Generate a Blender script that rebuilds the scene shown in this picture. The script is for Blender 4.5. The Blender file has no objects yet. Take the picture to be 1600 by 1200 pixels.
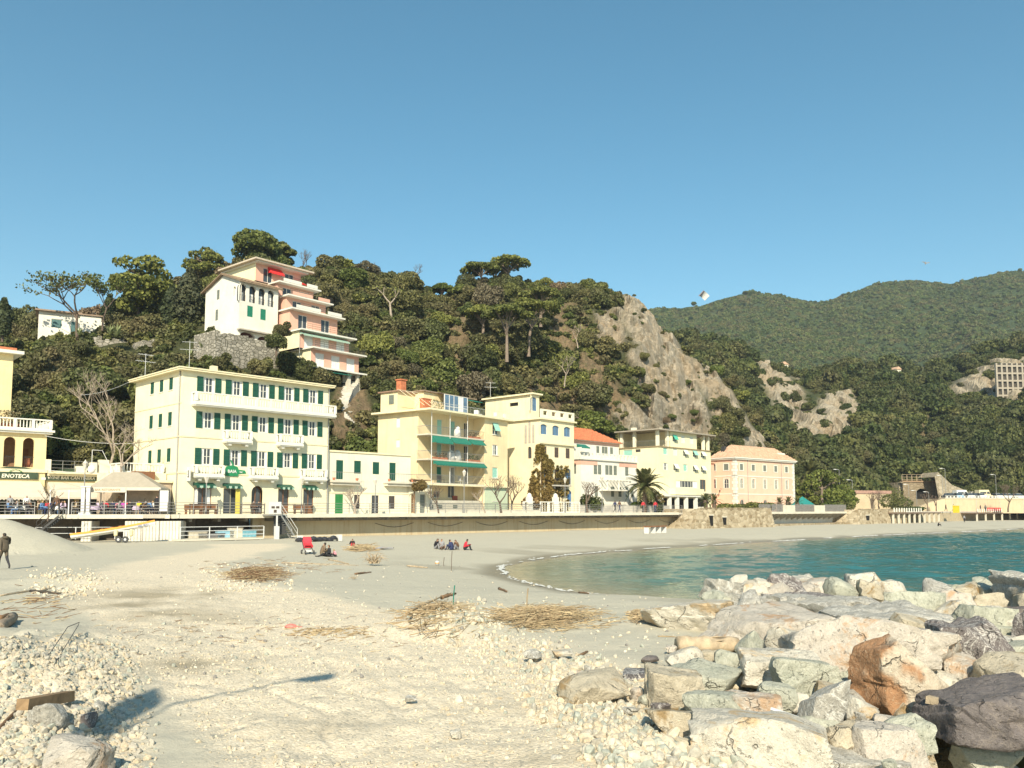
import bpy,bmesh,math,random
import numpy as np
from mathutils import Vector,Matrix,noise as mn
SC=bpy.context.scene
COL=SC.collection
R=random.Random(7)
rad=math.radians
# --- camera, sky, sun, exposure
F,EYE,HOR=1290.0,3.6,796.0
CY=690.0
TILT=math.atan((HOR-CY)/F)
cam_d=bpy.data.cameras.new("camera")
cam_d.sensor_width=36.0
cam_d.lens=F/1600*36.0
cam_d.shift_y=(CY-600)/1600
cam_d.clip_start,cam_d.clip_end=0.1,6000
cam=bpy.data.objects.new("camera",cam_d)
cam.location=(0,0,EYE)
cam.rotation_euler=(math.pi/2+TILT,0,0)
COL.objects.link(cam)
SC.camera=cam
SUN_AZ,SUN_EL=182.0,34.0
world=bpy.data.worlds.new("World")
SC.world=world
world.use_nodes=True
wn=world.node_tree.nodes
wn.clear()
w_out=wn.new("ShaderNodeOutputWorld")
w_bg=wn.new("ShaderNodeBackground")
w_sky=wn.new("ShaderNodeTexSky")
w_sky.sky_type='NISHITA'
w_sky.sun_disc=False
w_sky.sun_elevation=rad(SUN_EL)
w_sky.sun_rotation=rad(SUN_AZ)
w_sky.air_density=1.0
w_sky.dust_density=0.3
w_sky.ozone_density=1.3
w_sky.altitude=0
w_bg.inputs[1].default_value=0.103
w_hsv=wn.new("ShaderNodeHueSaturation")
w_hsv.inputs['Hue'].default_value=0.479
w_hsv.inputs['Saturation'].default_value=1.27
w_hsv.inputs['Value'].default_value=1.0
world.node_tree.links.new(w_sky.outputs[0],w_hsv.inputs['Color'])
w_tint=wn.new("ShaderNodeMix");w_tint.data_type='RGBA';w_tint.blend_type='MULTIPLY'
w_tint.inputs[0].default_value=1.0
w_tint.inputs[7].default_value=(1.0,0.98,0.945,1)
world.node_tree.links.new(w_hsv.outputs[0],w_tint.inputs[6])
world.node_tree.links.new(w_tint.outputs[2],w_bg.inputs[0])
world.node_tree.links.new(w_bg.outputs[0],w_out.inputs[0])
sun_d=bpy.data.lights.new("sun",'SUN')
sun_d.energy=5.0
sun_d.angle=rad(0.5)
sun_d.color=(1.0,0.90,0.70)
sun=bpy.data.objects.new("sun",sun_d)
sdir=Vector((math.sin(rad(SUN_AZ))*math.cos(rad(SUN_EL)),math.cos(rad(SUN_AZ))*math.cos(rad(SUN_EL)),math.sin(rad(SUN_EL))))
sun.rotation_euler=sdir.to_track_quat('Z','Y').to_euler()
sun.location=(0,-30,60)
COL.objects.link(sun)
SC.view_settings.view_transform='Standard'
SC.view_settings.look='None'
SC.view_settings.gamma=1.0
SC.view_settings.use_curve_mapping=False
SC.view_settings.exposure=0.66
SC.cycles.max_bounces=6
SC.cycles.diffuse_bounces=3
SC.cycles.glossy_bounces=2
SC.cycles.transparent_max_bounces=6
SC.cycles.volume_bounces=0
SC.cycles.use_denoising=True
SC.cycles.sample_clamp_indirect=6.0
# --- pixel <-> world
_c,_s=math.cos(TILT),math.sin(TILT)
def ray(px,py):
 v=(CY-py)/F
 y=_c-_s*v
 return(px-800)/F/y,1.0,(_s+_c*v)/y
def at_y(px,py,Y):
 r=ray(px,py)
 return Vector((r[0]*Y,Y,EYE+r[2]*Y))
def on_z(px,py,z):
 r=ray(px,py)
 t=(z-EYE)/r[2]
 return Vector((r[0]*t,t,z))
def proj(x,y,z):
 zc=y*_c+(z-EYE)*_s
 up=-y*_s+(z-EYE)*_c
 return 800+F*x/zc,CY-F*up/zc
def tx(px):
 return ray(px,HOR)[0]
 # --- mesh builder
class MB:
 def __init__(s):
  s.v,s.f,s.m=[],[],[]
 def add(s,vs,fs,mi=0):
  n=len(s.v)
  s.v.extend([tuple(p) for p in vs])
  s.f.extend([tuple(i+n for i in f) for f in fs])
  s.m.extend([mi]*len(fs))
  return s
 def box(s,x0,x1,y0,y1,z0,z1,mi=0,M=None):
  vs=[Vector((x,y,z)) for z in(z0,z1) for y in(y0,y1) for x in(x0,x1)]
  if M is not None:vs=[M@v for v in vs]
  return s.add(vs,[(0,2,3,1),(4,5,7,6),(0,1,5,4),(2,6,7,3),(0,4,6,2),(1,3,7,5)],mi)
 def quad(s,a,b,c,d,mi=0):
  return s.add([a,b,c,d],[(0,1,2,3)],mi)
 def tube(s,pts,rs,n=6,mi=0,cap=True):
  pts=[Vector(p) for p in pts]
  if not hasattr(rs,'__len__'):rs=[rs]*len(pts)
  vs,fs=[],[]
  for i,p in enumerate(pts):
   d=(pts[min(i+1,len(pts)-1)]-pts[max(i-1,0)])
   if d.length<1e-9:d=Vector((0,0,1))
   d.normalize()
   a=Vector((0,0,1)) if abs(d.z)<0.9 else Vector((1,0,0))
   u=d.cross(a).normalized();w=d.cross(u)
   for k in range(n):
    t=2*math.pi*k/n
    vs.append(p+(math.cos(t)*u+math.sin(t)*w)*float(rs[i]))
  for i in range(len(pts)-1):
   for k in range(n):
    a,b=i*n+k,i*n+(k+1)%n
    fs.append((a,a+n,b+n,b))
  if cap:
   fs.append(tuple(range(n)));fs.append(tuple(range(len(vs)-1,len(vs)-n-1,-1)))
  return s.add(vs,fs,mi)
 def lathe(s,prof,c=(0,0,0),n=8,mi=0):
  vs,fs=[],[]
  for r,z in prof:
   for k in range(n):
    t=2*math.pi*k/n
    vs.append((c[0]+r*math.cos(t),c[1]+r*math.sin(t),c[2]+z))
  for i in range(len(prof)-1):
   for k in range(n):
    a,b=i*n+k,i*n+(k+1)%n
    fs.append((a,b,b+n,a+n))
  fs.append(tuple(reversed(range(n))));fs.append(tuple(range(len(vs)-n,len(vs))))
  return s.add(vs,fs,mi)
 def prism(s,poly,y0,y1,mi=0):
  """poly in x,z extruded along y"""
  n=len(poly)
  vs=[(x,y0,z) for x,z in poly]+[(x,y1,z) for x,z in poly]
  fs=[tuple(range(n)),tuple(range(2*n-1,n-1,-1))]
  fs+=[(i+n,(i+1)%n+n,(i+1)%n,i) for i in range(n)]
  return s.add(vs,fs,mi)
 def prism_z(s,poly,z0,z1,mi=0):
  n=len(poly)
  vs=[(x,y,z0) for x,y in poly]+[(x,y,z1) for x,y in poly]
  fs=[tuple(range(n-1,-1,-1)),tuple(range(n,2*n))]
  fs+=[(i,(i+1)%n,(i+1)%n+n,i+n) for i in range(n)]
  return s.add(vs,fs,mi)
 def mesh(s,name,mats=(),smooth=False):
  me=bpy.data.meshes.new(name)
  me.from_pydata(s.v,[],s.f)
  for m in mats:me.materials.append(m)
  if any(s.m):me.polygons.foreach_set('material_index',s.m)
  if smooth:me.polygons.foreach_set('use_smooth',[True]*len(me.polygons))
  me.update()
  return me
 def build(s,name,mats,parent=None,loc=(0,0,0),rz=0.0,smooth=False):
  if not isinstance(mats,(list,tuple)):mats=[mats]
  return link(name,s.mesh(name,mats,smooth),parent,loc,rz)
def link(name,data,parent=None,loc=(0,0,0),rz=0.0):
 o=bpy.data.objects.new(name,data)
 COL.objects.link(o)
 o.location=loc
 o.rotation_euler=(0,0,rz)
 if parent is not None:o.parent=parent
 return o
def tag(o,label=None,cat=None,group=None,kind=None):
 if label:o['label']=label
 if cat:o['category']=cat
 if group:o['group']=group
 if kind:o['kind']=kind
 return o
def thing(name,label,cat,loc=(0,0,0),rz=0.0,group=None):
 o=bpy.data.objects.new(name,None)
 o.empty_display_size=0.3
 COL.objects.link(o)
 o.location=loc
 o.rotation_euler=(0,0,rz)
 return tag(o,label,cat,group)
KIDS={}
def kids(o):
 return[c for c in o.children]
def dup(o,loc=None,rz=None,label=None,group=None,scale=None,parent=None):
 c=o.copy();COL.objects.link(c)
 if parent is not None:c.parent=parent
 if loc is not None:c.location=loc
 if rz is not None:c.rotation_euler=(0,0,rz)
 if scale is not None:c.scale=(scale,)*3 if not hasattr(scale,'__len__') else scale
 if label:c['label']=label
 if group:c['group']=group
 for ch in KIDS.get(o.name,()):
  dup(ch,parent=c)
 return c
def reg(o):
 """remember the children of a prototype so that dup() needs no scene search"""
 def walk(x):
  KIDS[x.name]=list(x.children)
  for c in x.children:walk(c)
 walk(o)
 return o
 # --- materials
MATS={}
def nt(name):
 m=bpy.data.materials.new(name)
 m.use_nodes=True
 n=m.node_tree.nodes;l=m.node_tree.links
 return m,n,l,n['Principled BSDF']
def mixc(n,l,fac,a,b,mode='MIX'):
 x=n.new('ShaderNodeMix');x.data_type='RGBA';x.blend_type=mode
 for key,v in(('Factor',fac),('A',a),('B',b)):
  i=[s for s in x.inputs if s.name==key and s.enabled][0] if key!='Factor' else x.inputs[0]
  if hasattr(v,'links') or hasattr(v,'is_linked'):l.new(v,i)
  else:i.default_value=v if not isinstance(v,(tuple,list)) else(*v[:3],1.0)
 return[o for o in x.outputs if o.enabled][0]
def noise(n,l,vec,scale,detail=4,rough=0.55,dist=0.0):
 t=n.new('ShaderNodeTexNoise')
 t.inputs['Scale'].default_value=scale
 t.inputs['Detail'].default_value=detail
 t.inputs['Roughness'].default_value=rough
 t.inputs['Distortion'].default_value=dist
 if vec is not None:l.new(vec,t.inputs['Vector'])
 return t.outputs['Fac']
def ramp(n,l,fac,stops):
 r=n.new('ShaderNodeValToRGB')
 e=r.color_ramp.elements
 while len(e)<len(stops):e.new(0.5)
 for i,(p,c) in enumerate(stops):
  e[i].position=p
  e[i].color=(c,c,c,1) if not isinstance(c,(tuple,list)) else(*c[:3],1)
 l.new(fac,r.inputs[0])
 return r.outputs[0]
def mul(n,l,a,b,op='MULTIPLY'):
 m=n.new('ShaderNodeMath');m.operation=op
 for i,v in enumerate((a,b)):
  if isinstance(v,(int,float)):m.inputs[i].default_value=v
  else:l.new(v,m.inputs[i])
 return m.outputs[0]
def bump(n,l,h,strength,dist,p):
 b=n.new('ShaderNodeBump')
 b.inputs['Strength'].default_value=strength
 b.inputs['Distance'].default_value=dist
 l.new(h,b.inputs['Height'])
 l.new(b.outputs[0],p.inputs['Normal'])
 return b
def pos(n,kind='Object'):
 if kind=='World':return n.new('ShaderNodeNewGeometry').outputs['Position']
 return n.new('ShaderNodeTexCoord').outputs[kind]
def scaled(n,l,vec,s,rot=(0,0,0)):
 m=n.new('ShaderNodeMapping')
 m.inputs['Scale'].default_value=s
 m.inputs['Rotation'].default_value=rot
 l.new(vec,m.inputs['Vector'])
 return m.outputs[0]
def plain(name,c,rough=0.7,var=0.12,scale=3.0,bmp=0.0,metal=0.0,spec=0.4,space='Object'):
 """one colour with mottled variation"""
 if name in MATS:return MATS[name]
 m,n,l,p=nt(name)
 v=pos(n,space)
 f=noise(n,l,v,scale,5,0.6)
 lo=[x*(1-var) for x in c];hi=[min(1,x*(1+var)) for x in c]
 l.new(mixc(n,l,ramp(n,l,f,[(0.3,0.0),(0.7,1.0)]),lo,hi),p.inputs['Base Color'])
 p.inputs['Roughness'].default_value=rough
 p.inputs['Metallic'].default_value=metal
 p.inputs['Specular IOR Level'].default_value=spec
 if bmp:bump(n,l,noise(n,l,v,scale*8,4,0.6),bmp,0.02,p)
 MATS[name]=m
 return m
def plaster(name,c,stain=0.16,stain_c=None):
 """painted render: blotchy patches, vertical weather streaks, fine grit"""
 m,n,l,p=nt(name)
 v=pos(n,'World')
 big=noise(n,l,v,0.35,6,0.65)
 st=noise(n,l,scaled(n,l,v,(2.2,2.2,0.16)),1.0,5,0.7)
 sc=stain_c or[x*0.62 for x in c]
 sm=noise(n,l,v,1.6,5,0.75)
 a=mixc(n,l,ramp(n,l,big,[(0.35,0.0),(0.75,1.0)]),[min(1,x*1.05) for x in c],[x*0.84 for x in c])
 b=mixc(n,l,mul(n,l,ramp(n,l,st,[(0.5,0.0),(0.8,1.0)]),stain*3),a,sc)
 b=mixc(n,l,ramp(n,l,sm,[(0.56,0.0),(0.72,0.35)]),b,[x*0.72 for x in c])
 l.new(b,p.inputs['Base Color'])
 p.inputs['Roughness'].default_value=0.85
 p.inputs['Specular IOR Level'].default_value=0.2
 bump(n,l,noise(n,l,v,14,5,0.7),0.25,0.02,p)
 MATS[name]=m
 return m
def foliage(name,dark,light,dry=None,dryness=0.0):
 """each leaf cluster (mesh island) has its own tone, each tree its own cast"""
 m,n,l,p=nt(name)
 g=n.new('ShaderNodeNewGeometry');oi=n.new('ShaderNodeObjectInfo')
 isl=g.outputs['Random Per Island']
 c=mixc(n,l,isl,dark,light)
 tr=ramp(n,l,oi.outputs['Random'],[(0.0,(.55,.62,.50)),(0.35,(.85,.95,.8)),(0.6,(1.,.95,.95)),(1.0,(1.4,1.32,1.1))])
 c=mixc(n,l,1.0,c,tr,'MULTIPLY')
 if dry:
  k=mul(n,l,ramp(n,l,noise(n,l,pos(n,'World'),0.09,3,0.6),[(0.45,0.0),(0.7,1.0)]),dryness)
  c=mixc(n,l,k,c,dry)
 l.new(c,p.inputs['Base Color'])
 p.inputs['Roughness'].default_value=0.62
 p.inputs['Specular IOR Level'].default_value=0.25
 d=n.new('ShaderNodeBsdfTranslucent')
 l.new(c,d.inputs['Color'])
 ms=n.new('ShaderNodeMixShader');ms.inputs[0].default_value=0.28
 l.new(p.outputs[0],ms.inputs[1]);l.new(d.outputs[0],ms.inputs[2])
 l.new(ms.outputs[0],n['Material Output'].inputs['Surface'])
 MATS[name]=m
 return m
cream=plaster('cream_plaster',(0.80,0.74,0.53),0.12)
cream_pale=plaster('pale_cream_plaster',(0.79,0.74,0.57),0.16)
yellow_p=plaster('yellow_plaster',(0.80,0.66,0.41),0.18)
straw_p=plaster('straw_plaster',(0.80,0.71,0.48),0.18)
lemon_p=plaster('lemon_plaster',(0.80,0.74,0.49),0.10)
pink_p=plaster('pink_plaster',(0.75,0.50,0.37),0.08)
salmon_p=plaster('salmon_plaster',(0.70,0.41,0.31),0.10)
white_p=plaster('white_plaster',(0.74,0.71,0.62),0.10)
trim_w=plain('trim_white',(0.70,0.68,0.60),0.7,0.05)
trim_y=plain('trim_yellow',(0.74,0.66,0.44),0.75,0.08)
grey_pl=plain('grey_plaster',(0.42,0.38,0.32),0.85,0.2,1.5,0.3)
green_sh=plain('shutter_green',(0.013,0.078,0.05),0.55,0.2,6)
green_dk=plain('awning_green',(0.02,0.17,0.12),0.75,0.15,4)
mint_sh=plain('shutter_mint',(0.30,0.58,0.48),0.6,0.12,5)
brown_sh=plain('shutter_brown',(0.09,0.065,0.05),0.6,0.2,6)
grey_sh=plain('shutter_grey',(0.17,0.19,0.16),0.6,0.2,6)
wood_br=plain('door_wood',(0.22,0.10,0.045),0.55,0.25,5)
blue_fr=plain('blue_frame',(0.10,0.22,0.42),0.4,0.15,4)
curtain_m=plain('curtain_white',(0.70,0.69,0.66),0.9,0.1,9)
canvas_m=plain('canvas_cream',(0.58,0.52,0.42),0.85,0.06,2)
metal_w=plain('metal_white',(0.62,0.62,0.60),0.45,0.06,5)
metal_g=plain('metal_grey',(0.30,0.30,0.29),0.45,0.1,6,metal=0.3)
metal_d=plain('metal_dark',(0.05,0.05,0.05),0.5,0.2,6)
black_m=plain('dark_void',(0.012,0.011,0.010),0.9,0.2,3)
conc_m=plain('concrete',(0.46,0.43,0.37),0.9,0.22,1.2,0.4)
conc_l=plain('concrete_pale',(0.58,0.54,0.44),0.88,0.12,1.0,0.3)
bark_m=plain('bark',(0.13,0.095,0.07),0.9,0.35,5,0.6)
bark_pale=plain('bark_pale',(0.34,0.28,0.22),0.9,0.25,5,0.5)
drift_m=plain('driftwood',(0.42,0.33,0.22),0.85,0.35,6,0.6)
drift_d=plain('driftwood_dark',(0.20,0.12,0.065),0.9,0.4,6,0.6)
reed_m=plain('reed_straw',(0.34,0.25,0.145),0.8,0.35,3)
terra_m=plain('terracotta',(0.50,0.17,0.08),0.8,0.3,3,0.5)
tan_roof=plain('tan_tiles',(0.52,0.34,0.23),0.85,0.25,2,0.5)
def glass_m(name,c,rough=0.08):
 m,n,l,p=nt(name)
 f=noise(n,l,pos(n,'World'),1.3,2)
 l.new(mixc(n,l,f,[x*0.6 for x in c],[x*1.4 for x in c]),p.inputs['Base Color'])
 p.inputs['Roughness'].default_value=rough
 p.inputs['Specular IOR Level'].default_value=0.6
 MATS[name]=m
 return m
pane_m=glass_m('window_glass',(0.05,0.06,0.07))
pane_b=glass_m('window_glass_blue',(0.10,0.17,0.26))
# --- LAND
def fbm(x,y,z=0.0,o=4,h=0.9,l=2.1):
 return mn.fractal(Vector((x,y,z)),h,l,o)
def vnoise(X,Y,scale,seed=0,octv=4,gain=0.5):
 """fast numpy value noise, about -1..1"""
 out=np.zeros_like(X,dtype=float);amp=1.0;tot=0
 rs=np.random.RandomState(seed)
 for o in range(octv):
  T=rs.rand(64,64)
  x=X/scale*(2**o)+o*17.3;y=Y/scale*(2**o)+o*9.1
  xi=np.floor(x).astype(int);yi=np.floor(y).astype(int)
  fx=x-xi;fy=y-yi
  fx=fx*fx*(3-2*fx);fy=fy*fy*(3-2*fy)
  g=lambda a,b:T[(xi+a)%64,(yi+b)%64]
  v=(g(0,0)*(1-fx)+g(1,0)*fx)*(1-fy)+(g(0,1)*(1-fx)+g(1,1)*fx)*fy
  out+=amp*(v*2-1);tot+=amp;amp*=gain
 return out/tot*1.6
def sstep(a,b,x):
 t=np.clip((x-a)/(b-a),0,1)
 return t*t*(3-2*t)
def poly_sd(P,X,Y):
 """signed distance to closed polygon P, positive inside"""
 P=np.array(P,float)
 d=np.full(X.shape,1e9);ins=np.zeros(X.shape,bool)
 for i in range(len(P)):
  a=P[i];b=P[(i+1)%len(P)]
  ex,ey=b-a
  wx,wy=X-a[0],Y-a[1]
  t=np.clip((wx*ex+wy*ey)/(ex*ex+ey*ey+1e-12),0,1)
  d=np.minimum(d,np.hypot(wx-ex*t,wy-ey*t))
  c=((a[1]<=Y)&(b[1]>Y))|((b[1]<=Y)&(a[1]>Y))
  xi=a[0]+(Y-a[1])/(ey if abs(ey)>1e-12 else 1e-12)*ex
  ins^=c&(X<xi)
 return np.where(ins,d,-d)
SHORE_PX=[(1900,819.5),(1700,823.0),(1600,826.5),(1500,832),(1400,836),(1300,841),(1220,846),(1100,853),(1000,859),(900,867),(830,876),(785,885),(792,900),(850,917),(920,928),(1000,935)]
SHORE=[tuple(on_z(px,py,0)[:2]) for px,py in SHORE_PX]
SHORE+=[(7.5,31.5),(10,28.5),(13.2,24.5),(16.5,21),(22,17.5),(34,13),(60,6),(80,0),(120,-20),(300,-90)]
LAND=[(600,230)]+SHORE+[(300,-600),(-800,-600),(-800,900),(600,900)]
TRK=[(856,335,450),(868,262,400),(880,195,345),(900,132,345),(930,108,500),(960,130,640),(1000,170,750),(1050,212,880),(1100,262,950),(1150,300,1010),(1200,330,1075),(1500,420,1300)]
def trk_mask(X,Y,Z):
 zc=Y*_c+(Z-EYE)*_s
 ok=zc>0.5
 zc=np.where(ok,zc,1.0)
 px=800+F*X/zc;py=CY-F*(-Y*_s+(Z-EYE)*_c)/zc
 ys=[a for a,b,c in TRK]
 lo=np.interp(py,ys,[b for a,b,c in TRK]);hi=np.interp(py,ys,[c for a,b,c in TRK])
 w=np.interp(py,[850,900,1200],[18,28,70])
 px=px+vnoise(X,Y,1.6,5,4)*w*0.8
 m=sstep(-w,w,px-lo)*sstep(-w,w,hi-px)
 return np.where(ok&(py>850),m,0.0),px,py
BUMPS=[]
def bump_px(px,py,h,r,z=0.85,sharp=2.0,stretch=(1,1)):
 p=on_z(px,py,z)
 BUMPS.append((p.x,p.y,h,r*stretch[0],r*stretch[1],sharp))
BUMPS.append((-34.2,53.5,2.55,6.6,6.0,1.0))
bump_px(95,915,0.32,1.7,sharp=2,stretch=(1.5,1))
bump_px(60,1035,0.50,2.0,sharp=2,stretch=(1.3,1.3))
bump_px(-60,1100,0.55,2.2,sharp=2)
bump_px(385,908,0.14,2.2,sharp=2,stretch=(1.6,.8))
bump_px(700,985,0.42,1.5,sharp=2,stretch=(1.2,1))
bump_px(860,970,0.16,2.0,sharp=2,stretch=(1.6,.8))
bump_px(1000,1190,0.18,1.5,sharp=2)
bump_px(1530,1165,-0.95,2.6,sharp=2,stretch=(1.0,.8))
bump_px(1400,1170,-0.35,1.2,sharp=2)
def gz(X,Y,fine=True):
 X=np.asarray(X,float);Y=np.asarray(Y,float)
 sd=poly_sd(LAND,X,Y)
 slope=np.where(Y>33,0.105,np.where(Y<27,0.34,np.interp(Y,[27,33],[0.34,0.12])))
 z=np.where(sd>0,0.9*(1-np.exp(-np.maximum(sd,0)*slope/0.9)),sd*0.16)
 z=np.maximum(z,-4)
 land=sstep(0.5,6,sd)
 z=z+land*vnoise(X,Y,9,1,3)*0.06
 for bx,by,h,rx,ry,sh in BUMPS:
  d=np.sqrt(((X-bx)/rx)**2+((Y-by)/ry)**2)
  if sh==1.0:
   z=np.maximum(z,z+h*np.clip(1-d,0,1)**0.92-h*0.10*np.exp(-(d/0.18)**2))
  else:
   z=z+h*np.exp(-(d**2)*1.6)
 if fine:
  near=sstep(60,20,np.hypot(X,Y))
  tm,px,py=trk_mask(X,Y,z)
  z=z+land*near*(vnoise(X,Y,1.1,2,4)*0.030+tm*vnoise(X,Y,0.45,3,3)*0.028)
  rub=sstep(215,120,px)*sstep(960,1010,py)
  lo_t=np.interp(py,[a for a,b,c in TRK],[b for a,b,c in TRK]);hi_t=np.interp(py,[a for a,b,c in TRK],[c for a,b,c in TRK])
  uu=(px-lo_t)/(hi_t-lo_t)+vnoise(X,Y,6,13,2)*.012
  for q in(.30,.47,.56,.72):
   rut=np.exp(-((uu-q)/.014)**2)-.6*np.exp(-((np.abs(uu-q)-.03)/.012)**2)
   z=z-land*near*tm*rut*.022*(Y>3)*np.clip(.6+vnoise(X,Y,3,14,2),0,1)
  hp=np.exp(-(((X+34.2)/6)**2+((Y-53.5)/6)**2))
  z=z+hp*(vnoise(X,Y,1.3,6,4)*.10+vnoise(X*.4,Y,.8,7,2)*.05)
  z=z+land*near*rub*np.abs(vnoise(X,Y,0.7,4,4))*0.16
 return z
def ground_at(x,y):
 return float(gz(np.array([x]),np.array([y]))[0])
def on_ground(px,py):
 """where the pixel's ray meets the beach"""
 z=0.85
 for _ in range(6):
  p=on_z(px,py,min(z,EYE-0.3));z=ground_at(p.x,p.y)
 return Vector((p.x,p.y,z))
def grid_mesh(name,X,Y,Z,mats,attrs=None,smooth=True,wrap=False):
 nr,nc=X.shape
 me=bpy.data.meshes.new(name)
 me.vertices.add(nr*nc)
 co=np.stack([X,Y,Z],-1).reshape(-1).astype(np.float32)
 me.vertices.foreach_set('co',co)
 i=np.arange(nr*nc).reshape(nr,nc)
 q=np.stack([i[:-1,:-1],i[:-1,1:],i[1:,1:],i[1:,:-1]],-1).reshape(-1,4)
 me.loops.add(len(q)*4);me.polygons.add(len(q))
 me.loops.foreach_set('vertex_index',q.reshape(-1).astype(np.int32))
 me.polygons.foreach_set('loop_start',np.arange(0,len(q)*4,4,dtype=np.int32))
 me.polygons.foreach_set('loop_total',np.full(len(q),4,dtype=np.int32))
 me.polygons.foreach_set('use_smooth',np.full(len(q),smooth))
 for m in mats:me.materials.append(m)
 for k,a in(attrs or{}).items():
  at=me.color_attributes.new(k,'FLOAT_COLOR','POINT')
  at.data.foreach_set('color',np.concatenate([a.reshape(-1,a.shape[-1]),np.ones((nr*nc,4-a.shape[-1]))],1).reshape(-1).astype(np.float32))
 me.update(calc_edges=True)
 me.validate()
 return me
 # --- beach material
def beach_material():
 m,n,l,p=nt('beach_sand')
 v=pos(n,'World')
 at=n.new('ShaderNodeVertexColor');at.layer_name='mask'
 sep=n.new('ShaderNodeSeparateColor');l.new(at.outputs[0],sep.inputs[0])
 trk,damp,wet=sep.outputs[0],sep.outputs[1],sep.outputs[2]
 f1=noise(n,l,v,0.5,6,0.65);f2=noise(n,l,v,9,6,0.75);f3=noise(n,l,v,38,3,0.8)
 sand=mixc(n,l,f1,(0.45,0.42,0.33),(0.55,0.51,0.40))
 sand=mixc(n,l,ramp(n,l,f2,[(0.35,0.0),(0.75,0.6)]),sand,(0.36,0.335,0.265))
 grav=mixc(n,l,ramp(n,l,f2,[(0.3,0.0),(0.7,1.0)]),(0.60,0.51,0.37),(0.72,0.62,0.465))
 vor=n.new('ShaderNodeTexVoronoi');vor.inputs['Scale'].default_value=26;l.new(v,vor.inputs['Vector'])
 vs=n.new('ShaderNodeSeparateColor');l.new(vor.outputs['Color'],vs.inputs[0])
 grav=mixc(n,l,mul(n,l,ramp(n,l,vs.outputs[0],[(0.72,0.0),(0.86,1.0)]),0.55),grav,(0.76,0.68,0.54))
 grav=mixc(n,l,mul(n,l,ramp(n,l,vs.outputs[1],[(0.86,0.0),(0.93,1.0)]),0.6),grav,(0.27,0.26,0.22))
 c=mixc(n,l,trk,sand,grav)
 c=mixc(n,l,mul(n,l,damp,0.8),c,(0.30,0.25,0.165))
 c=mixc(n,l,wet,c,(0.235,0.205,0.145))
 l.new(c,p.inputs['Base Color'])
 rr=n.new('ShaderNodeMapRange');rr.inputs[3].default_value=0.95;rr.inputs[4].default_value=0.42
 l.new(wet,rr.inputs[0]);l.new(rr.outputs[0],p.inputs['Roughness'])
 p.inputs['Specular IOR Level'].default_value=0.25
 h=mul(n,l,f2,mul(n,l,f3,0.5),'ADD')
 h=mul(n,l,h,mul(n,l,mul(n,l,vor.outputs['Distance'],trk),-0.7),'ADD')
 h=mul(n,l,h,mul(n,l,noise(n,l,v,2.3,3,.6),1.6),'ADD')
 fo=n.new('ShaderNodeTexVoronoi');fo.inputs['Scale'].default_value=1.7;l.new(scaled(n,l,v,(1,.8,0),(0,0,.4)),fo.inputs['Vector'])
 fp=mul(n,l,ramp(n,l,fo.outputs['Distance'],[(.06,1.),(.20,0.)]),ramp(n,l,noise(n,l,v,.25,3,.6),[(.42,0.),(.56,1.)]))
 h=mul(n,l,h,mul(n,l,fp,-2.2),'ADD')
 bump(n,l,h,0.55,0.035,p)
 return m
def build_ground():
 th=np.concatenate([np.linspace(-math.pi,-0.72,60,endpoint=False),np.linspace(-0.72,0.72,520,endpoint=False),np.linspace(0.72,math.pi,60)])
 r=np.concatenate([np.linspace(0.5,6,14,endpoint=False),np.geomspace(6,70,330,endpoint=False),np.geomspace(70,260,90,endpoint=False),np.geomspace(260,1400,12)])
 T,RR=np.meshgrid(th,r)
 X=RR*np.sin(T);Y=RR*np.cos(T)
 Z=gz(X,Y)
 tm,px,py=trk_mask(X,Y,Z)
 sd=poly_sd(LAND,X,Y)
 def blob(cx,cy,rx,ry):
  return np.exp(-(((px-cx)/rx)**2+((py-cy)/ry)**2))
 damp=blob(205,940,75,16)+blob(290,930,50,12)+0.7*blob(300,965,90,12)+0.8*blob(300,1040,90,14)+0.6*blob(900,1190,160,30)+0.5*blob(560,1150,140,30)+0.4*blob(780,1110,120,18)
 damp=np.clip(damp*(0.7+vnoise(X,Y,1.2,8,4)*0.9),0,1)*(Y>2)
 w=2.6+vnoise(X,Y,7,9,3)*1.5
 wet=sstep(w,w*0.2,sd)
 streak=sstep(0.25,0.6,vnoise(X*0.35+Y*0.2,Y*0.9-X*0.3,4.0,10,3))*sstep(9,3,sd)*0.45
 wet=np.clip(np.maximum(wet,streak),0,1)
 tm=np.maximum(tm,np.clip(sstep(240,170,px)*sstep(985,1015,py)+np.exp(-((px-np.interp(py,[990,1040,1100,1160,1220],[740,850,920,1000,1080]))/110)**2)*sstep(985,1010,py),0,1)*(Y>2)*(py<2500))
 me=grid_mesh('beach',X,Y,Z,[beach_material()],{'mask':np.stack([tm,damp,wet],-1)})
 return tag(link('beach',me),kind='structure')
build_ground()
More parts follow.
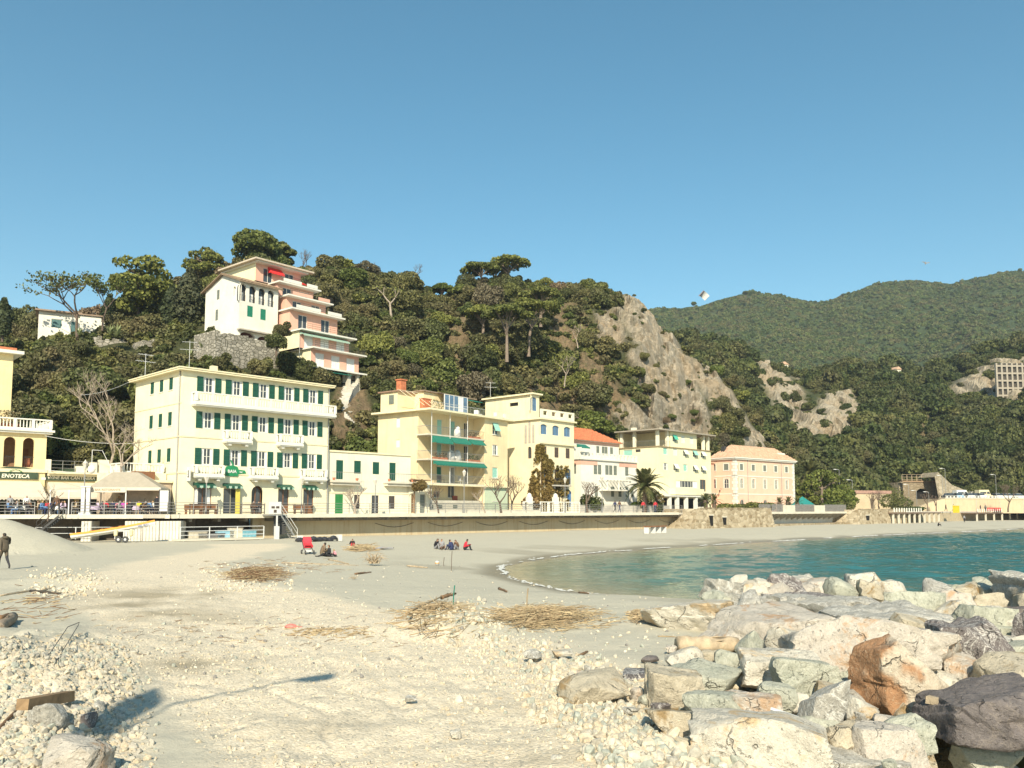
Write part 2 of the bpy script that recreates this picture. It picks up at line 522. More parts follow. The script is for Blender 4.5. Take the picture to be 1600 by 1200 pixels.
# --- sea
def water_material():
 m,n,l,p=nt('sea_water')
 v=pos(n,'World')
 at=n.new('ShaderNodeVertexColor');at.layer_name='mask'
 sep=n.new('ShaderNodeSeparateColor');l.new(at.outputs[0],sep.inputs[0])
 sh=sep.outputs[0]
 k=noise(n,l,v,0.06,4,0.6)
 deep=mixc(n,l,k,(0.006,0.105,0.108),(0.010,0.140,0.135))
 c=mixc(n,l,sh,deep,(0.17,0.21,0.125))
 c=mixc(n,l,sep.outputs[1],c,(0.33,0.29,0.19))
 l.new(c,p.inputs['Base Color'])
 p.inputs['Roughness'].default_value=0.09
 p.inputs['IOR'].default_value=1.33
 a=noise(n,l,scaled(n,l,v,(0.55,1.0,1.0),(0,0,0.5)),2.2,3,0.55)
 b=noise(n,l,scaled(n,l,v,(0.6,1.1,1.0),(0,0,0.2)),4.6,3,0.6)
 h=mul(n,l,a,mul(n,l,b,0.45),'ADD')
 bump(n,l,h,0.8,0.12,p)
 return m
def waves(X,Y):
 a=vnoise(X*.55+Y*.35,Y*1.0-X*.25,2.1,21,2)*.085
 b=(1-np.abs(vnoise(X*.5-Y*.2,Y*.95+X*.3,1.15,22,2)))*.06+vnoise(X*.6,Y,.55,23,1)*.02
 return a+b-.05
def build_sea():
 xs=np.concatenate([[-60,-20],np.arange(-4,60,.17),np.arange(60,160,.36),np.geomspace(160,1500,34)])
 ys=np.concatenate([[-1300,-300,-100,-30],np.linspace(-4,14,20),np.arange(15,60,.16),np.arange(60,130,.28),np.arange(130,215,.45),[230,300,600]])
 X,Y=np.meshgrid(xs,ys)
 sd=-poly_sd(LAND,X,Y)
 Z=np.where(sd>0,waves(X,Y)*(.3+.7*sstep(0,9,sd)),-0.15*sstep(0,3,-sd))
 sh=np.exp(-np.maximum(sd,0)/10.0)*sstep(60,20,X);ed=np.exp(-np.maximum(sd,0)/1.6)
 me=grid_mesh('sea',X,Y,Z,[water_material()],{'mask':np.stack([sh,ed,sh],-1)})
 tag(link('sea',me),kind='structure')
build_sea()
# --- foam along the waterline
def build_foam():
 P=[Vector((x,y,0)) for x,y in SHORE[:16]]
 pts=[]
 for a,b in zip(P[:-1],P[1:]):
  k=max(2,int((b-a).length/0.35))
  for i in range(k):pts.append(a.lerp(b,i/k))
 for _ in range(6):
  pts=[pts[0]]+[(pts[i-1]+pts[i]*2+pts[i+1])/4 for i in range(1,len(pts)-1)]+[pts[-1]]
 mb=MB();rs=random.Random(12)
 n=len(pts)
 for row,(off,sp,thr,dens) in enumerate(((-.15,.10,-.12,2),(-1.2,.22,.10,2),(-2.6,.25,.22,2),(-4.5,.3,.35,1))):
  for i in range(1,n-1):
   p=pts[i];d=(pts[i+1]-pts[i-1]).normalized();nrm=Vector((d.y,-d.x,0))
   far=min(1.0,p.y/110)
   o=off+.45*fbm(i*.03,row*3.1+9)
   k=fbm(i*.05,20+row)-.25*abs(fbm(i*.6,33+row))
   if k<thr:continue
   for q in range(int(dens*(.5+k)*(1+far))+1):
    c=p+nrm*(-o+rs.gauss(0,sp))+d*rs.uniform(-.25,.25)
    r=rs.uniform(.03,.10)*(1+1.2*far);z=.035+.02*rs.random()
    a0=rs.uniform(0,6.28);m_=6
    ring=[c+d*(math.cos(a0+6.28*t/m_)*r*rs.uniform(1.2,2.8))+nrm*(math.sin(a0+6.28*t/m_)*r*rs.uniform(.5,1.0)) for t in range(m_)]
    mb.add([(v.x,v.y,z) for v in ring]+[(c.x,c.y,z+r*.35)],[(t,(t+1)%m_,m_) for t in range(m_)])
 fm=plain('foam',(0.56,0.56,0.52),0.8,0.1,6,0.5)
 tag(mb.build('foam',fm),kind='stuff')
build_foam()
# --- hills, in fans seen from the bay: column t = x / y, distance y
class Hill:
 def __init__(s,crest,d0,d1,z0,g=0.65,back=0.35,rough=1.0,seed=3,rscale=14):
  s.t=np.array([tx(a) for a,b in crest])
  s.d1=np.interp(s.t,[tx(a) for a,b in d1],[b for a,b in d1])
  s.d0=np.interp(s.t,[tx(a) for a,b in d0],[b for a,b in d0])
  s.hc=np.array([EYE+ray(a,b)[2]*d for(a,b),d in zip(crest,s.d1)])
  s.g,s.z0,s.back,s.rough,s.seed,s.rs=g,z0,back,rough,seed,rscale
 def z(s,t,Y,nz=True):
  t=np.asarray(t,float);Y=np.asarray(Y,float)
  d0=np.interp(t,s.t,s.d0);d1=np.interp(t,s.t,s.d1);hc=np.interp(t,s.t,s.hc)
  f=(Y-d0)/(d1-d0)
  g=np.interp(t,s.t,s.g) if hasattr(s.g,'__len__') else s.g
  up=s.z0+(hc-s.z0)*np.clip(f,0,1)**g
  z=np.where(f<1,up,hc-np.maximum(f-1,0)*(hc-s.z0)*s.back)
  z=np.where(f<0,s.z0+f*4,z)
  if nz:
   X=t*Y
   z=z+vnoise(X,Y,s.rs,s.seed,4)*s.rough*sstep(0.0,0.15,f)*(1-0.6*np.exp(-((f-1)/0.1)**2))
  return z,f
 def at(s,t,Y):
  z,f=s.z(np.array([t]),np.array([Y]))
  return Vector((t*Y,Y,float(z[0])))
 def hit(s,px,py):
  """where the pixel's ray meets this hill"""
  r=ray(px,py)
  Ys=np.linspace(70,900,3300)
  tt=np.full_like(Ys,r[0])
  z,f=s.z(tt,Ys)
  k=np.where((z>EYE+r[2]*Ys)&(f>0)&(f<1.02))[0]
  if not len(k):return None
  return Vector((r[0]*Ys[k[0]],Ys[k[0]],float(z[k[0]])))
H1=Hill([(-700,560),(-250,520),(-100,518),(0,522),(100,520),(200,500),(270,478),(330,440),(400,424),(450,425),(500,428),(560,436),(620,446),(680,470),(720,452),(800,443),(840,450),(880,452),(930,456),(965,460),(995,458),(1012,
 472),
 (1042,
 515),
 (1080,
 553),
 (1120,
 578),
 (1150,
 608),
 (1190,
 662),
 (1230,
 712),
 (1260,
 752),
 (1300,
 780),
 (1340,
 792),
 (1400,
 796)],
 [(-700,
 78),
 (0,
 84),
 (283,
 92),
 (400,
 103),
 (560,
 112),
 (700,
 122),
 (850,
 137),
 (1000,
 155),
 (1150,
 178),
 (1240,
 195),
 (1300,
 205),
 (1400,
 212)],
 [(-700,
 130),
 (0,
 135),
 (200,
 145),
 (400,
 155),
 (560,
 168),
 (700,
 180),
 (800,
 187),
 (900,
 193),
 (1000,
 200),
 (1100,
 206),
 (1200,
 212),
 (1260,
 214),
 (1400,
 222)],
 3.0,
 0.66,
 0.35,
 1.6,
 3,
 13)
H2=Hill([(850,640),(980,560),(1020,540),(1060,531),(1100,538),(1150,550),(1200,568),(1250,590),(1300,582),(1350,585),(1400,580),(1450,590),(1500,572),(1550,550),(1600,545),(1700,535),(1900,545),(2300,600)],[(850,205),(1020,
 212),
 (1240,
 216),
 (1330,
 224),
 (1400,
 240),
 (1500,
 242),
 (1600,
 236),
 (1900,
 230),
 (2300,
 230)],
 [(850,
 300),
 (1020,
 310),
 (1240,
 335),
 (1500,
 340),
 (1900,
 330),
 (2300,
 330)],
 3.0,
 0.72,
 0.4,
 3.0,
 5,
 24)
H3=Hill([(300,600),(700,520),(900,492),(1000,484),(1040,478),(1100,476),(1150,463),(1190,457),(1240,463),(1290,468),(1340,452),(1390,438),(1440,437),(1500,441),(1540,431),(1570,425),(1600,421),(1750,412),(1900,420),(2300,
 470)],
 [(300,
 420),
 (2300,
 430)],
 [(300,
 850),
 (2300,
 880)],
 6.0,
 0.85,
 0.3,
 9.0,
 8,
 90)
ROCK1=[[(962,470),(1000,452),(1015,470),(1045,515),(1075,555),(1112,582),(1142,612),(1162,650),(1188,682),(1218,712),(1236,745),(1180,735),(1140,715),(1125,660),(1095,612),(1108,640),(1112,690),(1080,690),(1000,675),(965,
 660),
 (968,
 640),
 (1015,
 640),
 (1000,
 600),
 (985,
 560),
 (1005,
 545),
 (978,
 520)]]
ROCK1.append([(930,490),(962,476),(978,520),(980,548),(960,560),(930,530)])
EARTH1=[[(905,560),(935,560),(965,600),(1000,640),(960,660),(930,640),(905,600)],[(688,452),(722,470),(738,500),(732,575),(712,585),(700,540)],[(840,478),(905,480),(935,520),(905,545),(880,560),(850,520)],[(835,590),(880,
 595),
 (905,
 640),
 (880,
 665),
 (835,
 650),
 (820,
 620)],
 [(525,
 612),
 (560,
 598),
 (582,
 640),
 (592,
 700),
 (530,
 720),
 (520,
 660)],
 [(735,
 640),
 (800,
 620),
 (830,
 640),
 (800,
 668),
 (740,
 665)],
 [(600,
 620),
 (640,
 600),
 (650,
 625)],
 [(640,
 470),
 (660,
 480),
 (655,
 520),
 (640,
 500)]]
ROCK2=[[(1178,554),(1225,558),(1250,608),(1270,634),(1325,610),(1348,640),(1305,698),(1258,688),(1220,652),(1195,612)],[(1482,606),(1535,570),(1570,562),(1640,560),(1660,620),(1486,622)],[(1240,560),(1290,575),(1285,590),
 (1245,
 585)]]
EARTH2=[[(1436,650),(1446,650),(1462,705),(1450,715)]]
def mask_px(polys,X,Y,Z,soft=8):
 zc=Y*_c+(Z-EYE)*_s
 px=800+F*X/zc;py=CY-F*(-Y*_s+(Z-EYE)*_c)/zc
 px=px+vnoise(X,Z,6,31,4)*9;py=py+vnoise(X,Z,6,32,4)*9
 m=np.full(X.shape,-1e9)
 for P in polys:m=np.maximum(m,poly_sd(P,px,py))
 return sstep(-soft,soft,m)
def hill_material(name,soil,scrub,rock_a,rock_b,tscale=1.0):
 m,n,l,p=nt(name)
 v=pos(n,'World')
 at=n.new('ShaderNodeVertexColor');at.layer_name='mask'
 sep=n.new('ShaderNodeSeparateColor');l.new(at.outputs[0],sep.inputs[0])
 f1=noise(n,l,v,0.22*tscale,6,0.7);f2=noise(n,l,v,1.7*tscale,6,0.75)
 sc=mixc(n,l,ramp(n,l,f2,[(0.35,0.0),(0.7,1.0)]),scrub[0],scrub[1])
 sc=mixc(n,l,ramp(n,l,f1,[(0.55,0.0),(0.75,0.6)]),sc,soil)
 ea=mixc(n,l,ramp(n,l,f2,[(0.3,0.0),(0.7,1.0)]),[x*0.7 for x in soil],[x*1.35 for x in soil])
 ea=mixc(n,l,ramp(n,l,noise(n,l,v,0.9*tscale,5,0.7),[(0.52,0.0),(0.62,0.85)]),ea,scrub[1])
 w=noise(n,l,scaled(n,l,v,(0.9,0.5,0.22),(0.3,0.35,0.0)),1.3*tscale,7,0.75,1.2)
 rk=mixc(n,l,ramp(n,l,w,[(0.3,0.0),(0.7,1.0)]),rock_a,rock_b)
 rk=mixc(n,l,ramp(n,l,noise(n,l,v,0.12*tscale,4,0.6),[(0.42,0.0),(0.65,0.7)]),rk,(0.33,0.25,0.16))
 rk=mixc(n,l,ramp(n,l,noise(n,l,v,0.55*tscale,6,0.75),[(0.58,0.0),(0.66,0.7)]),rk,scrub[1])
 c=mixc(n,l,sep.outputs[1],sc,ea)
 c=mixc(n,l,sep.outputs[0],c,rk)
 l.new(c,p.inputs['Base Color'])
 p.inputs['Roughness'].default_value=0.92
 p.inputs['Specular IOR Level'].default_value=0.15
 h=mul(n,l,w,mul(n,l,f2,0.7),'ADD')
 bump(n,l,h,0.9,0.5/tscale,p)
 return m
def build_hill(name,H,t0,t1,nt_,fs,mat,rock,earth,relief):
 T=np.linspace(t0,t1,nt_)
 d0=np.interp(T,H.t,H.d0);d1=np.interp(T,H.t,H.d1)
 FF=np.asarray(fs)[:,None]
 Y=d0[None,:]+FF*(d1-d0)[None,:]
 TT=np.broadcast_to(T[None,:],Y.shape)
 Z,f=H.z(TT,Y)
 X=TT*Y
 rk=mask_px(rock,X,Y,Z) if rock else np.zeros_like(Z)
 ea=mask_px(earth,X,Y,Z) if earth else np.zeros_like(Z)
 rid=1-np.abs(vnoise(X*0.8+Z*0.5,Z*0.55-X*0.35,7,41,5,0.55))
 dpt=(rk+0.5*ea)*relief*(rid-0.55)*2.2+(rk+ea*0.6)*relief*0.42*vnoise(X,Z,1.8,42,4)
 Y2=Y-dpt*0.8;X2=X-dpt*0.2
 Z2=Z+dpt*0.45
 me=grid_mesh(name,X2,Y2,Z2,[mat],{'mask':np.stack([rk,ea,ea],-1)},smooth=False)
 return tag(link(name,me),kind='structure')
fs1=np.concatenate([np.linspace(-0.12,0,3,endpoint=False),np.linspace(0,1.0,150,endpoint=False),np.linspace(1.0,1.7,24)])
build_hill('hillside',H1,tx(-700),tx(1395),620,fs1,hill_material('hillside_ground',(0.20,0.145,0.085),((0.035,0.042,0.018),(0.085,0.088,0.038)),(0.18,0.155,0.115),(0.48,0.42,0.325)),ROCK1,EARTH1,3.0)
build_hill('far_hillside',H2,tx(860),tx(2290),420,np.concatenate([np.linspace(-0.2,0,3,endpoint=False),np.linspace(0,1.0,110,endpoint=False),np.linspace(1,1.8,16)]),hill_material('far_hillside_ground',(0.17,0.13,0.075),((0.030,
 0.042,
 0.018),
 (0.075,
 0.085,
 0.034)),
 (0.25,
 0.22,
 0.17),
 (0.46,
 0.40,
 0.30)),
 ROCK2,
 EARTH2,
 3.0)
def mountain():
 T=np.linspace(tx(400),tx(2290),460)
 fs=np.concatenate([np.linspace(0,1,200,endpoint=False),np.linspace(1,1.5,12)])
 d0=np.interp(T,H3.t,H3.d0);d1=np.interp(T,H3.t,H3.d1)
 Y=d0[None,:]+fs[:,None]*(d1-d0)[None,:]
 TT=np.broadcast_to(T[None,:],Y.shape)
 Z,f=H3.z(TT,Y)
 X=TT*Y
 win=sstep(0.02,0.3,f)*(1-0.85*np.exp(-((f-1)/0.16)**2))
 Z=Z-np.abs(vnoise(X,Y*0.5,150,51,3))*26*win+vnoise(X,Y,9,52,2)*1.0
 mt=hill_material('mountain_ground',(0.13,0.11,0.06),((0.038,0.058,0.026),(0.075,0.100,0.040)),(0.2,0.2,0.2),(0.3,0.3,0.3),0.22)
 me=grid_mesh('mountain',X,Y,Z,[mt],{'mask':np.zeros(Z.shape+(3,))},smooth=True)
 tag(link('mountain',me),kind='structure')
 return X,Y,Z,f
MX,MY,MZ,MF=mountain()
# --- PLANTS
f_oak=foliage('oak_leaves',(0.042,0.050,0.020),(0.205,0.205,0.088),(0.24,0.185,0.10),0.55)
f_oak2=foliage('far_oak_leaves',(0.030,0.044,0.016),(0.145,0.165,0.060),(0.18,0.15,0.07),0.5)
f_pine=foliage('pine_needles',(0.050,0.068,0.018),(0.22,0.24,0.07))
f_cyp=foliage('cypress_leaves',(0.036,0.050,0.026),(0.125,0.135,0.07))
f_palm=foliage('palm_fronds',(0.045,0.055,0.020),(0.16,0.16,0.065))
f_shrub=foliage('shrub_leaves',(0.045,0.060,0.018),(0.20,0.21,0.075))
f_bright=foliage('garden_leaves',(0.040,0.075,0.014),(0.140,0.175,0.045))
f_dry=foliage('dry_leaves',(0.13,0.075,0.030),(0.34,0.23,0.11))
f_mount=foliage('mountain_leaves',(0.080,0.115,0.042),(0.17,0.21,0.075),(0.22,0.165,0.085),0.6)
def cards(P,N,size,rs,jitter=0.9,aspect=1.0):
 """leaf clusters: one small bent quad per point, facing roughly outward"""
 n=len(P)
 D=N+rs.normal(0,jitter,(n,3));D/=np.linalg.norm(D,axis=1)[:,None]+1e-9
 A=np.cross(D,rs.normal(0,1,(n,3)));A/=np.linalg.norm(A,axis=1)[:,None]+1e-9
 B=np.cross(D,A)
 s=(size*rs.uniform(0.6,1.35,n))[:,None]
 b=s*aspect
 V=np.stack([P-A*s-B*b*0.6,P+A*s*0.5-B*b+D*s*0.25,P+A*s+B*b*0.7,P-A*s*0.6+B*b+D*s*0.3],1).reshape(-1,3)
 return V
def cards_mesh(name,V,mat):
 me=bpy.data.meshes.new(name)
 n=len(V)//4
 me.vertices.add(len(V));me.vertices.foreach_set('co',V.reshape(-1).astype(np.float32))
 me.loops.add(len(V));me.loops.foreach_set('vertex_index',np.arange(len(V),dtype=np.int32))
 me.polygons.add(n)
 me.polygons.foreach_set('loop_start',np.arange(0,len(V),4,dtype=np.int32))
 me.polygons.foreach_set('loop_total',np.full(n,4,dtype=np.int32))
 me.materials.append(mat)
 me.update(calc_edges=True)
 return me
def lobes_points(lobes,n,rs,low=-0.35):
 """points on the outside of a union of spheres (x,y,z,rx,rz)"""
 L=np.array(lobes,float)
 w=L[:,3]**2;w/=w.sum()
 k=rs.choice(len(L),n*3,p=w)
 d=rs.normal(0,1,(n*3,3));d/=np.linalg.norm(d,axis=1)[:,None]
 d=d[d[:,2]>low*2.2][:0] if False else d
 r=rs.uniform(0.72,1.06,n*3)
 S=np.stack([L[k,3],L[k,3],L[k,4]],1)
 P=L[k,:3]+d*S*r[:,None]
 inside=np.zeros(len(P),bool)
 for j in range(len(L)):
  q=(P-L[j,:3])/np.array([L[j,3],L[j,3],L[j,4]])
  inside|=(np.sum(q*q,1)<0.50)&(k!=j)
 keep=~inside&(d[:,2]>low)
 return P[keep][:n],d[keep][:n]
def oak_crown(seed,n=1500,R0=3.0,h=4.6,mat=None,size=0.26,name='oak_crown'):
 rs=np.random.RandomState(seed)
 lob=[]
 for i in range(rs.randint(11,16)):
  a=rs.uniform(0,6.28);q=rs.uniform(0,1)**0.6*R0*0.72
  z=h*rs.uniform(0.30,0.80)*(1.05-0.35*(q/R0)**2)
  rr=rs.uniform(0.30,0.52)*R0
  lob.append((q*math.cos(a),q*math.sin(a),z,rr,rr*rs.uniform(0.65,0.95)))
 lob.append((0,0,h*0.42,R0*0.6,h*0.32))
 P,N=lobes_points(lob,n,rs,-0.75)
 return cards_mesh(name,cards(P,N,size,rs),mat or f_oak)
def pine_crown(seed,n=1500,R0=4.2,top=8.0,thick=1.5,mat=None,size=0.22,flat=True):
 """umbrella: a broad cap of tufted lobes on raised limbs"""
 rs=np.random.RandomState(seed)
 lob=[]
 for i in range(26):
  a=rs.uniform(0,6.28);q=math.sqrt(rs.uniform(0,1))*R0*0.85
  z=top-thick*0.6-(q/R0)**2*thick*(0.9 if flat else 2.2)+rs.uniform(-0.3,0.3)
  rr=rs.uniform(0.20,0.32)*R0
  lob.append((q*math.cos(a),q*math.sin(a),z,rr,rr*0.5))
 P,N=lobes_points(lob,n,rs,-0.6)
 return cards_mesh('pine_crown',cards(P,N,size,rs),mat or f_pine)
def tall_pine_crown(seed,n=1700,R0=3.2,z0=3.0,z1=10.0):
 rs=np.random.RandomState(seed)
 lob=[]
 for i in range(46):
  f=rs.uniform(0,1)**.85;a=rs.uniform(0,6.28)
  env=(0.55+0.6*math.sin(min(1,f*1.1)*2.6))*R0*(1-0.45*f**3)
  q=env*rs.uniform(0.3,0.85);rr=rs.uniform(0.26,0.40)*R0
  lob.append((q*math.cos(a),q*math.sin(a),z0+(z1-z0-1.4)*f,rr,rr*0.55))
 P,N=lobes_points(lob,n,rs,-0.6)
 return cards_mesh('pine_crown',cards(P,N,0.25,rs),f_pine)
def cypress_crown(seed,n=1500,R0=1.5,h=8.0):
 rs=np.random.RandomState(seed)
 f=rs.uniform(0,1,n)**0.85;a=rs.uniform(0,6.28,n)
 lump=1+0.22*np.sin(a*3+f*9)+0.12*np.sin(a*7-f*23)
 r=R0*np.sin(np.clip(0.12+f*0.95,0,1)*3.05)**0.7*lump*rs.uniform(0.8,1.05,n)
 P=np.stack([r*np.cos(a),r*np.sin(a),f*h],1)
 N=np.stack([np.cos(a),np.sin(a),np.full(n,0.4)],1)
 return cards_mesh('cypress_crown',cards(P,N,0.17,rs,0.6,1.6),f_cyp)
def sparse_crown(seed,limbs,n=500,mat=None,size=0.17,spread=0.8):
 rs=np.random.RandomState(seed)
 tips=np.array(limbs)
 k=rs.choice(len(tips),n)
 P=tips[k]+rs.normal(0,spread,(n,3))*np.array([1,1,0.4])
 return cards_mesh('leaf_tufts',cards(P,rs.normal(0,1,(n,3))+[0,0,0.7],size,rs),mat or f_pine)
def branches(mb,p,d,L,r,depth,rng,up=0.15,split=3,spread=0.7,tips=None,n=5,shrink=0.68):
 """a tapered limb that forks"""
 pts=[p];q=p;dd=d.copy()
 k=3
 for i in range(k):
  dd=(dd+Vector((rng.uniform(-.18,.18),rng.uniform(-.18,.18),rng.uniform(-.1,.1)+up*0.3))).normalized()
  q=q+dd*(L/k);pts.append(q)
 mb.tube(pts,[r*(1-0.38*i/k) for i in range(k+1)],n,0,False)
 if tips is not None and depth<=1:tips.append(tuple(q))
 if depth==0:return
 for j in range(split):
  a=rng.uniform(0,6.28) if split>2 else(j*math.pi+rng.uniform(-.8,.8))
  s=rng.uniform(0.5,1.0)*spread
  side=Vector((math.cos(a),math.sin(a),0))
  nd=(dd*(1-s*0.45)+side*s+Vector((0,0,up))).normalized()
  start=pts[-1] if j else pts[-2].lerp(pts[-1],rng.uniform(0.3,1))
  branches(mb,start,nd,L*shrink*rng.uniform(0.8,1.15),r*0.58,depth-1,rng,up,split,spread,tips,max(3,n-1),shrink)
def trunk_mesh(seed,h,r,limbs=4,reach=2.0,mat=None,lean=0.0,name='trunk_limbs'):
 rng=random.Random(seed);mb=MB()
 top=Vector((lean*h,rng.uniform(-.1,.1)*h,h))
 mb.tube([(0,0,-1.0),(0,0,0),tuple(top*0.5+Vector((rng.uniform(-.1,.1)*h,0,0))),tuple(top)],[r*1.3,r*1.1,r*0.85,r*0.6],7)
 for i in range(limbs):
  a=i*6.28/limbs+rng.uniform(-.5,.5)
  s=top*rng.uniform(0.62,1.0)
  e=s+Vector((math.cos(a)*reach,math.sin(a)*reach,rng.uniform(0.5,1.1)*reach*0.8))
  m_=s.lerp(e,0.5)+Vector((0,0,-0.12*reach))
  mb.tube([s,m_,e],[r*0.5,r*0.34,r*0.14],5)
 return mb.mesh(name,[mat or bark_m])
def bare_tree_mesh(seed,h,r,mat,depth=4,split=3,spread=0.75,up=0.18,shrink=0.68,lean=(0,0)):
 rng=random.Random(seed);mb=MB();tips=[]
 branches(mb,Vector((0,0,-0.5)),Vector((lean[0],lean[1],1)).normalized(),h*0.42,r,depth,rng,up,split,spread,tips,7,shrink)
 return mb.mesh('bare_branches',[mat]),tips
def make_tree(name,crown,trunk,label,cat='tree',group=None,trunk_name='trunk',crown_name='crown'):
 t=thing(name,label,cat,group=group)
 if trunk:link(trunk_name,trunk,t)
 if crown:link(crown_name,crown,t)
 return reg(t)
 # --- stuff: many copies of a few prototypes on the points of one mesh
def scatter_object(name,pts,rots,scls,protos,kind='stuff',mat_from=None):
 me=bpy.data.meshes.new(name)
 me.vertices.add(len(pts))
 me.vertices.foreach_set('co',np.asarray(pts,np.float32).reshape(-1))
 a=me.attributes.new('rot','FLOAT_VECTOR','POINT');a.data.foreach_set('vector',np.asarray(rots,np.float32).reshape(-1))
 a=me.attributes.new('scl','FLOAT_VECTOR','POINT');a.data.foreach_set('vector',np.asarray(scls,np.float32).reshape(-1))
 a=me.attributes.new('idx','INT','POINT');a.data.foreach_set('value',np.random.RandomState(len(pts)).randint(0,len(protos),len(pts)).astype(np.int32))
 pc=bpy.data.collections.new(name+'_kinds')
 for i,p in enumerate(protos):
  po=bpy.data.objects.new('%s_kind_%02d'%(name,i),p);pc.objects.link(po)
 ng=bpy.data.node_groups.new(name,'GeometryNodeTree')
 ng.interface.new_socket('Geometry',in_out='INPUT',socket_type='NodeSocketGeometry')
 ng.interface.new_socket('Geometry',in_out='OUTPUT',socket_type='NodeSocketGeometry')
 gi=ng.nodes.new('NodeGroupInput');go=ng.nodes.new('NodeGroupOutput')
 ci=ng.nodes.new('GeometryNodeCollectionInfo');ci.inputs['Collection'].default_value=pc
 ci.inputs['Separate Children'].default_value=True;ci.inputs['Reset Children'].default_value=True
 ip=ng.nodes.new('GeometryNodeInstanceOnPoints');ip.inputs['Pick Instance'].default_value=True
 def att(nm,dt):
  x=ng.nodes.new('GeometryNodeInputNamedAttribute');x.data_type=dt;x.inputs['Name'].default_value=nm
  return[o for o in x.outputs if o.enabled and o.name=='Attribute'][0]
 L=ng.links
 L.new(gi.outputs[0],ip.inputs['Points']);L.new(ci.outputs[0],ip.inputs['Instance'])
 L.new(att('idx','INT'),ip.inputs['Instance Index'])
 er=ng.nodes.new('FunctionNodeEulerToRotation');L.new(att('rot','FLOAT_VECTOR'),er.inputs[0]);L.new(er.outputs[0],ip.inputs['Rotation'])
 L.new(att('scl','FLOAT_VECTOR'),ip.inputs['Scale'])
 L.new(ip.outputs[0],go.inputs[0])
 o=link(name,me)
 md=o.modifiers.new('scatter','NODES');md.node_group=ng
 return tag(o,kind=kind)
 # --- keep-clear windows: (px0, px1, py0, py1, nearer than)
CLEAR=[(306,432,412,512,126),(440,568,405,592,126),(283,362,380,414,150),(172,268,395,480,133),(274,308,425,500,125),(85,150,420,480,121),(48,140,488,515,130),(145,205,525,542,126),(262,325,532,556,122),(335,400,520,556,119)]
def blocked(p,r,h):
 px0,py0=proj(p.x,p.y,p.z+h*0.55)
 rr=r*F/p.y
 for a,b,c,d,Y in CLEAR:
  if p.y<Y and a-rr*0.8<px0<b+rr*0.8 and c-rr*0.7<py0<d+rr*0.6:return True
 return False
def in_mask(polys,p):
 return float(mask_px(polys,np.array([p.x]),np.array([p.y]),np.array([p.z]))[0])
HOUSES=[]
def near_house(p,r):
 return any(math.hypot(p.x-x,p.y-y)<q+r*0.6 for x,y,q in HOUSES)
_v=at_y(370,520,117);HOUSES+=[(_v.x+0.5,_v.y+3,6.5),(_v.x+3,_v.y+8,4.5)]
_v=at_y(500,600,118);HOUSES+=[(_v.x,_v.y+6,8.0),(_v.x-5,_v.y+14,8.5)]
_v=at_y(95,518,127);HOUSES+=[(_v.x,_v.y+3,5.5)]
oak_c=[oak_crown(100+i,4600,3.0+0.25*(i%3),4.4+0.5*(i%2),size=.155) for i in range(6)]
oak_t=[trunk_mesh(200+i,1.8,0.22,4,1.3) for i in range(3)]
proto_oak=[make_tree('evergreen_oak',oak_c[i],oak_t[i%3],'evergreen oak') for i in range(6)]
used_oak=[False]*6
def zone(px,f):
 if f>0.9:
  return('dark evergreen oak on the skyline behind the white villa and pines' if px<420 else 'evergreen oak on the skyline between the pink house and the umbrella pines' if px<720 else 'evergreen oak along the hilltop to the right of the umbrella pines')
 hgt='low' if f<.3 else 'half way up' if f<.62 else 'high up'
 return hgt.join(('dark evergreen oak ',' behind the wine bar and the left house' if px<110 else ' behind the side wall of the cream hotel' if px<215 else ' above the left half of the cream hotel' if px<330 else ' below the white villa on the hill' if px<440 else ' beside the pink terraced house' if px<560 else ' between the pink house and the apartment block' if px<625 else ' above the left half of the apartment block' if px<700 else ' above the right half of the apartment block' if px<790 else ' below the group of umbrella pines' if px<870 else ' behind the orange roofed villa' if px<970 else ' among the bushes on the grey cliff' if px<1110 else ' along the right edge of the grey cliff' if px<1190 else ' behind the pink building'))
def place_oak(p,s,label,group,k=None,sz=None):
 k=R.randrange(6) if k is None else k
 o=proto_oak[k] if not used_oak[k] else dup(proto_oak[k])
 used_k=used_oak[k]
 used_oak[k]=True
 o.location=p;o.rotation_euler=(0,0,R.uniform(0,6.28))
 o.scale=(s,s,(sz or s))
 q=R.random()
 if used_k and q<.28 and 'hillside' in group:
  bare=q<.13
  for c in o.children:
   if c.name.startswith('crown'):
    c.material_slots[0].link='OBJECT';c.material_slots[0].material=f_bare if bare else f_lime
  o.name='half_bare_tree' if bare else 'leafy_tree'
  for w in('small dark oak','dark evergreen oak','evergreen oak'):label=label.replace(w,'grey brown half bare tree' if bare else 'lighter green leafy tree')
  group='half bare trees on the hillside' if bare else 'lighter green trees on the hillside'
 o['label']=label;o['group']=group
 return o
f_bare=foliage('half_bare_twigs',(0.10,0.075,0.05),(0.26,0.21,0.15))
f_lime=foliage('light_leaves',(0.060,0.075,0.022),(0.24,0.26,0.085))
placed=[]
def free(p,r):
 return all((p.x-q.x)**2+(p.y-q.y)**2+(p.z-q.z)**2>(r+s)**2 for q,s in placed)
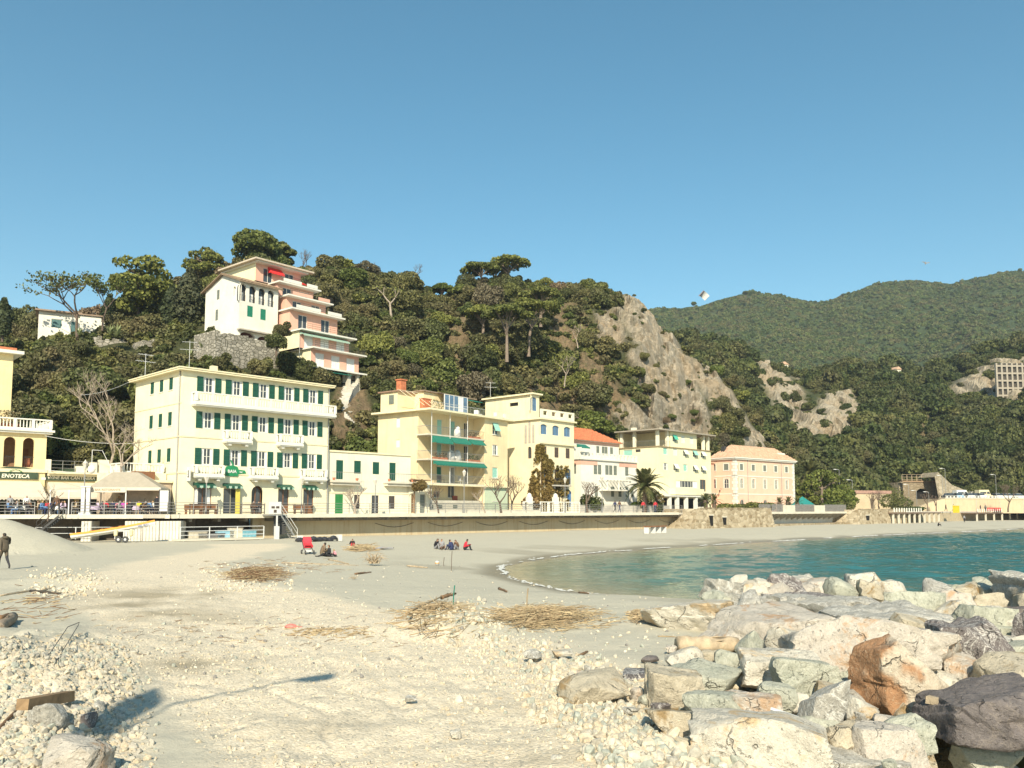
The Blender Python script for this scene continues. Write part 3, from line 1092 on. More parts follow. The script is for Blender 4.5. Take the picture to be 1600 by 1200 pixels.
def scatter_oaks():
 n=0;tries=0
 while n<240 and tries<9000:
  tries+=1
  px=R.uniform(-70,1250)
  top=R.random()<0.26
  f=R.uniform(0.93,1.03) if top else R.random()**0.9*0.94+0.02
  t=tx(px)
  d0=float(np.interp(t,H1.t,H1.d0));d1=float(np.interp(t,H1.t,H1.d1))
  p=H1.at(t,d0+f*(d1-d0))
  s=R.choice((R.uniform(.6,.85),R.uniform(.85,1.25)))
  if px>960:
   s*=0.62
  if top:s*=0.9
  rk=in_mask(ROCK1+EARTH1,p)
  if rk>0.35:continue
  if px>945 and top:continue
  if blocked(p,3.0*s,4.6*s) or near_house(p,3.0*s):continue
  if not free(p,1.55*s):continue
  if top and 745<px<815:s*=0.6
  placed.append((p,1.55*s))
  place_oak(p-Vector((0,0,0.5)),s,zone(px,f),'evergreen oaks on the hillside',sz=s*R.uniform(0.9,1.25))
  n+=1
 for px,py,s in((1005,565,.5),(1000,590,.55),(1012,612,.5),(990,548,.4),(955,520,.5),(950,545,.55),(962,560,.45),(1110,640,.45),(1108,622,.35),(1128,648,.6),(1140,662,.6),(1135,682,.6),(1150,690,.55),(1145,706,.55),(1070,530,
  .5),
  (1085,
  545,
  .6),
  (1100,
  560,
  .6),
  (1130,
  590,
  .5),
  (1150,
  600,
  .5),
  (1168,
  640,
  .6),
  (1180,
  660,
  .6),
  (1200,
  680,
  .6),
  (1215,
  695,
  .6),
  (1120,
  588,
  .55),
  (1140,
  606,
  .55),
  (1158,
  628,
  .6),
  (1190,
  668,
  .6),
  (1228,
  718,
  .6),
  (1132,
  668,
  .55),
  (1150,
  672,
  .5),
  (1130,
  696,
  .5),
  (1195,
  708,
  .5),
  (1180,
  700,
  .4),
  (1050,
  655,
  .3),
  (1085,
  650,
  .35),
  (1075,
  600,
  .3),
  (1035,
  620,
  .3),
  (950,
  585,
  .4),
  (975,
  600,
  .35),
  (1025,
  575,
  .3),
  (1060,
  620,
  .25),
  (1040,
  660,
  .3),
  (968,
  655,
  .6),
  (930,
  640,
  .6),
  (915,
  655,
  .6),
  (945,
  610,
  .35),
  (990,
  455,
  .45),
  (1000,
  458,
  .4),
  (1015,
  478,
  .25)):
  p=H1.hit(px,py)
  if p is None:continue
  if px>1090:s*=1.55
  place_oak(p-Vector((0,0,0.4)),s,zone(min(px,1240),0.5) if px>=970 else 'small dark oak at the left edge of the grey cliff','evergreen oaks on the hillside')
scatter_oaks()
for px,py,s,lab in((452,584,.75,'rounded oak between the hotel roof and the cream flank of the pink house'),(478,598,.8,'bushy oak right behind the hotel roof, below the pink house'),(503,606,.75,'oak behind the right end of the hotel roof'),
 (520,
 604,
 .55,
 'small oak at the foot of the pink house pillars'),
 (572,
 606,
 .7,
 'oak just right of the pink house pillars'),
 (590,
 596,
 .8,
 'dark oak standing above the left corner of the apartment roof'),
 (556,
 690,
 .5,
 'low oak at the bottom of the concrete path behind the low house'),
 (575,
 660,
 .55,
 'oak on the slope left of the apartment block'),
 (345,
 575,
 .6,
 'oak overlapping the left end of the big grey terrace wall'),
 (408,
 582,
 .65,
 'oak in front of the big grey terrace wall'),
 (432,
 540,
 .6,
 'narrow oak between the white villa and the pink house'),
 (440,
 520,
 .5,
 'small oak squeezed between the white villa and the pink house, upper one')):
 Yt=112 if px<425 else 115 if px<445 else None
 p=at_y(px,py,Yt) if Yt else H1.hit(px,py)
 if p is not None:place_oak(p-Vector((0,0,.8)),s,lab,'oaks round the hill houses',sz=s*1.15)
def far_wood():
 n=0
 while n<34:
  px=R.uniform(1050,1640);f=R.uniform(0.02,0.35)
  t=tx(px);d0=float(np.interp(t,H2.t,H2.d0));d1=float(np.interp(t,H2.t,H2.d1))
  p=H2.at(t,d0+f*(d1-d0))
  if in_mask(ROCK2+EARTH2,p)>0.3 or not free(p,2.2):continue
  if 1395<px<1545 and f<0.13:continue
  placed.append((p,2.2));n+=1
  place_oak(p-Vector((0,0,0.6)),R.uniform(0.95,1.3),'tall evergreen oak low on the wooded slope behind the railway tunnel' if px>1330 else 'evergreen oak on the wooded slope right of the grey cliff','evergreen oaks on the far slope')
 crowns=[oak_crown(300+i,1300,3.4,4.8,f_oak2,0.28,'far_oak_crown') for i in range(5)]
 rs=np.random.RandomState(4)
 pts,rots,scl=[],[],[]
 N=4300
 pxs=rs.uniform(960,1950,N);fs=rs.uniform(-0.02,1.08,N)
 T=np.array([tx(a) for a in pxs])
 d0=np.interp(T,H2.t,H2.d0);d1=np.interp(T,H2.t,H2.d1)
 Y=d0+fs*(d1-d0);Z,_=H2.z(T,Y);X=T*Y
 rk2=mask_px(ROCK2+EARTH2,X,Y,Z,14)
 keep=((rk2<0.06)|(rs.uniform(0,1,N)<.34))&~((pxs>1390)&(pxs<1550)&(fs<0.03))
 s=.45+1.05*rs.uniform(0,1,N)**1.7
 s=np.where(rk2>.06,s*.55,s)
 P=np.stack([X,Y,Z-1.0],1)[keep]
 k=int(keep.sum())
 scatter_object('woodland',P,np.stack([np.zeros(k),np.zeros(k),rs.uniform(0,6.28,k)],1),np.stack([s[keep]]*2+[s[keep]*rs.uniform(0.8,1.3,k)],1),crowns)
 crowns=[oak_crown(330+i,130,3.0,4.0,f_mount,0.8,'mountain_crown') for i in range(4)]
 h,w=MX.shape
 N=70000
 i=rs.randint(0,h-14,N);j=rs.randint(0,w-1,N)
 P=np.stack([MX[i,j]+rs.uniform(-1.5,1.5,N),MY[i,j]+rs.uniform(-1,1,N),MZ[i,j]-0.8],1)
 dens=vnoise(P[:,0],P[:,1],120,61,3)
 k=(rs.uniform(-1,1,N)<dens+0.85)
 P=P[k];N=len(P)
 s=rs.uniform(0.35,0.75,N)
 scatter_object('mountain_forest',P,np.stack([np.zeros(N),np.zeros(N),rs.uniform(0,6.28,N)],1),np.stack([s,s,s*rs.uniform(0.7,1.4,N)],1),crowns)
 sh=[oak_crown(360+i,420,1.5,1.7,f_shrub if i%2 else f_oak,0.2,'undergrowth_clump') for i in range(5)]
 N=5200
 pxs=rs.uniform(-150,1300,N);fs=rs.uniform(0.0,1.05,N)
 T=np.array([tx(a) for a in pxs])
 d0=np.interp(T,H1.t,H1.d0);d1=np.interp(T,H1.t,H1.d1)
 Y=d0+fs*(d1-d0);Z,_=H1.z(T,Y);X=T*Y
 rk=mask_px(ROCK1,X,Y,Z);ea=mask_px(EARTH1,X,Y,Z)
 keep=(rs.uniform(0,1,N)>rk*0.90)&(rs.uniform(0,1,N)>ea*0.5)
 for x,y,q in HOUSES:keep&=np.hypot(X-x,Y-y)>q*0.8
 PX,PY=proj(X,Y,Z+.6)
 for a,b,c,d,yy in CLEAR[:2]+CLEAR[6:]:keep&=~((PX>a)&(PX<b)&(PY>c)&(PY<d+6)&(Y<yy))
 s=rs.uniform(0.45,1.2,N)*np.where(rk>0.3,0.5,1.0)
 k=int(keep.sum())
 scatter_object('undergrowth',np.stack([X,Y,Z-0.3],1)[keep],np.stack([np.zeros(k),np.zeros(k),rs.uniform(0,6.28,k)],1),np.stack([s[keep]]*3,1),sh)
far_wood()
# --- single trees the photo singles out
def ground_hit(px,py,Hs=(H1,H2)):
 for H in Hs:
  p=H.hit(px,py)
  if p is not None:return p
f_gard=foliage('garden_pine_needles',(0.065,0.085,0.020),(0.27,0.28,0.075))
def umbrella_pine(px,base_py,Y,height,r,label,seed,thick=1.5,group='umbrella pines on the hill',flat=True,lean=0.0):
 b=at_y(px,base_py,Y)
 rng=random.Random(seed);mb=MB()
 fork=Vector((lean*height,0,height*0.48))
 mb.tube([(0,0,-1.5),(0,0,0),(lean*height*.3,0.1,height*0.25),tuple(fork)],[0.34,0.30,0.25,0.2],7)
 for i in range(7):
  a=i*6.28/7+rng.uniform(-.3,.3);q=r*rng.uniform(0.45,0.8)
  e=Vector((fork.x+q*math.cos(a),q*math.sin(a),height-thick*1.0))
  s=Vector((fork.x,0,height*rng.uniform(0.34,0.5)))
  m1=s.lerp(e,0.4)+Vector((0,0,0.3));m2=s.lerp(e,0.75)+Vector((0,0,0.35))
  mb.tube([s,m1,m2,e],[0.14,0.11,0.07,0.03],5)
  for j in range(3):
   e2=m2+Vector((rng.uniform(-1,1),rng.uniform(-1,1),rng.uniform(0.6,1.1)))*(r*0.25)
   mb.tube([m1.lerp(m2,rng.random()),e2],[0.05,0.02],4)
 cr=pine_crown(seed,2800,r,height,thick,flat=flat,size=.2,mat=f_gard if group.startswith('garden') or seed in(20,24) else None)
 if lean:
  for v in cr.vertices:v.co.x+=lean*height
 t=make_tree('umbrella_pine',cr,mb.mesh('pine_trunk',[plain('pine_bark',(.22,.17,.13),.9,.3,4,.5)]),label,group=group)
 t.location=b
 return t
umbrella_pine(795,446,184,6.4,4.9,'umbrella pine alone against the sky on the ridge, its fan of limbs showing',11,1.2)
umbrella_pine(752,452,182,6.8,4.4,'broad umbrella pine on the ridge, leftmost of the skyline pines',12,1.9)
umbrella_pine(772,452,188,6.4,3.6,'umbrella pine on the ridge tucked between two broader ones',13,1.6)
umbrella_pine(755,527,150,6.0,3.6,'forked umbrella pine at mid slope with pale trunk, left of its group',14,1.3)
umbrella_pine(792,553,146,9.2,4.4,'tall slim umbrella pine at mid slope with a bright bare trunk',15,1.8)
umbrella_pine(826,545,152,9.8,5.6,'wide umbrella pine at mid slope with a thick leaning trunk',16,2.0,lean=0.06)
umbrella_pine(845,500,168,7.0,4.6,'umbrella pine at mid slope behind the widest one',17,1.7)
umbrella_pine(725,475,172,4.4,3.2,'small rounded pine on the ridge beside the brown crag',18,1.6)
umbrella_pine(690,470,174,4.0,2.4,'little thin pine standing at the top of the brown crag',19,1.3)
umbrella_pine(925,690,150,6.4,4.6,'bright green pine behind the red tiled villa roof',20,2.2,flat=False)
umbrella_pine(905,690,148,4.6,3.4,'low bright green pine beside the one behind the villa roof',24,1.8,flat=False)
umbrella_pine(321,450,150,8.8,4.6,'round headed pine behind the white villa roof',21,3.0,flat=False)
umbrella_pine(1285,792,172,9.0,6.2,'big dense green pine in the garden right of the pink building',22,3.6,group='garden pines by the promenade',flat=False)
umbrella_pine(1312,795,178,6.5,4.2,'lower green pine on the right of the big garden pine',23,2.8,group='garden pines by the promenade',flat=False)
umbrella_pine(1258,795,172,5.4,3.8,'green pine against the right end of the pink building',25,2.6,group='garden pines by the promenade',flat=False)
def tall_pine(px,base_py,Y,h,r,label,seed,z0=0.3,lean=0.0):
 b=at_y(px,base_py,Y)
 t=make_tree('tall_pine',tall_pine_crown(seed,4200,r,h*z0,h),trunk_mesh(seed,h*0.66,0.3,7,r*0.5,bark_m,lean),label,group='tall pines behind the villas')
 t.location=b
 return t
tall_pine(219,508,134,12.6,5.2,'tall dark pine between the cypress and the flat roofed bungalow',31,0.2)
tall_pine(398,446,152,11.2,4.6,'broad pine rising above the roof of the white villa',32,0.36)
tall_pine(432,436,158,8.4,3.2,'loose pine leaning out right of the broad pine above the villa',33,0.3)
tall_pine(186,512,138,6.0,2.0,'slim dark pine left of the tall pine',34,0.1)
tall_pine(540,440,166,5.5,2.6,'pointed pine on the skyline right of the pink house',35,0.1)
tall_pine(1165,464,800,7,3,'tiny lone pine on the mountain ridge',36,0.4)
tall_pine(1084,481,800,7,2.6,'tiny pine on the mountain saddle below the paraglider',37,0.4)
def cypress(px,base_py,Y,h,r,label,seed):
 t=make_tree('cypress',cypress_crown(seed,1700,r,h),MB().tube([(0,0,-1),(0,0,1.2)],[0.2,0.16],6).mesh('cypress_trunk',[bark_m]),label,group='cypresses on the hill')
 t.location=at_y(px,base_py,Y)
cypress(294,508,126,8.9,2.0,'broad grey green cypress touching the left wall of the white villa',41)
cypress(267,508,129,6.4,1.4,'shorter cypress left of the broad one by the villa',42)
cypress(4,524,118,5.4,1.0,'small pointed cypress at the left edge of the hill',43)
cypress(170,510,132,5.2,1.0,'narrow cypress beside the flat roofed bungalow',44)
def sparse_tree(px,base_py,Y,h,r,label,seed,leafy=0,mat=bark_m,fm=None,group='thin trees on the hill',depth=4,spread=0.75,lean=(0,0),name='thin_tree',cat='tree',spr=0.55,up=0.18,split=3):
 me,tips=bare_tree_mesh(seed,h,r,mat,depth,split,spread,up,0.68,lean)
 t=thing(name,label,cat,at_y(px,base_py,Y),group=group)
 link('branches',me,t)
 if leafy:link('leaf_tufts',sparse_crown(seed,tips,leafy,fm or f_pine,0.15,spr),t)
 return t
sparse_tree(122,534,121,11.0,0.26,'open crooked pine with bare grey limbs in front of the bungalow',52,900,bark_m,lean=(-0.25,0),depth=4,spread=1.0,spr=0.5,up=0.1)
sparse_tree(160,512,124,9.0,0.15,'leaning slender pine between the bungalow and the tall pine',53,700,bark_m,lean=(-0.1,0),depth=3,spread=0.8)
sparse_tree(612,500,150,9.0,0.26,'pale dead tree trunk standing on the slope right of the pink house',54,60,bark_pale,depth=2,lean=(-0.25,0),split=2)
sparse_tree(474,440,160,6.6,0.16,'bare brown tree on the skyline above the pink house',55,0,bark_m,depth=5)
sparse_tree(578,436,168,3.8,0.12,'small dead branchy tree on the skyline',56,0,bark_m,depth=4)
sparse_tree(650,440,172,4.2,0.14,'leafless grey tree on the skyline left of the brown crag',57,0,bark_m,depth=4)
sparse_tree(882,600,148,5.6,0.15,'pale bare tree at mid slope left of the cliff',58,120,bark_pale,depth=4)
sparse_tree(903,540,158,4.5,0.13,'bare grey tree high on the slope left of the cliff',59,60,bark_pale,depth=4)
sparse_tree(172,760,78,9.6,0.16,'leafless climbing tree behind the tent roof, beside the cream hotel',60,0,bark_pale,depth=5,spread=0.8)
sparse_tree(190,765,74,6.0,0.13,'low spreading bare tree against the side wall of the cream hotel',61,0,bark_pale,depth=5,spread=1.1)
# --- BUILDINGS
DECK=3.15
def wall_panel(mb,W,z0,z1,ops,M,mi=0,depth=0.16,x_start=0.0,y=0.0):
 """a wall with real openings: ops = (x0, x1, zb, zt, arch)"""
 xs=sorted({x_start,W,*[o[0] for o in ops],*[o[1] for o in ops]});zs=sorted({z0,z1,*[o[2] for o in ops],*[o[3] for o in ops]})
 T=lambda x,yy,z:tuple(M@Vector((x,yy,z)))
 for i in range(len(xs)-1):
  for j in range(len(zs)-1):
   cx,cz=(xs[i]+xs[i+1])/2,(zs[j]+zs[j+1])/2
   if any(o[0]<cx<o[1] and o[2]<cz<o[3] for o in ops):continue
   mb.quad(T(xs[i],y,zs[j]),T(xs[i+1],y,zs[j]),T(xs[i+1],y,zs[j+1]),T(xs[i],y,zs[j+1]),mi)
 for o in ops:
  a,b,c,d=o[:4];e=y+depth
  arch=len(o)>4 and o[4]
  zt=d
  if arch:
   r=(b-a)/2;rise=r*arch;zt=d-rise;n=10;cx=(a+b)/2
   pts=[(cx-r*math.cos(math.pi*k/n),zt+rise*math.sin(math.pi*k/n)) for k in range(n+1)]
   for(x1,q1),(x2,q2) in zip(pts[:-1],pts[1:]):
    mb.quad(T(x1,y,q1),T(x2,y,q2),T(x2,y,d),T(x1,y,d),mi)
    mb.quad(T(x1,y,q1),T(x1,e,q1),T(x2,e,q2),T(x2,y,q2),mi)
  else:
   mb.quad(T(a,y,d),T(a,e,d),T(b,e,d),T(b,y,d),mi)
  mb.quad(T(a,y,c),T(b,y,c),T(b,e,c),T(a,e,c),mi)
  mb.quad(T(a,y,c),T(a,e,c),T(a,e,zt),T(a,y,zt),mi)
  mb.quad(T(b,y,c),T(b,y,zt),T(b,e,zt),T(b,e,c),mi)
class Bld:
 def __init__(s,name,label,cat,px,Y,A,W=None,W_px=None,D=None,D_px=None,base=DECK,group=None,top=None):
  t=tx(px)
  s.P=Vector((t*Y,Y));a=rad(A)
  s.u=Vector((math.sin(a),math.cos(a)));s.b=Vector((-math.cos(a),math.sin(a)))
  s.base=base;s.A=A
  s.root=thing(name,label,cat,(s.P.x,s.P.y,base),math.pi/2-a,group)
  s.W=W if W is not None else s.fx(W_px)
  s.D=D if D is not None else s.lx(D_px)
  s.cache={}
 def _hit(s,P,d,px):
  t=tx(px);return(t*P.y-P.x)/(d.x-t*d.y)
 def fx(s,px,off=0.0):return s._hit(s.P+s.b*off,s.u,px)
 def lx(s,px,off=0.0):return s._hit(s.P+s.u*off,s.b,px)
 def fz(s,px,py,off=0.0):
  x=s.fx(px,off);p=s.P+s.b*off+s.u*x
  return EYE+ray(px,py)[2]*p.y-s.base
 def lz(s,px,py,off=0.0):
  x=s.lx(px,off);p=s.P+s.u*off+s.b*x
  return EYE+ray(px,py)[2]*p.y-s.base
 def frame(s,side,off=0.0):
  if side=='front':return Matrix.Translation((0,off,0))
  if side=='left':return Matrix.Translation((off,s.D,0))@Matrix.Rotation(-math.pi/2,4,'Z')
  if side=='right':return Matrix.Translation((s.W-off,0,0))@Matrix.Rotation(math.pi/2,4,'Z')
  return Matrix.Translation((s.W,s.D-off,0))@Matrix.Rotation(math.pi,4,'Z')
 def rz(s,side):return{'front':0,'left':-math.pi/2,'right':math.pi/2,'back':math.pi}[side]
 def part(s,mb,name,mats,parent=None,smooth=False):
  return mb.build(name,mats,parent or s.root,smooth=smooth)
 def put(s,name,me,side,x,z,y=0.0,parent=None):
  p=s.frame(side)@Vector((x,y,z))
  return link(name,me,parent or s.root,p,s.rz(side))
 def shell(s,H,mat,ops,name='wall',W=None,D=None,sides=('front','left','right','back'),z0=0.0,depth=0.16):
  mb=MB()
  for sd in sides:
   L=s.W if sd in('front','back') else s.D
   wall_panel(mb,L,z0,H,[o for o in ops.get(sd,[])],s.frame(sd),0,depth)
  return s.part(mb,name,mat)
TEMPL={}
def shutter_mesh(w,h,mat,tilt=False):
 key=('sh',round(w,2),round(h,2),mat.name)
 if key not in TEMPL:
  mb=MB();fr=0.05
  mb.box(0,w,-0.02,0.02,0,h)
  n=max(4,int(h/0.16));hh=(h-3*fr)/n
  for i in range(n):
   z=fr+(i+0.25)*hh+(fr*0.5 if i>=n/2 else 0)
   mb.add([(fr,-0.045,z),(w-fr,-0.045,z),(w-fr,-0.022,z+hh*0.6),(fr,-0.022,z+hh*0.6)],[(0,1,2,3)])
  mb.box(0,fr,-0.05,-0.021,0,h);mb.box(w-fr,w,-0.05,-0.021,0,h)
  mb.box(fr,w-fr,-0.048,-0.021,h*0.5-fr/2,h*0.5+fr/2)
  TEMPL[key]=mb.mesh('shutter',[mat])
 return TEMPL[key]
def frame_mesh(w,h,mat,bars=(1,1),fw=0.07,arch=0,dep=0.06):
 key=('fr',round(w,2),round(h,2),mat.name,bars,fw,arch)
 if key not in TEMPL:
  mb=MB()
  mb.box(-w/2,-w/2+fw,0,dep,0,h-(w/2*arch if arch else 0));mb.box(w/2-fw,w/2,0,dep,0,h-(w/2*arch if arch else 0))
  mb.box(-w/2+fw,w/2-fw,0,dep,0,fw)
  if arch:
   n=10;r=w/2;zt=h-r*arch
   for k in range(n):
    a0,a1=math.pi*k/n,math.pi*(k+1)/n
    P=lambda a,q:(-q*math.cos(a),zt+q*arch*math.sin(a))
    o0,o1,i0,i1=P(a0,r),P(a1,r),P(a0,r-fw),P(a1,r-fw)
    mb.prism([i0,o0,o1,i1][::-1],0,dep)
  else:
   mb.box(-w/2+fw,w/2-fw,0,dep,h-fw,h)
  hz=h-(w/2*arch if arch else 0)
  for i in range(1,bars[0]+1):
   x=-w/2+w*i/(bars[0]+1);mb.box(x-fw*0.55,x+fw*0.55,0.005,dep-0.005,fw,hz if not arch else h-fw)
  for j in range(1,bars[1]+1):
   z=h*j/(bars[1]+1);mb.box(-w/2+fw,w/2-fw,0.008,dep-0.008,z-fw*0.3,z+fw*0.3)
  TEMPL[key]=mb.mesh('window',[mat])
 return TEMPL[key]
def pane_mesh(w,h,mat,arch=0):
 key=('pn',round(w,2),round(h,2),mat.name,arch)
 if key not in TEMPL:
  mb=MB()
  if arch:
   r=w/2;zt=h-r*arch;n=10
   poly=[(-r,0),(r,0)]+[(r*math.cos(math.pi*k/n),zt+r*arch*math.sin(math.pi*k/n)) for k in range(n+1)]
   mb.prism(poly,0.035,0.06)
  else:mb.box(-w/2,w/2,0.035,0.06,0,h)
  TEMPL[key]=mb.mesh('pane',[mat])
 return TEMPL[key]
def curtain_mesh(w,h,side):
 key=('cu',round(w,2),round(h,2),side)
 if key not in TEMPL:
  mb=MB();n=5
  x0=-w/2 if side<0 else w*0.30
  for i in range(n):
   a=x0+w*0.20*i/n
   mb.quad((a,0.020,0.05),(a+w*0.02,0.030,0.05),(a+w*0.02,0.030,h-0.05),(a,0.020,h-0.05))
   mb.quad((a+w*0.02,0.030,0.05),(a+w*0.04,0.020,0.05),(a+w*0.04,0.020,h-0.05),(a+w*0.02,0.030,h-0.05))
  TEMPL[key]=mb.mesh('curtain',[curtain_m])
 return TEMPL[key]
def window(B,side,x,z,w,h,kind='glass',sh=None,frame=None,pane=None,arch=0,depth=0.12,parent=None,bars=(1,1),sill=False):
 """a window part with its frame mesh, panes and shutters below it"""
 sh=sh or green_sh;frame=frame or trim_w;pane=pane or pane_m
 if kind in('open','glass','door','curtain'):
  o=B.put('window' if kind!='door' else 'door',frame_mesh(w,h,frame,bars,arch=arch),side,x,z,depth-0.06,parent)
  link('pane',pane_mesh(w-0.08,h-0.03,pane,arch),o)
  if kind in('open','curtain'):
   link('curtain',curtain_mesh(w,h,-1),o,(0.08,0,0));link('curtain',curtain_mesh(w,h,1),o,(-0.05,0,0))
  if kind=='open':
   me=shutter_mesh(w*0.5,h,sh)
   link('shutter',me,o,(-w*1.0-0.02,-depth+0.06-0.03,0));link('shutter',me,o,(w*0.5+0.02,-depth+0.06-0.03,0))
 elif kind=='shut':
  o=B.put('window',pane_mesh(w-0.02,h-0.02,frame),side,x,z,depth-0.03,parent)
  me=shutter_mesh(w*0.5-0.01,h,sh)
  link('shutter',me,o,(-w*0.5,-0.02,0));link('shutter',me,o,(0.01,-0.02,0))
 elif kind=='blind':
  o=B.put('window',frame_mesh(w,h,frame,(0,0)),side,x,z,depth-0.06,parent)
  key=('bl',round(w,2),round(h,2),sh.name)
  if key not in TEMPL:
   mb=MB();n=9
   for i in range(n):
    z0=0.04+(h-0.08)*i/n;z1=0.04+(h-0.08)*(i+0.94)/n
    mb.add([(-w/2+.05,0.02,z0),(w/2-.05,0.02,z0),(w/2-.05,0.03,z1),(-w/2+.05,0.03,z1)],[(0,1,2,3)])
   mb.box(-w/2+.05,w/2-.05,0.032,0.05,0.04,h-0.04)
   TEMPL[key]=mb.mesh('blind',[sh])
  link('blind',TEMPL[key],o)
 elif kind=='tilt':
  o=B.put('window',frame_mesh(w,h,frame,(1,0)),side,x,z,depth-0.06,parent)
  link('pane',pane_mesh(w-0.08,h-0.03,pane),o)
  key=('tl',round(w,2),round(h,2),sh.name)
  if key not in TEMPL:
   mb=MB()
   a=h*0.97;zb=h*0.28;yb=-0.62
   mb.add([(-w/2,-0.10,a),(w/2,-0.10,a),(w/2,yb,zb),(-w/2,yb,zb),(-w/2,-0.07,a),(w/2,-0.07,a),(w/2,yb+.03,zb),(-w/2,yb+.03,zb)],[(3,2,1,0),(4,5,6,7),(0,1,5,4),(2,3,7,6),(0,4,7,3),(1,2,6,5)])
   mb.tube([(-w/2+.03,-0.05,h*.4),(-w/2+.03,yb,zb)],0.015,4);mb.tube([(w/2-.03,-0.05,h*.4),(w/2-.03,yb,zb)],0.015,4)
   TEMPL[key]=mb.mesh('blind',[sh])
  link('blind',TEMPL[key],o)
 if sill:
  key=('si',round(w,2),round(sill,2))
  if key not in TEMPL:TEMPL[key]=MB().box(-w/2-0.1,w/2+0.1,-0.09,0.0,-0.08,-0.003).mesh('sill',[trim_w])
  link('sill',TEMPL[key],o,(0,-depth+0.06,0))
 return o
def balustrade(mb,pts,h=0.95,solid=(0.35,0.65),posts=True,gap=0.27):
 """stone rail on turned balusters along points (x, y) at z = 0"""
 for a,b in zip(pts[:-1],pts[1:]):
  a,b=Vector(a),Vector(b);L=(b-a).length;d=(b-a)/L;nrm=Vector((-d.y,d.x))
  M=Matrix(((d.x,nrm.x,0,a.x),(d.y,nrm.y,0,a.y),(0,0,1,0),(0,0,0,1)))
  mb.box(-0.08,L+0.08,-0.09,0.09,h-0.12,h,0,M);mb.box(-0.06,L+0.06,-0.08,0.08,0.0,0.14,0,M)
  k=max(1,int(round(L/1.5)))
  for i in range(k+1):
   x=L*i/k;mb.box(x-0.13,x+0.13,-0.087,0.087,0.14,h-0.12,0,M)
  n=int(L/gap)
  for i in range(n):
   x=(i+0.5)*L/n
   if abs((x/L*k)%1-0.0)<0.07 or abs((x/L*k)%1-1.0)<0.07:continue
   p=M@Vector((x,0,0.14));q=M@Vector((x,0,h*0.45));e=M@Vector((x,0,h-0.12))
   mb.tube([p,p.lerp(q,.5),q,e],[0.035,0.06,0.055,0.03],5,0,False)
def balcony_stone(B,side,x0,x1,z,proj_,brackets=2,h=0.95,mat=None):
 mb=MB()
 mb.box(0,x1-x0,-proj_,-0.003,-0.20,0)
 mb.box(0.06,x1-x0-0.06,-proj_+0.08,-0.003,-0.30,-0.203)
 for i in range(brackets):
  x=(x1-x0)*(0.18+0.64*i/max(1,brackets-1)) if brackets>1 else(x1-x0)/2
  mb.prism_z([(x-0.15,-proj_*0.75),(x+0.15,-proj_*0.75),(x+0.15,-0.003),(x-0.15,-0.003)],-0.52,-0.303)
 o=B.put('balcony',mb.mesh('balcony',[mat or trim_w]),side,x0,z)
 rb=MB();balustrade(rb,[(0.1,-0.02),(0.1,-proj_+0.1),(x1-x0-0.1,-proj_+0.1),(x1-x0-0.1,-0.02)],h)
 link('balustrade',rb.mesh('balustrade',[mat or trim_w]),o)
 return o
def awning(B,side,x,z,w,proj_,drop,mat,val=0.22,scallop=True,thick=0.03,name='awning',parent=None,stripe=None):
 mb=MB();n=max(6,int(w/0.28))
 y0,y1=-0.02,-proj_
 mb.add([(-w/2,y0,0),(w/2,y0,0),(w/2,y1,-drop),(-w/2,y1,-drop),(-w/2,y0,-thick),(w/2,y0,-thick),(w/2,y1,-drop-thick),(-w/2,y1,-drop-thick)],[(3,2,1,0),(4,5,6,7),(0,1,5,4),(2,3,7,6),(0,4,7,3),(1,2,6,5)])
 for i in range(n):
  a=-w/2+w*i/n;b=a+w/n;c=(a+b)/2
  mi=(1 if(i%2 and stripe) else 0)
  v=val*(1.0 if scallop else 0.8)
  mb.add([(a,y1-.004,-drop),(b,y1-.004,-drop),(b,y1-.004,-drop-v*0.62),(c,y1-.004,-drop-v),(a,y1-.004,-drop-v*0.62)],[(4,3,2,1,0)] if scallop else[(4,2,1,0)],mi)
 mb.add([(-w/2,y0,0),(-w/2,y1,-drop),(-w/2,y0,-drop)],[(0,1,2)]);mb.add([(w/2,y0,0),(w/2,y1,-drop),(w/2,y0,-drop)],[(0,2,1)])
 return B.put(name,mb.mesh(name,[mat]+([stripe] if stripe else[])),side,x,z,parent=parent)
def text_mesh(txt,size,mat,bold=0.0,depth=0.012,name='lettering',font_italic=0.0):
 c=bpy.data.curves.new(name,'FONT');c.body=txt;c.size=size;c.extrude=depth;c.offset=bold;c.shear=font_italic
 c.align_x='CENTER';c.align_y='CENTER';c.resolution_u=2
 o=bpy.data.objects.new(name,c);COL.objects.link(o)
 dg=bpy.context.evaluated_depsgraph_get()
 me=bpy.data.meshes.new_from_object(o.evaluated_get(dg))
 bpy.data.objects.remove(o)
 me.transform(Matrix.Rotation(math.pi/2,4,'X'))
 me.materials.clear();me.materials.append(mat);me.name=name
 return me
def cornice(B,H,over,th,mat,name='cornice',W=None,D=None,x0=0.0,y0=0.0,extra=()):
 W=B.W if W is None else W;D=B.D if D is None else D
 mb=MB().box(x0-over,W+over,y0-over,D+over,H,H+th)
 for o,a,b in extra:mb.box(x0-o,W+o,y0-o,D+o,H+a,H+b)
 return B.part(mb,name,mat)
def band(B,z,th,pr,mat,sides=('front','left'),name='string_course'):
 mb=MB()
 if 'front' in sides:mb.box(-pr,B.W+pr,-pr,-0.002,z,z+th)
 if 'left' in sides:mb.box(-pr,-0.002,0.0,B.D,z,z+th)
 if 'right' in sides:mb.box(B.W+0.002,B.W+pr,0.0,B.D,z,z+th)
 return B.part(mb,name,mat)
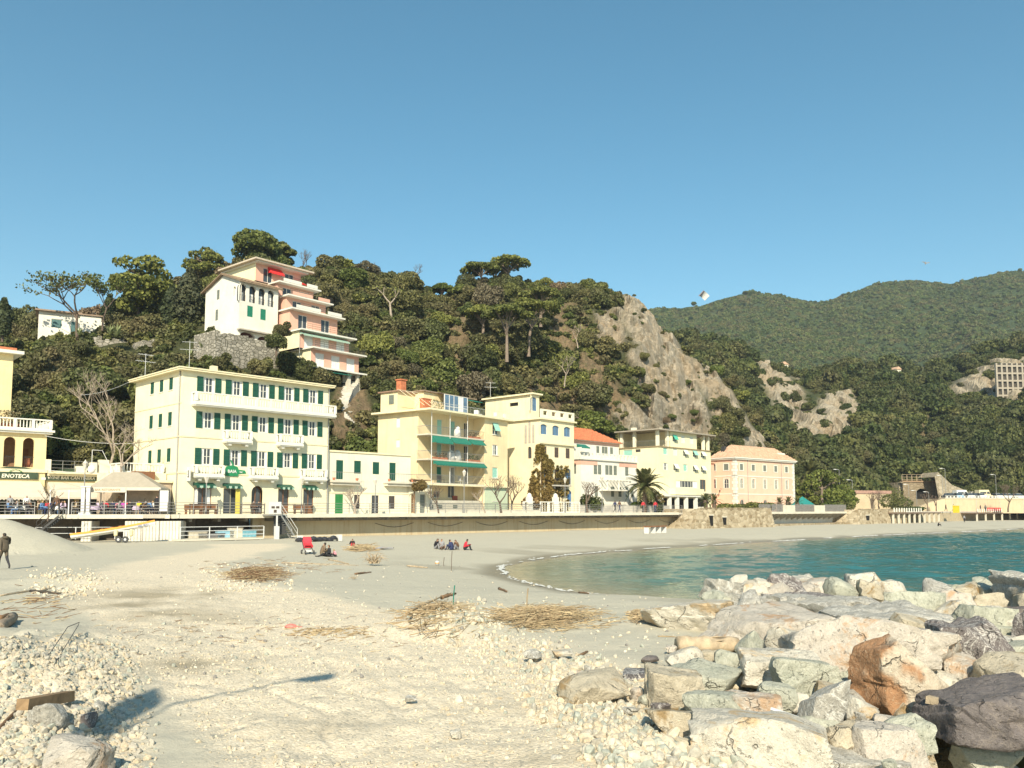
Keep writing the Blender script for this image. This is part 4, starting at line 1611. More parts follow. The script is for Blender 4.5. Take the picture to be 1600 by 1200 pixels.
def hip_roof(B,z,rise,over,mat,inset=None,x0=0,W=None,y0=0,D=None,name='roof'):
 W=B.W if W is None else W;D=B.D if D is None else D
 a,b,c,d=x0-over,W+over,y0-over,D+over
 i=inset if inset is not None else min(b-a,d-c)/2*0.98
 ix=min(i,(b-a)/2*0.98);iy=min(i,(d-c)/2*0.98)
 mb=MB().add([(a,c,z),(b,c,z),(b,d,z),(a,d,z),(a+ix,c+iy,z+rise),(b-ix,c+iy,z+rise),(b-ix,d-iy,z+rise),(a+ix,d-iy,z+rise)],[(0,1,5,4),(1,2,6,5),(2,3,7,6),(3,0,4,7),(4,5,6,7),(3,2,1,0)])
 nx=int((b-a)/0.45)
 for k in range(1,nx):
  x=a+(b-a)*k/nx;f=min(1,(x-a)/ix if x-a<ix else(b-x)/ix if b-x<ix else 1)
  mb.tube([(x,c,z+0.03),(x,c+iy*f,z+rise*f+0.03)],0.07,4,0,False)
 ny=int((d-c)/0.45)
 for k in range(1,ny):
  y=c+(d-c)*k/ny;f=min(1,(y-c)/iy if y-c<iy else(d-y)/iy if d-y<iy else 1)
  mb.tube([(a,y,z+0.03),(a+ix*f,y,z+rise*f+0.03)],0.07,4,0,False)
 return B.part(mb,name,mat)
def antenna(x,y,z,B=None,h=2.2,seed=1,label=None,loc=None,rz=0.3):
 rng=random.Random(seed);mb=MB()
 mb.tube([(0,0,0),(0,0,h)],0.025,5)
 for k,(zz,L) in enumerate(((h*0.95,0.7),(h*0.66,0.9))):
  mb.tube([(-L,0,zz),(L,0,zz)],0.02,4)
  for i in range(7):
   xx=-L+2*L*i/6;mb.tube([(xx,-0.32,zz),(xx,0.32,zz)],0.014,3)
 p=loc if loc is not None else(B.root.matrix_basis@Vector((x,y,z)))
 o=mb.build('tv_antenna',metal_w,None,p,rz)
 return tag(o,label,'antenna','roof antennas')
def rough_stone(name,a,b,mortar,scale=2.2):
 m,n,l,p=nt(name)
 v=pos(n,'World')
 vo=n.new('ShaderNodeTexVoronoi');vo.inputs['Scale'].default_value=scale;l.new(scaled(n,l,v,(1,1,1.5)),vo.inputs['Vector'])
 ed=n.new('ShaderNodeTexVoronoi');ed.feature='DISTANCE_TO_EDGE';ed.inputs['Scale'].default_value=scale;l.new(scaled(n,l,v,(1,1,1.5)),ed.inputs['Vector'])
 sp=n.new('ShaderNodeSeparateColor');l.new(vo.outputs['Color'],sp.inputs[0])
 c=mixc(n,l,sp.outputs[0],a,b)
 c=mixc(n,l,mul(n,l,noise(n,l,v,3,5,0.7),0.5),c,[x*0.55 for x in a])
 e=ramp(n,l,ed.outputs['Distance'],[(0.02,1.0),(0.09,0.0)])
 c=mixc(n,l,e,c,mortar)
 l.new(c,p.inputs['Base Color']);p.inputs['Roughness'].default_value=0.92
 bump(n,l,mul(n,l,mul(n,l,e,-1.0),mul(n,l,sp.outputs[1],0.35),'ADD'),0.8,0.08,p)
 MATS[name]=m
 return m
st_tan=rough_stone('rubble_masonry_tan',(0.24,0.18,0.10),(0.60,0.51,0.36),(0.42,0.35,0.24),1.25)
st_grey=rough_stone('rubble_masonry_grey',(0.24,0.22,0.18),(0.50,0.46,0.38),(0.14,0.13,0.09),1.5)
# --- cream hotel
B1=Bld('cream_hotel','large four storey cream hotel with green shutters and white balconies','building',279,75.5,44,W_px=510,D_px=205)
def hotel():
 B=B1;W,D=B.W,B.D
 H=B.fz(290,580)
 cols=[B.fx(p) for p in(320.8,365,407,446.5,485.4)]
 cols=[cols[0]+(cols[-1]-cols[0])*i/4 for i in range(5)]
 zt=[(B.fz(321,613.5),B.fz(321,590)),(B.fz(321,669.5),B.fz(321,644)),(B.fz(321,726),B.fz(321,700.5))]
 w=1.16
 ops={'front':[],'left':[]}
 wins=[]
 for(za,zb) in zt:
  for c in cols:
   ops['front'].append((c-w/2,c+w/2,za,zb));wins.append((c,za,w,zb-za))
 gd=[(555,0.05,2.45,1.5,'bay'),(360,0,0,0,'')]
 g1=B.fx(316);g2=B.fx(360);g3=B.fx(401.5);g4=B.fx(442.5);g5=B.fx(481.5)
 ops['front']+=[(g1-0.85,g1+0.85,0.55,2.45),(g2-0.75,g2+0.75,0.02,2.45),(g3-0.62,g3+0.62,0.02,2.75,1.0),(g4-0.6,g4+0.6,0.02,2.5),(g5-0.6,g5+0.6,0.02,2.5)]
 lw=0.82;lp=[B.lx(p) for p in(231,245.5,260.5)]
 for za,zb in zt:
  for q in lp:
   x=D-q;ops['left'].append((x-lw/2,x+lw/2,za+0.25,zb))
 B.shell(H,cream,ops)
 for c,za,ww,hh in wins:window(B,'front',c,za,ww,hh,'open')
 for za,zb in zt:
  for q in lp:window(B,'left',D-q,za+0.25,lw,zb-za-0.25,'shut',sill=True)
 window(B,'front',g1,0.55,1.7,1.9,'curtain',frame=wood_br,bars=(1,0))
 d=window(B,'front',g2,0.02,1.5,2.43,'door',frame=plain('door_frame_grey',(0.3,0.28,0.2),0.5),bars=(1,0))
 link('door_leaf',MB().box(0.28,0.72,-0.5,-0.45,0.02,2.35).mesh('door_leaf',[plain('yellow_door',(0.62,0.52,0.10),0.6)]),d)
 window(B,'front',g3,0.02,1.24,2.73,'door',frame=wood_br,arch=1.0,bars=(1,0),depth=0.5)
 for g in(g4,g5):
  d=window(B,'front',g,0.02,1.2,2.48,'door',frame=wood_br,bars=(1,0),depth=0.14)
  link('door_panel',MB().box(-0.5,-0.05,-0.004,0.05,0.1,0.85).box(0.05,0.5,-0.004,0.05,0.1,0.85).mesh('door_panel',[wood_br]),d)
 for g,ww in((g1,1.95),(g2,1.75),(g4,1.6),(g5,1.55)):
  awning(B,'front',g,2.95,ww,0.75,0.3,green_sh,0.26,True,stripe=plain('awning_pale_green',(0.35,0.48,0.38),0.8))
 for py,th in((740,0.16),(683,0.13)):band(B,B.fz(288,py),th,0.06,trim_y)
 band(B,B.fz(288,629.5)-0.05,0.1,0.04,trim_y,('left',))
 mb=MB().box(-0.55,W+0.45,-0.55,D+0.4,H,H+0.16).box(-0.62,W+0.52,-0.62,D+0.47,H+0.163,H+0.28)
 B.part(mb,'cornice',trim_y)
 B.part(MB().add([(-0.5,-0.5,H+0.283),(W+.4,-.5,H+0.283),(W+.4,D+.35,H+0.283),(-.5,D+.35,H+0.283),(W*.35,D/2,H+1.1),(W*.65,D/2,H+1.1)],[(0,1,5,4),(1,2,5),(2,3,4,5),(3,0,4)]),'roof',plain('roof_slate',(0.13,0.12,0.11),0.9,0.3,
  2,
  0.4))
 B.part(MB().box(W*.36,W*.36+0.6,D*.55,D*.55+0.6,H+0.9,H+1.9),'chimney',trim_y)
 zb=zt[0][0]-1.12
 balcony_stone(B,'front',B.fx(293),B.W+0.35,zb,1.05,0,1.0)
 for c in(cols[1],cols[3]):balcony_stone(B,'front',c-1.35,c+1.35,zt[1][0]-1.0,0.85,2)
 for c in(cols[0],cols[2],cols[4]):balcony_stone(B,'front',c-1.4,c+1.4,zt[2][0]-1.0,0.85,2)
 for x,y in((-0.08,0.45),(W+0.02,-0.1)):
  B.part(MB().tube([(x,y,H),(x,y,3.4),(x,y,0)],0.055,6),'downpipe',metal_g)
 sg=B.part(MB().box(0.62,0.68,-0.75,-0.08,3.05,4.35).box(0.60,0.70,-0.08,-0.002,3.3,3.4).box(0.60,0.70,-0.08,-0.002,4.0,4.1),'sign',metal_w)
 l_=text_mesh('BAIA',0.32,metal_d,0.008);l_.transform(Matrix.Rotation(-math.pi/2,4,'Y'))
 link('lettering',l_,sg,(0.612,-0.42,3.7),-math.pi/2)
 gs=MB();zc=4.05;xs=g2
 gs.prism([(xs-1.45,zc-.18),(xs-.5,zc-.22),(xs-.5,zc+.24),(xs-1.3,zc+.2)],-0.10,-0.03);gs.prism([(xs+.5,zc-.22),(xs+1.5,zc-.12),(xs+1.35,zc+.16),(xs+.5,zc+.24)],-0.10,-0.03)
 gs.prism([(xs-.6,zc-.42),(xs+.6,zc-.42),(xs+.75,zc),(xs+.55,zc+.5),(xs,zc+.62),(xs-.55,zc+.5),(xs-.75,zc)],-0.12,-0.02)
 gs.prism([(xs+.05,zc+.62),(xs+.2,zc+.62),(xs-.05,zc+1.1),(xs-.2,zc+1.12)],-0.1,-0.04)
 so=B.part(gs,'sign',plain('sign_green',(0.02,0.22,0.09),0.5))
 link('lettering',text_mesh('BAIA',0.42,metal_w,0.012),so,(xs,-0.135,zc+.02));link('lettering',text_mesh('HOTEL',0.24,metal_w,0.006),so,(xs-.95,-0.115,zc+.02));link('lettering',text_mesh('bar',0.24,metal_w,0.004),so,(xs+.95,
  -0.115,
  zc))
 return B
hotel()
def annexe():
 B=Bld('side_annexe','low annexe with a rough pinkish rubble wall beside the cream hotel','building',277,75.4,44,W=4.2,D=7.4)
 B.root.location=tuple((B1.root.matrix_basis@Vector((-4.0,1.4,0))))
 H=2.9
 B.W=3.9
 B.shell(H,plain('annexe_render',(0.50,0.40,0.30),0.95,0.3,1.2,0.8,space='World'),{'front':[]})
 B.part(MB().box(-0.2,3.9,-0.2,7.4,H,H+0.22),'roof',trim_y)
 B.part(MB().box(0.7,2.6,0.6,3.0,H+0.22,H+1.0),'roof_light',wood_br)
 rb=MB();balustrade(rb,[(0,4.2),(0,1.4),(3.6,1.4)],0.9)
 o=B.part(rb,'balustrade',trim_w);o.location=(0,0,H+0.9)
 B.part(MB().box(-0.1,3.9,1.2,7.3,H+.22,H+0.9),'terrace',cream)
annexe()
# --- low cream house
B2=Bld('low_cream_house','low two storey cream house with four green shutters and flat roof','building',512.5,90.6,44,W_px=640,D=9.0)
_q=B1.root.matrix_basis@Vector((B1.W+0.05,0.25,0));B2.root.location=_q;B2.P=Vector((_q.x,_q.y));B2.W=B2.fx(641)
def low_house():
 B=B2;W,D=B.W,B.D
 H=B.fz(520,706)
 up=[(B.fx(529.6),B.fz(530,749),B.fz(530,719)),(B.fx(557.6),B.fz(557,740),B.fz(557,720)),(B.fx(586.6),B.fz(586,741),B.fz(586,722)),(B.fx(612.6),B.fz(612,751),B.fz(612,723))]
 lowr=[(B.fx(529.5),0.02,B.fz(530,772),1.0),(B.fx(557.5),0.5,B.fz(557,773),0.75),(B.fx(586),0.02,B.fz(586,774),0.95),(B.fx(612),0.5,B.fz(612,775),0.85)]
 w=0.88
 ops={'front':[(x-w/2,x+w/2,a,b) for x,a,b in up]+[(x-q/2,x+q/2,a,b) for x,a,b,q in lowr]}
 B.shell(H,cream_pale,ops)
 for x,a,b in up:window(B,'front',x,a,w,b-a,'shut')
 x,a,b,q=lowr[0];window(B,'front',x,a,q,b-a,'shut',sh=plain('door_green',(0.03,0.20,0.06),0.5))
 for i in(1,3):
  x,a,b,q=lowr[i];o=window(B,'front',x,a,q,b-a,'glass',frame=brown_sh,bars=(3,1))
 x,a,b,q=lowr[2];window(B,'front',x,a,q,b-a,'door',frame=brown_sh,bars=(1,2))
 B.part(MB().box(-0.02,W+0.1,-0.12,D,H,H+0.18),'cornice',trim_y)
 for p0,p1,py in((511,557,751),(598,643,753)):
  x0,x1=max(0.05,B.fx(p0)),B.fx(p1);z=B.fz((p0+p1)/2,py)
  o=B.put('balcony',MB().box(0,x1-x0,-0.9,-0.003,-0.22,0).box(0.1,x1-x0-.1,-0.7,-0.003,-0.5,-0.223).mesh('balcony',[conc_l]),'front',x0,z)
  rb=MB();L=x1-x0
  for t in np.linspace(0.05,L-0.05,int(L/0.22)):rb.tube([(t,-0.85,0),(t,-0.85,0.85)],0.014,3)
  rb.tube([(0,-0.85,0.87),(L,-0.85,0.87)],0.025,4)
  link('railing',rb.mesh('railing',[metal_g]),o)
  for t in(0.4,L-0.4):
   pl=MB().lathe([(0.12,0),(0.18,0.28),(0.17,0.28)],(t,-0.6,0),7)
   link('plant_pot',pl.mesh('plant_pot',[terra_m]),o)
 B.part(MB().box(-0.02,W,-0.05,-0.002,B.fz(560,771),B.fz(560,771)+0.1),'string_course',trim_y)
 B.part(MB().tube([(0.05,-0.07,H),(0.05,-0.07,0)],0.05,6),'downpipe',metal_g)
low_house()
def stair_house():
 B=Bld('stair_house','small cream stair block with an arched doorway and a grey door','building',641.5,98,44,W=4.4,D=6)
 q=B2.root.matrix_basis@Vector((B2.W+0.05,-0.1,0));B.root.location=q;B.P=Vector((q.x,q.y));B.W=B.fx(671)
 H=B.fz(655,757)
 xa,xb=B.fx(643.5),B.fx(660.5)
 B.shell(H,cream_pale,{'front':[(xa-.5,xa+.5,0.02,2.3,1.0),(xb-.42,xb+.42,0.02,2.2)]},depth=0.3)
 window(B,'front',xa,0.02,1.0,2.28,'door',frame=drift_m,arch=1.0,pane=drift_d,depth=0.3)
 window(B,'front',xb,0.02,0.84,2.18,'door',frame=metal_g,pane=grey_sh,bars=(0,2),depth=0.2)
 B.part(MB().prism([(-0.1,H),(B.W*.45,H),(B.W,H-1.6),(B.W,H-1.3),(B.W*.5,H+.3),(-.1,H+.25)],-0.15,0.25),'parapet',cream_pale)
 pg=B.part(MB().box(-0.3,B.W*.8,-0.9,1.5,H+.45,H+.53).box(-.2,-.1,-.8,-.7,0,H+.45),'pergola',drift_d)
stair_house()
# --- yellow apartment block
B3=Bld('apartment_block','yellow apartment block with stacked balconies, poles and green awnings','building',671,98,36,W_px=793,D_px=589)
def apartments():
 B=B3;W,D=B.W,B.D;S=1.9
 H=B.fz(672,641)
 fl=[B.fz(673,py) for py in(754,716.5,677.5)]
 X1=B.fx(757)
 hp=B.fx(773.5)
 mb=MB()
 ops_b=[];rows=fl+[]
 cols_=[B.fx(686,S),B.fx(707,S),B.fx(728,S)]
 dw=0.95
 for z in fl[:]:
  for i,x in enumerate(cols_):ops_b.append((x-dw/2,x+dw/2,z+0.05,z+2.15))
 gr=[(B.fx(682,S),1.15,1.0),(B.fx(705,S),1.3,1.9)]
 for x,w,h in gr:ops_b.append((x-w/2,x+w/2,1.9,1.9+h*.8))
 ww=1.15
 ops_r=[(hp-ww/2,hp+ww/2,B.fz(773,b),B.fz(773,a)) for a,b in((660.5,679),(695,711),(730.5,747),(768,783))]
 wall_panel(mb,X1,0,H,ops_b,B.frame('front',S),0)
 wall_panel(mb,W,0,H,ops_r,B.frame('front'),0,x_start=X1)
 mb.quad((X1,S,0),(X1,0,0),(X1,0,H),(X1,S,H))
 lw=[B.lx(621),B.lx(621)]
 D_=D
 ops_l=[(D_-B.lx(620.5)-.32,D_-B.lx(620.5)+.32,B.lz(620,668),B.lz(620,653)),(D_-B.lx(620.5)-.32,D_-B.lx(620.5)+.32,B.lz(620,699),B.lz(620,687))]
 wall_panel(mb,D-S,0,H,[o for o in ops_l],B.frame('left'),0)
 wall_panel(mb,D,0,H,[],B.frame('right'),0);wall_panel(mb,W,0,H,[],B.frame('back'),0)
 B.part(mb,'wall',yellow_p)
 for o in ops_l:window(B,'left',(o[0]+o[1])/2,o[2],.64,o[3]-o[2],'blind',sh=curtain_m)
 for k,z in enumerate(fl):
  for i,x in enumerate(cols_):
   if(k,i) in((0,0),(1,0),(2,0),(2,1)):o=B.put('window',frame_mesh(dw,2.1,trim_w,(0,0)),'front',x,z+.05,S+.06);link('blind',pane_mesh(dw-.06,2.0,mint_sh if(k,i)!=(0,0) else green_dk),o)
   else:window(B,'front',x,z+.05,dw,2.1,'curtain' if i==1 else 'glass',bars=(1,0),depth=S+0.12)
 for x,w,h in gr:window(B,'front',x,1.9,w,h*.8,'glass',bars=(1,0),depth=S+.12,frame=trim_w)
 for i,o in enumerate(ops_r):
  window(B,'front',(o[0]+o[1])/2,o[2],ww,o[3]-o[2],'tilt' if i==0 else 'curtain' if i==1 else 'blind',sh=mint_sh,sill=True)
 for k,z in enumerate(fl):
  sl=B.put('balcony',MB().box(-0.35,X1-0.02,-0.02,S-0.003,-0.16,0).mesh('balcony',[conc_l]),'front',0,z)
  rb=MB()
  for x in np.arange(-0.3,X1-0.1,0.17):rb.tube([(x,0.03,0),(x,0.03,0.95)],0.012,3,0,False)
  for y in np.arange(0.2,S-0.1,0.17):rb.tube([(-0.3,y,0),(-0.3,y,0.95)],0.012,3,0,False)
  rb.tube([(-0.3,S,.96),(-0.3,0.03,.96),(X1-.05,0.03,.96)],0.028,4)
  link('railing',rb.mesh('railing',[metal_g]),sl)
  if k==2:continue
 for px in(673.5,702.5,730):
  x=B.fx(px);B.part(MB().tube([(x,0.0,0.0 if px<690 else fl[0]),(x,0.0,H)],0.045,6),'pole',metal_w)
 aw=[(1,B.fx(674),B.fx(701),.75,.85),(1,B.fx(703),B.fx(729),.75,.7),(1,B.fx(732),B.fx(753),.7,.6),(0,B.fx(676),B.fx(756),.55,.42)]
 for k,xa,xb,pj,dr in aw:
  awning(B,'front',(xa+xb)/2,fl[k+1]-0.2,xb-xa,pj,dr,green_dk,0.2,k==0)
 fr=MB()
 xd=B.fx(728.5);B.put('door',MB().box(-.48,.48,-.06,.02,0,2.15).box(-.4,-.03,-.075,-.061,.2,.95).box(.03,.4,-.075,-.061,.2,.95).box(-.4,.4,-.075,-.061,1.1,2.0).mesh('door',[plain('door_red',(0.30,0.08,0.05),0.5)]),'front',
  xd,
  0.02,
  S-.03)
 B.put('garage_wall',MB().box(0.02,X1-.02,S-1.6,S-0.02,0,1.55).mesh('garden_wall',[conc_l]),'front',0,0)
 gw=MB()
 for i,px in enumerate((676,690,714)):
  x=B.fx(px);B.put('window',MB().box(-.42,.42,-.03,.0,0,.42).box(-.36,.36,-.04,-.031,.06,.36).mesh('window',[grey_sh]),'front',x,.6,S-1.6)
 B.put('ground_floor_face',MB().box(0,W-X1,-0.014,-0.003,0,fl[0]-.2).mesh('ground_floor_face',[plain('mint_render',(0.52,0.60,0.44),0.9,0.08)]),'front',X1,0)
 B.part(MB().box(-0.35,W,-0.35,-0.02,fl[0]-.32,fl[0]-.17),'string_course',trim_y)
 B.part(MB().box(-0.75,W+0.55,-0.6,D+0.5,H,H+0.22),'roof',trim_y)
 ph=B.fz(600,616,off=3.0) if False else 2.6
 z=H+0.22
 xr=B.lx(592)
 mb=MB()
 wp=lambda x0,x1,y0,y1,h,m,n:B.part(MB().box(x0,x1,y0,y1,z+.003,z+h),n,m)
 wp(0.1,4.4,5.5,D-.3,2.5,yellow_p,'penthouse');B.part(MB().box(-.15,4.8,5.2,D,z+2.5,z+2.66),'penthouse_roof',plain('roof_felt',(0.30,0.19,0.13),.9,.3))
 window(B,'left',D-B.lx(609),z+1.0,.8,1.15,'shut',sh=grey_sh)
 wp(3.2,9.0,4.0,8.5,2.75,yellow_p,'penthouse');B.part(MB().box(2.9,W-2,3.7,9,z+2.75,z+2.9),'penthouse_roof',plain('roof_felt2',(0.28,0.20,0.14),.9,.3))
 x0,x1=B.fx(692,2.6),B.fx(728,2.6)
 v=B.part(MB(),'veranda',metal_w) if False else None
 mb=MB()
 n=5
 for i in range(n+1):
  x=x0+(x1-x0)*i/n;mb.box(x-.05,x+.05,2.4,2.5,z,z+2.55)
 for zz in(0.05,1.0,2.5):mb.box(x0,x1,2.41,2.49,z+zz,z+zz+.07)
 mb.add([(x0,2.4,z+2.58),(x1,2.4,z+2.58),(x1,4.0,z+2.9),(x0,4.0,z+2.9)],[(0,1,2,3)])
 v=B.part(mb,'veranda',metal_w)
 for i in range(n):
  xa=x0+(x1-x0)*i/n+.05;xb=x0+(x1-x0)*(i+1)/n-.05
  link('pane',MB().box(xa,xb,2.44,2.46,z+.12,z+2.5).mesh('pane',[pane_b if i in(0,2) else curtain_m if i==3 else pane_b]),v)
 awning(B,'front',B.fx(738,2.6),z+2.65,4.0,1.4,.35,green_dk,.15,False).location=B.frame('front')@Vector((B.fx(738,2.6),3.9,z+2.65))
 fr=MB()
 xa=B.fx(668,2)
 for i in range(4):
  x=xa-3+i*1.1;fr.tube([(x,4.0,z+2.4),(x+.3,1.2,z+.5)],.03,4)
 fr.tube([(xa-3.4,4,z+2.45),(xa+1,4,z+2.45)],.03,4)
 B.part(fr,'awning_frame',trim_y)
 rb=MB()
 for x in np.arange(0,W,.3):rb.tube([(x,-.35,z),(x,-.35,z+.8)],.012,3,0,False)
 rb.tube([(0,-.35,z+.82),(W,-.35,z+.82)],.02,4)
 B.part(rb,'terrace_railing',metal_w)
 B.part(MB().box(.6,1.5,D*.62,D*.62+.8,z+2.6,z+4.0).box(.5,1.6,D*.62-.1,D*.62+.9,z+4.0,z+4.15),'chimney',terra_m)
 RB=B.root.matrix_basis
 def planter(x,y,zz,w,lab,col,seed,h=.55):
  t=thing('planter_box',lab,'planter',RB@Vector((x,y,zz)),B.root.rotation_euler.z,'plants on the apartment balconies')
  link('box',MB().box(-w/2,w/2,-.14,.14,0,.25).mesh('box',[terra_m]),t)
  rs=np.random.RandomState(seed);n=130
  P=rs.uniform([-w/2,-.16,.22],[w/2,.16,.25+h],(n,3));link('leaves',cards_mesh('leaves',cards(P,rs.normal(0,1,(n,3)),.07,rs),col),t)
 planter(B.fx(743),.3,fl[2],2.4,'long planter of green and dry plants on the top balcony, right end',f_dry,1)
 planter(B.fx(742),.3,fl[1],2.6,'planter of bright yellow green plants on the middle balcony, right end',f_bright,2)
 planter(B.fx(690),.3,fl[1],2.6,'planter of dry reddish plants on the middle balcony, left end',f_dry,3)
 planter(3.0,1.6,z,2.2,'tall plant box on the apartment roof beside the orange cupboard',f_shrub,4,1.2)
 def sun_sheet(x,zz,w,h,lab):
  mb=MB()
  mb.lathe([(w,0),(w*.95,h*.5),(w*.7,h*.85),(w*.25,h)],(0,0,0),10)
  tag(mb.build('furniture_cover',curtain_m,None,RB@Vector((x,.85,zz)),0,True),lab,'cover','covered furniture on the balconies')
 sun_sheet(B.fx(712),fl[1],.55,1.3,'white humped furniture cover on the middle balcony, left one of two')
 sun_sheet(B.fx(722),fl[1],.55,1.4,'white humped furniture cover on the middle balcony, right one of two')
 sun_sheet(B.fx(722),fl[2],.45,1.5,'white furniture cover standing on the top balcony')
 tag(MB().box(-.7,.7,-.3,.3,0,1.5).box(-.75,.75,-.35,.35,1.5,1.6).box(-.02,.02,-.32,-.3,.1,1.4).build('garden_cupboard',terra_m,None,RB@Vector((B.lx(1)*0+2.0,2.6,z)),B.root.rotation_euler.z),'orange garden cupboard on the apartment roof terrace',
  'cupboard')
 for i,px in enumerate((694,699,727)):
  t=thing('plastic_chair',('dark plastic chair on the lowest apartment balcony, left one','dark plastic chair on the lowest apartment balcony, right one','white plastic chair by the door on the lowest apartment balcony')[i],
   'chair',
   RB@Vector((B.fx(px),
   .8,
   fl[0])),
   .4+i)
  m_=metal_d if i<2 else metal_w
  link('seat',MB().box(-.24,.24,-.24,.24,.4,.45).mesh('seat',[m_]),t);link('backrest',MB().box(-.24,.24,.2,.25,.46,.95).mesh('backrest',[m_]),t)
  for sx in(-.2,.2):
   for sy in(-.2,.2):link('leg',MB().tube([(sx,sy,0),(sx,sy,.4)],.025,4).mesh('leg',[m_]),t)
 for i,(px,y) in enumerate(((743,1.5),(750,1.4),(775,1.2),(786,1.4))):
  t=thing('terrace_chair','white chair on the apartment roof terrace, number %s from the veranda'%('one','two','three','four')[i] if False else('white chair on the roof terrace closest to the glass veranda','white chair on the roof terrace under the green awning',
   'white chair on the roof terrace in front of the arched window',
   'white chair on the roof terrace at the tower end')[i],
   'chair',
   RB@Vector((B.fx(px,
   y),
   y,
   z)),
   i*1.3,
   'chairs on the apartment roof')
  link('seat',MB().box(-.24,.24,-.24,.24,.4,.44).mesh('seat',[metal_w]),t);link('backrest',MB().box(-.24,.24,.2,.24,.46,.95).mesh('backrest',[metal_w]),t)
  for sx in(-.2,.2):
   for sy in(-.2,.2):link('leg',MB().tube([(sx,sy,0),(sx,sy,.4)],.025,4).mesh('leg',[metal_w]),t)
apartments()
# --- tower house with arched windows
B4=Bld('tower_house','tall pale house with a turret, blue arched windows and ivy','building',845,112.5,42,W_px=897.5,D=9.2)
def tower():
 B=B4;W,D=B.W,B.D
 H=B.fz(846,655);Hr=B.fz(846,648)
 c3=[B.fx(p) for p in(850,869,887)];c2=[B.fx(p) for p in(851,870,887.5)]
 a3,b3=B.fz(869,680.5),B.fz(869,665);a2,b2=B.fz(869,715),B.fz(869,699)
 a1,b1=B.fz(888,757),B.fz(888,732)
 g=[B.fx(p) for p in(853,872,889.5)]
 ops={'front':[(c-.75,c+.75,a3,b3,.45) for c in c3]+[(c-.45,c+.45,a2,b2) for c in c2]+[(B.fx(852)-.75,B.fx(852)+.75,a1,b1,1.0),(B.fx(888)-.75,B.fx(888)+.75,a1,b1,1.0),(B.fx(870)-.45,B.fx(870)+.45,a1,b1-.2)]+[(q-.45,q+.45,.8,
  3.0) for q in g],
  'left':[(D-2.0-.35,
  D-2.0+.35,
  B.lz(830,
  716) if False else a2-.2,
  b2,
  1.0)]}
 B.shell(H,straw_p,ops,depth=.2)
 for c in c3:window(B,'front',c,a3,1.5,b3-a3,'glass',frame=blue_fr,pane=pane_b,arch=.45,bars=(1,0),depth=.2)
 for c in c2:window(B,'front',c,a2,.9,b2-a2,'shut',sh=brown_sh)
 for p in(852,888):window(B,'front',B.fx(p),a1,1.5,b1-a1,'glass',frame=blue_fr,pane=pane_m,arch=1.0,bars=(1,1),depth=.2)
 window(B,'front',B.fx(870),a1,.9,b1-.2-a1,'shut',sh=brown_sh)
 for i,q in enumerate(g):window(B,'front',q,.8,.9,2.2,'shut',sh=brown_sh if i<2 else blue_fr)
 window(B,'left',D-2.0,a2-.2,.7,b2-a2+.2,'glass',frame=brown_sh,arch=1.0,depth=.2)
 for x in(1.3,2.0,2.7):
  hh=a3+.3+(0.5 if x==2.0 else 0)
  B.put('panel',pane_mesh(.42,2.6+(.5 if x==2.0 else 0),grey_pl,1.0),'left',D-x,a3-1.2,-0.045)
 band(B,B.fz(846,693),.2,.28,trim_y,('front',))
 B.part(MB().box(-.35,W+.3,-.35,D+.2,H,H+.2),'cornice',trim_y)
 pr=MB();z=H+.2
 for x0,x1,zz0,zz1 in((0,W,0,.45),(0,W,1.0,1.25)):pr.box(x0,x1,-.1,.12,z+zz0,z+zz1)
 for i in range(5):x=W*i/4;pr.box(max(0,x-.5),min(W,x+.5),-.1,.12,z+.45,z+1.0)
 B.part(pr,'parapet',cream_pale)
 zt=B.fz(843,618,1.5);Wt=B.fx(843,1.5);tw=-8.6
 Dt=9.0
 tb=MB()
 wall_panel(tb,Wt,z,zt,[(Wt-1.9,Wt-.55,z+1.1,z+3.0,.45)],B.frame('front',1.5),0)
 mL=Matrix.Translation((0,1.5+Dt,0))@Matrix.Rotation(-math.pi/2,4,'Z')
 Wt2=max(Wt,1.2)
 wall_panel(tb,Dt,z,zt,[(Dt-4.2,Dt-2.6,z+2.0,z+2.5)],mL@Matrix.Identity(4),0)
 tb.quad((Wt,1.5,z),(Wt,1.5+Dt,z),(Wt,1.5+Dt,zt),(Wt,1.5,zt));tb.quad((Wt,1.5+Dt,z),(0,1.5+Dt,z),(0,1.5+Dt,zt),(Wt,1.5+Dt,zt))
 tb.box(-.0,Wt,1.5,1.5+Dt,zt-.05,zt+.0)
 B.part(tb,'turret',straw_p)
 o=B.put('window',frame_mesh(1.35,1.9,blue_fr,(0,0),arch=.45),'front',Wt-1.22,z+1.1,1.6);link('pane',pane_mesh(1.27,1.87,pane_b,.45),o)
 B.part(MB().box(.1,.12,4.1,5.7,z+2.0,z+2.5),'vent_opening',black_m)
 B.part(MB().box(-.4,Wt+.35,1.1,1.9+Dt,zt,zt+.22),'turret_roof',trim_y)
 bz=a1-.15
 o=B.put('balcony',MB().box(-1.9,1.9,-.9,-.003,-.18,0).box(-1.5,-1.3,-.6,-.003,-.5,-.183).box(1.3,1.5,-.6,-.003,-.5,-.183).mesh('balcony',[conc_m]),'front',B.fx(872),bz)
 rb=MB()
 for x in np.arange(-1.85,1.9,.2):rb.tube([(x,-.85,0),(x,-.85,.9)],.014,3)
 rb.tube([(-1.85,-.85,.9),(1.85,-.85,.9)],.025,4);link('railing',rb.mesh('railing',[metal_d]),o)
 rs=np.random.RandomState(5)
 P,N=[],[]
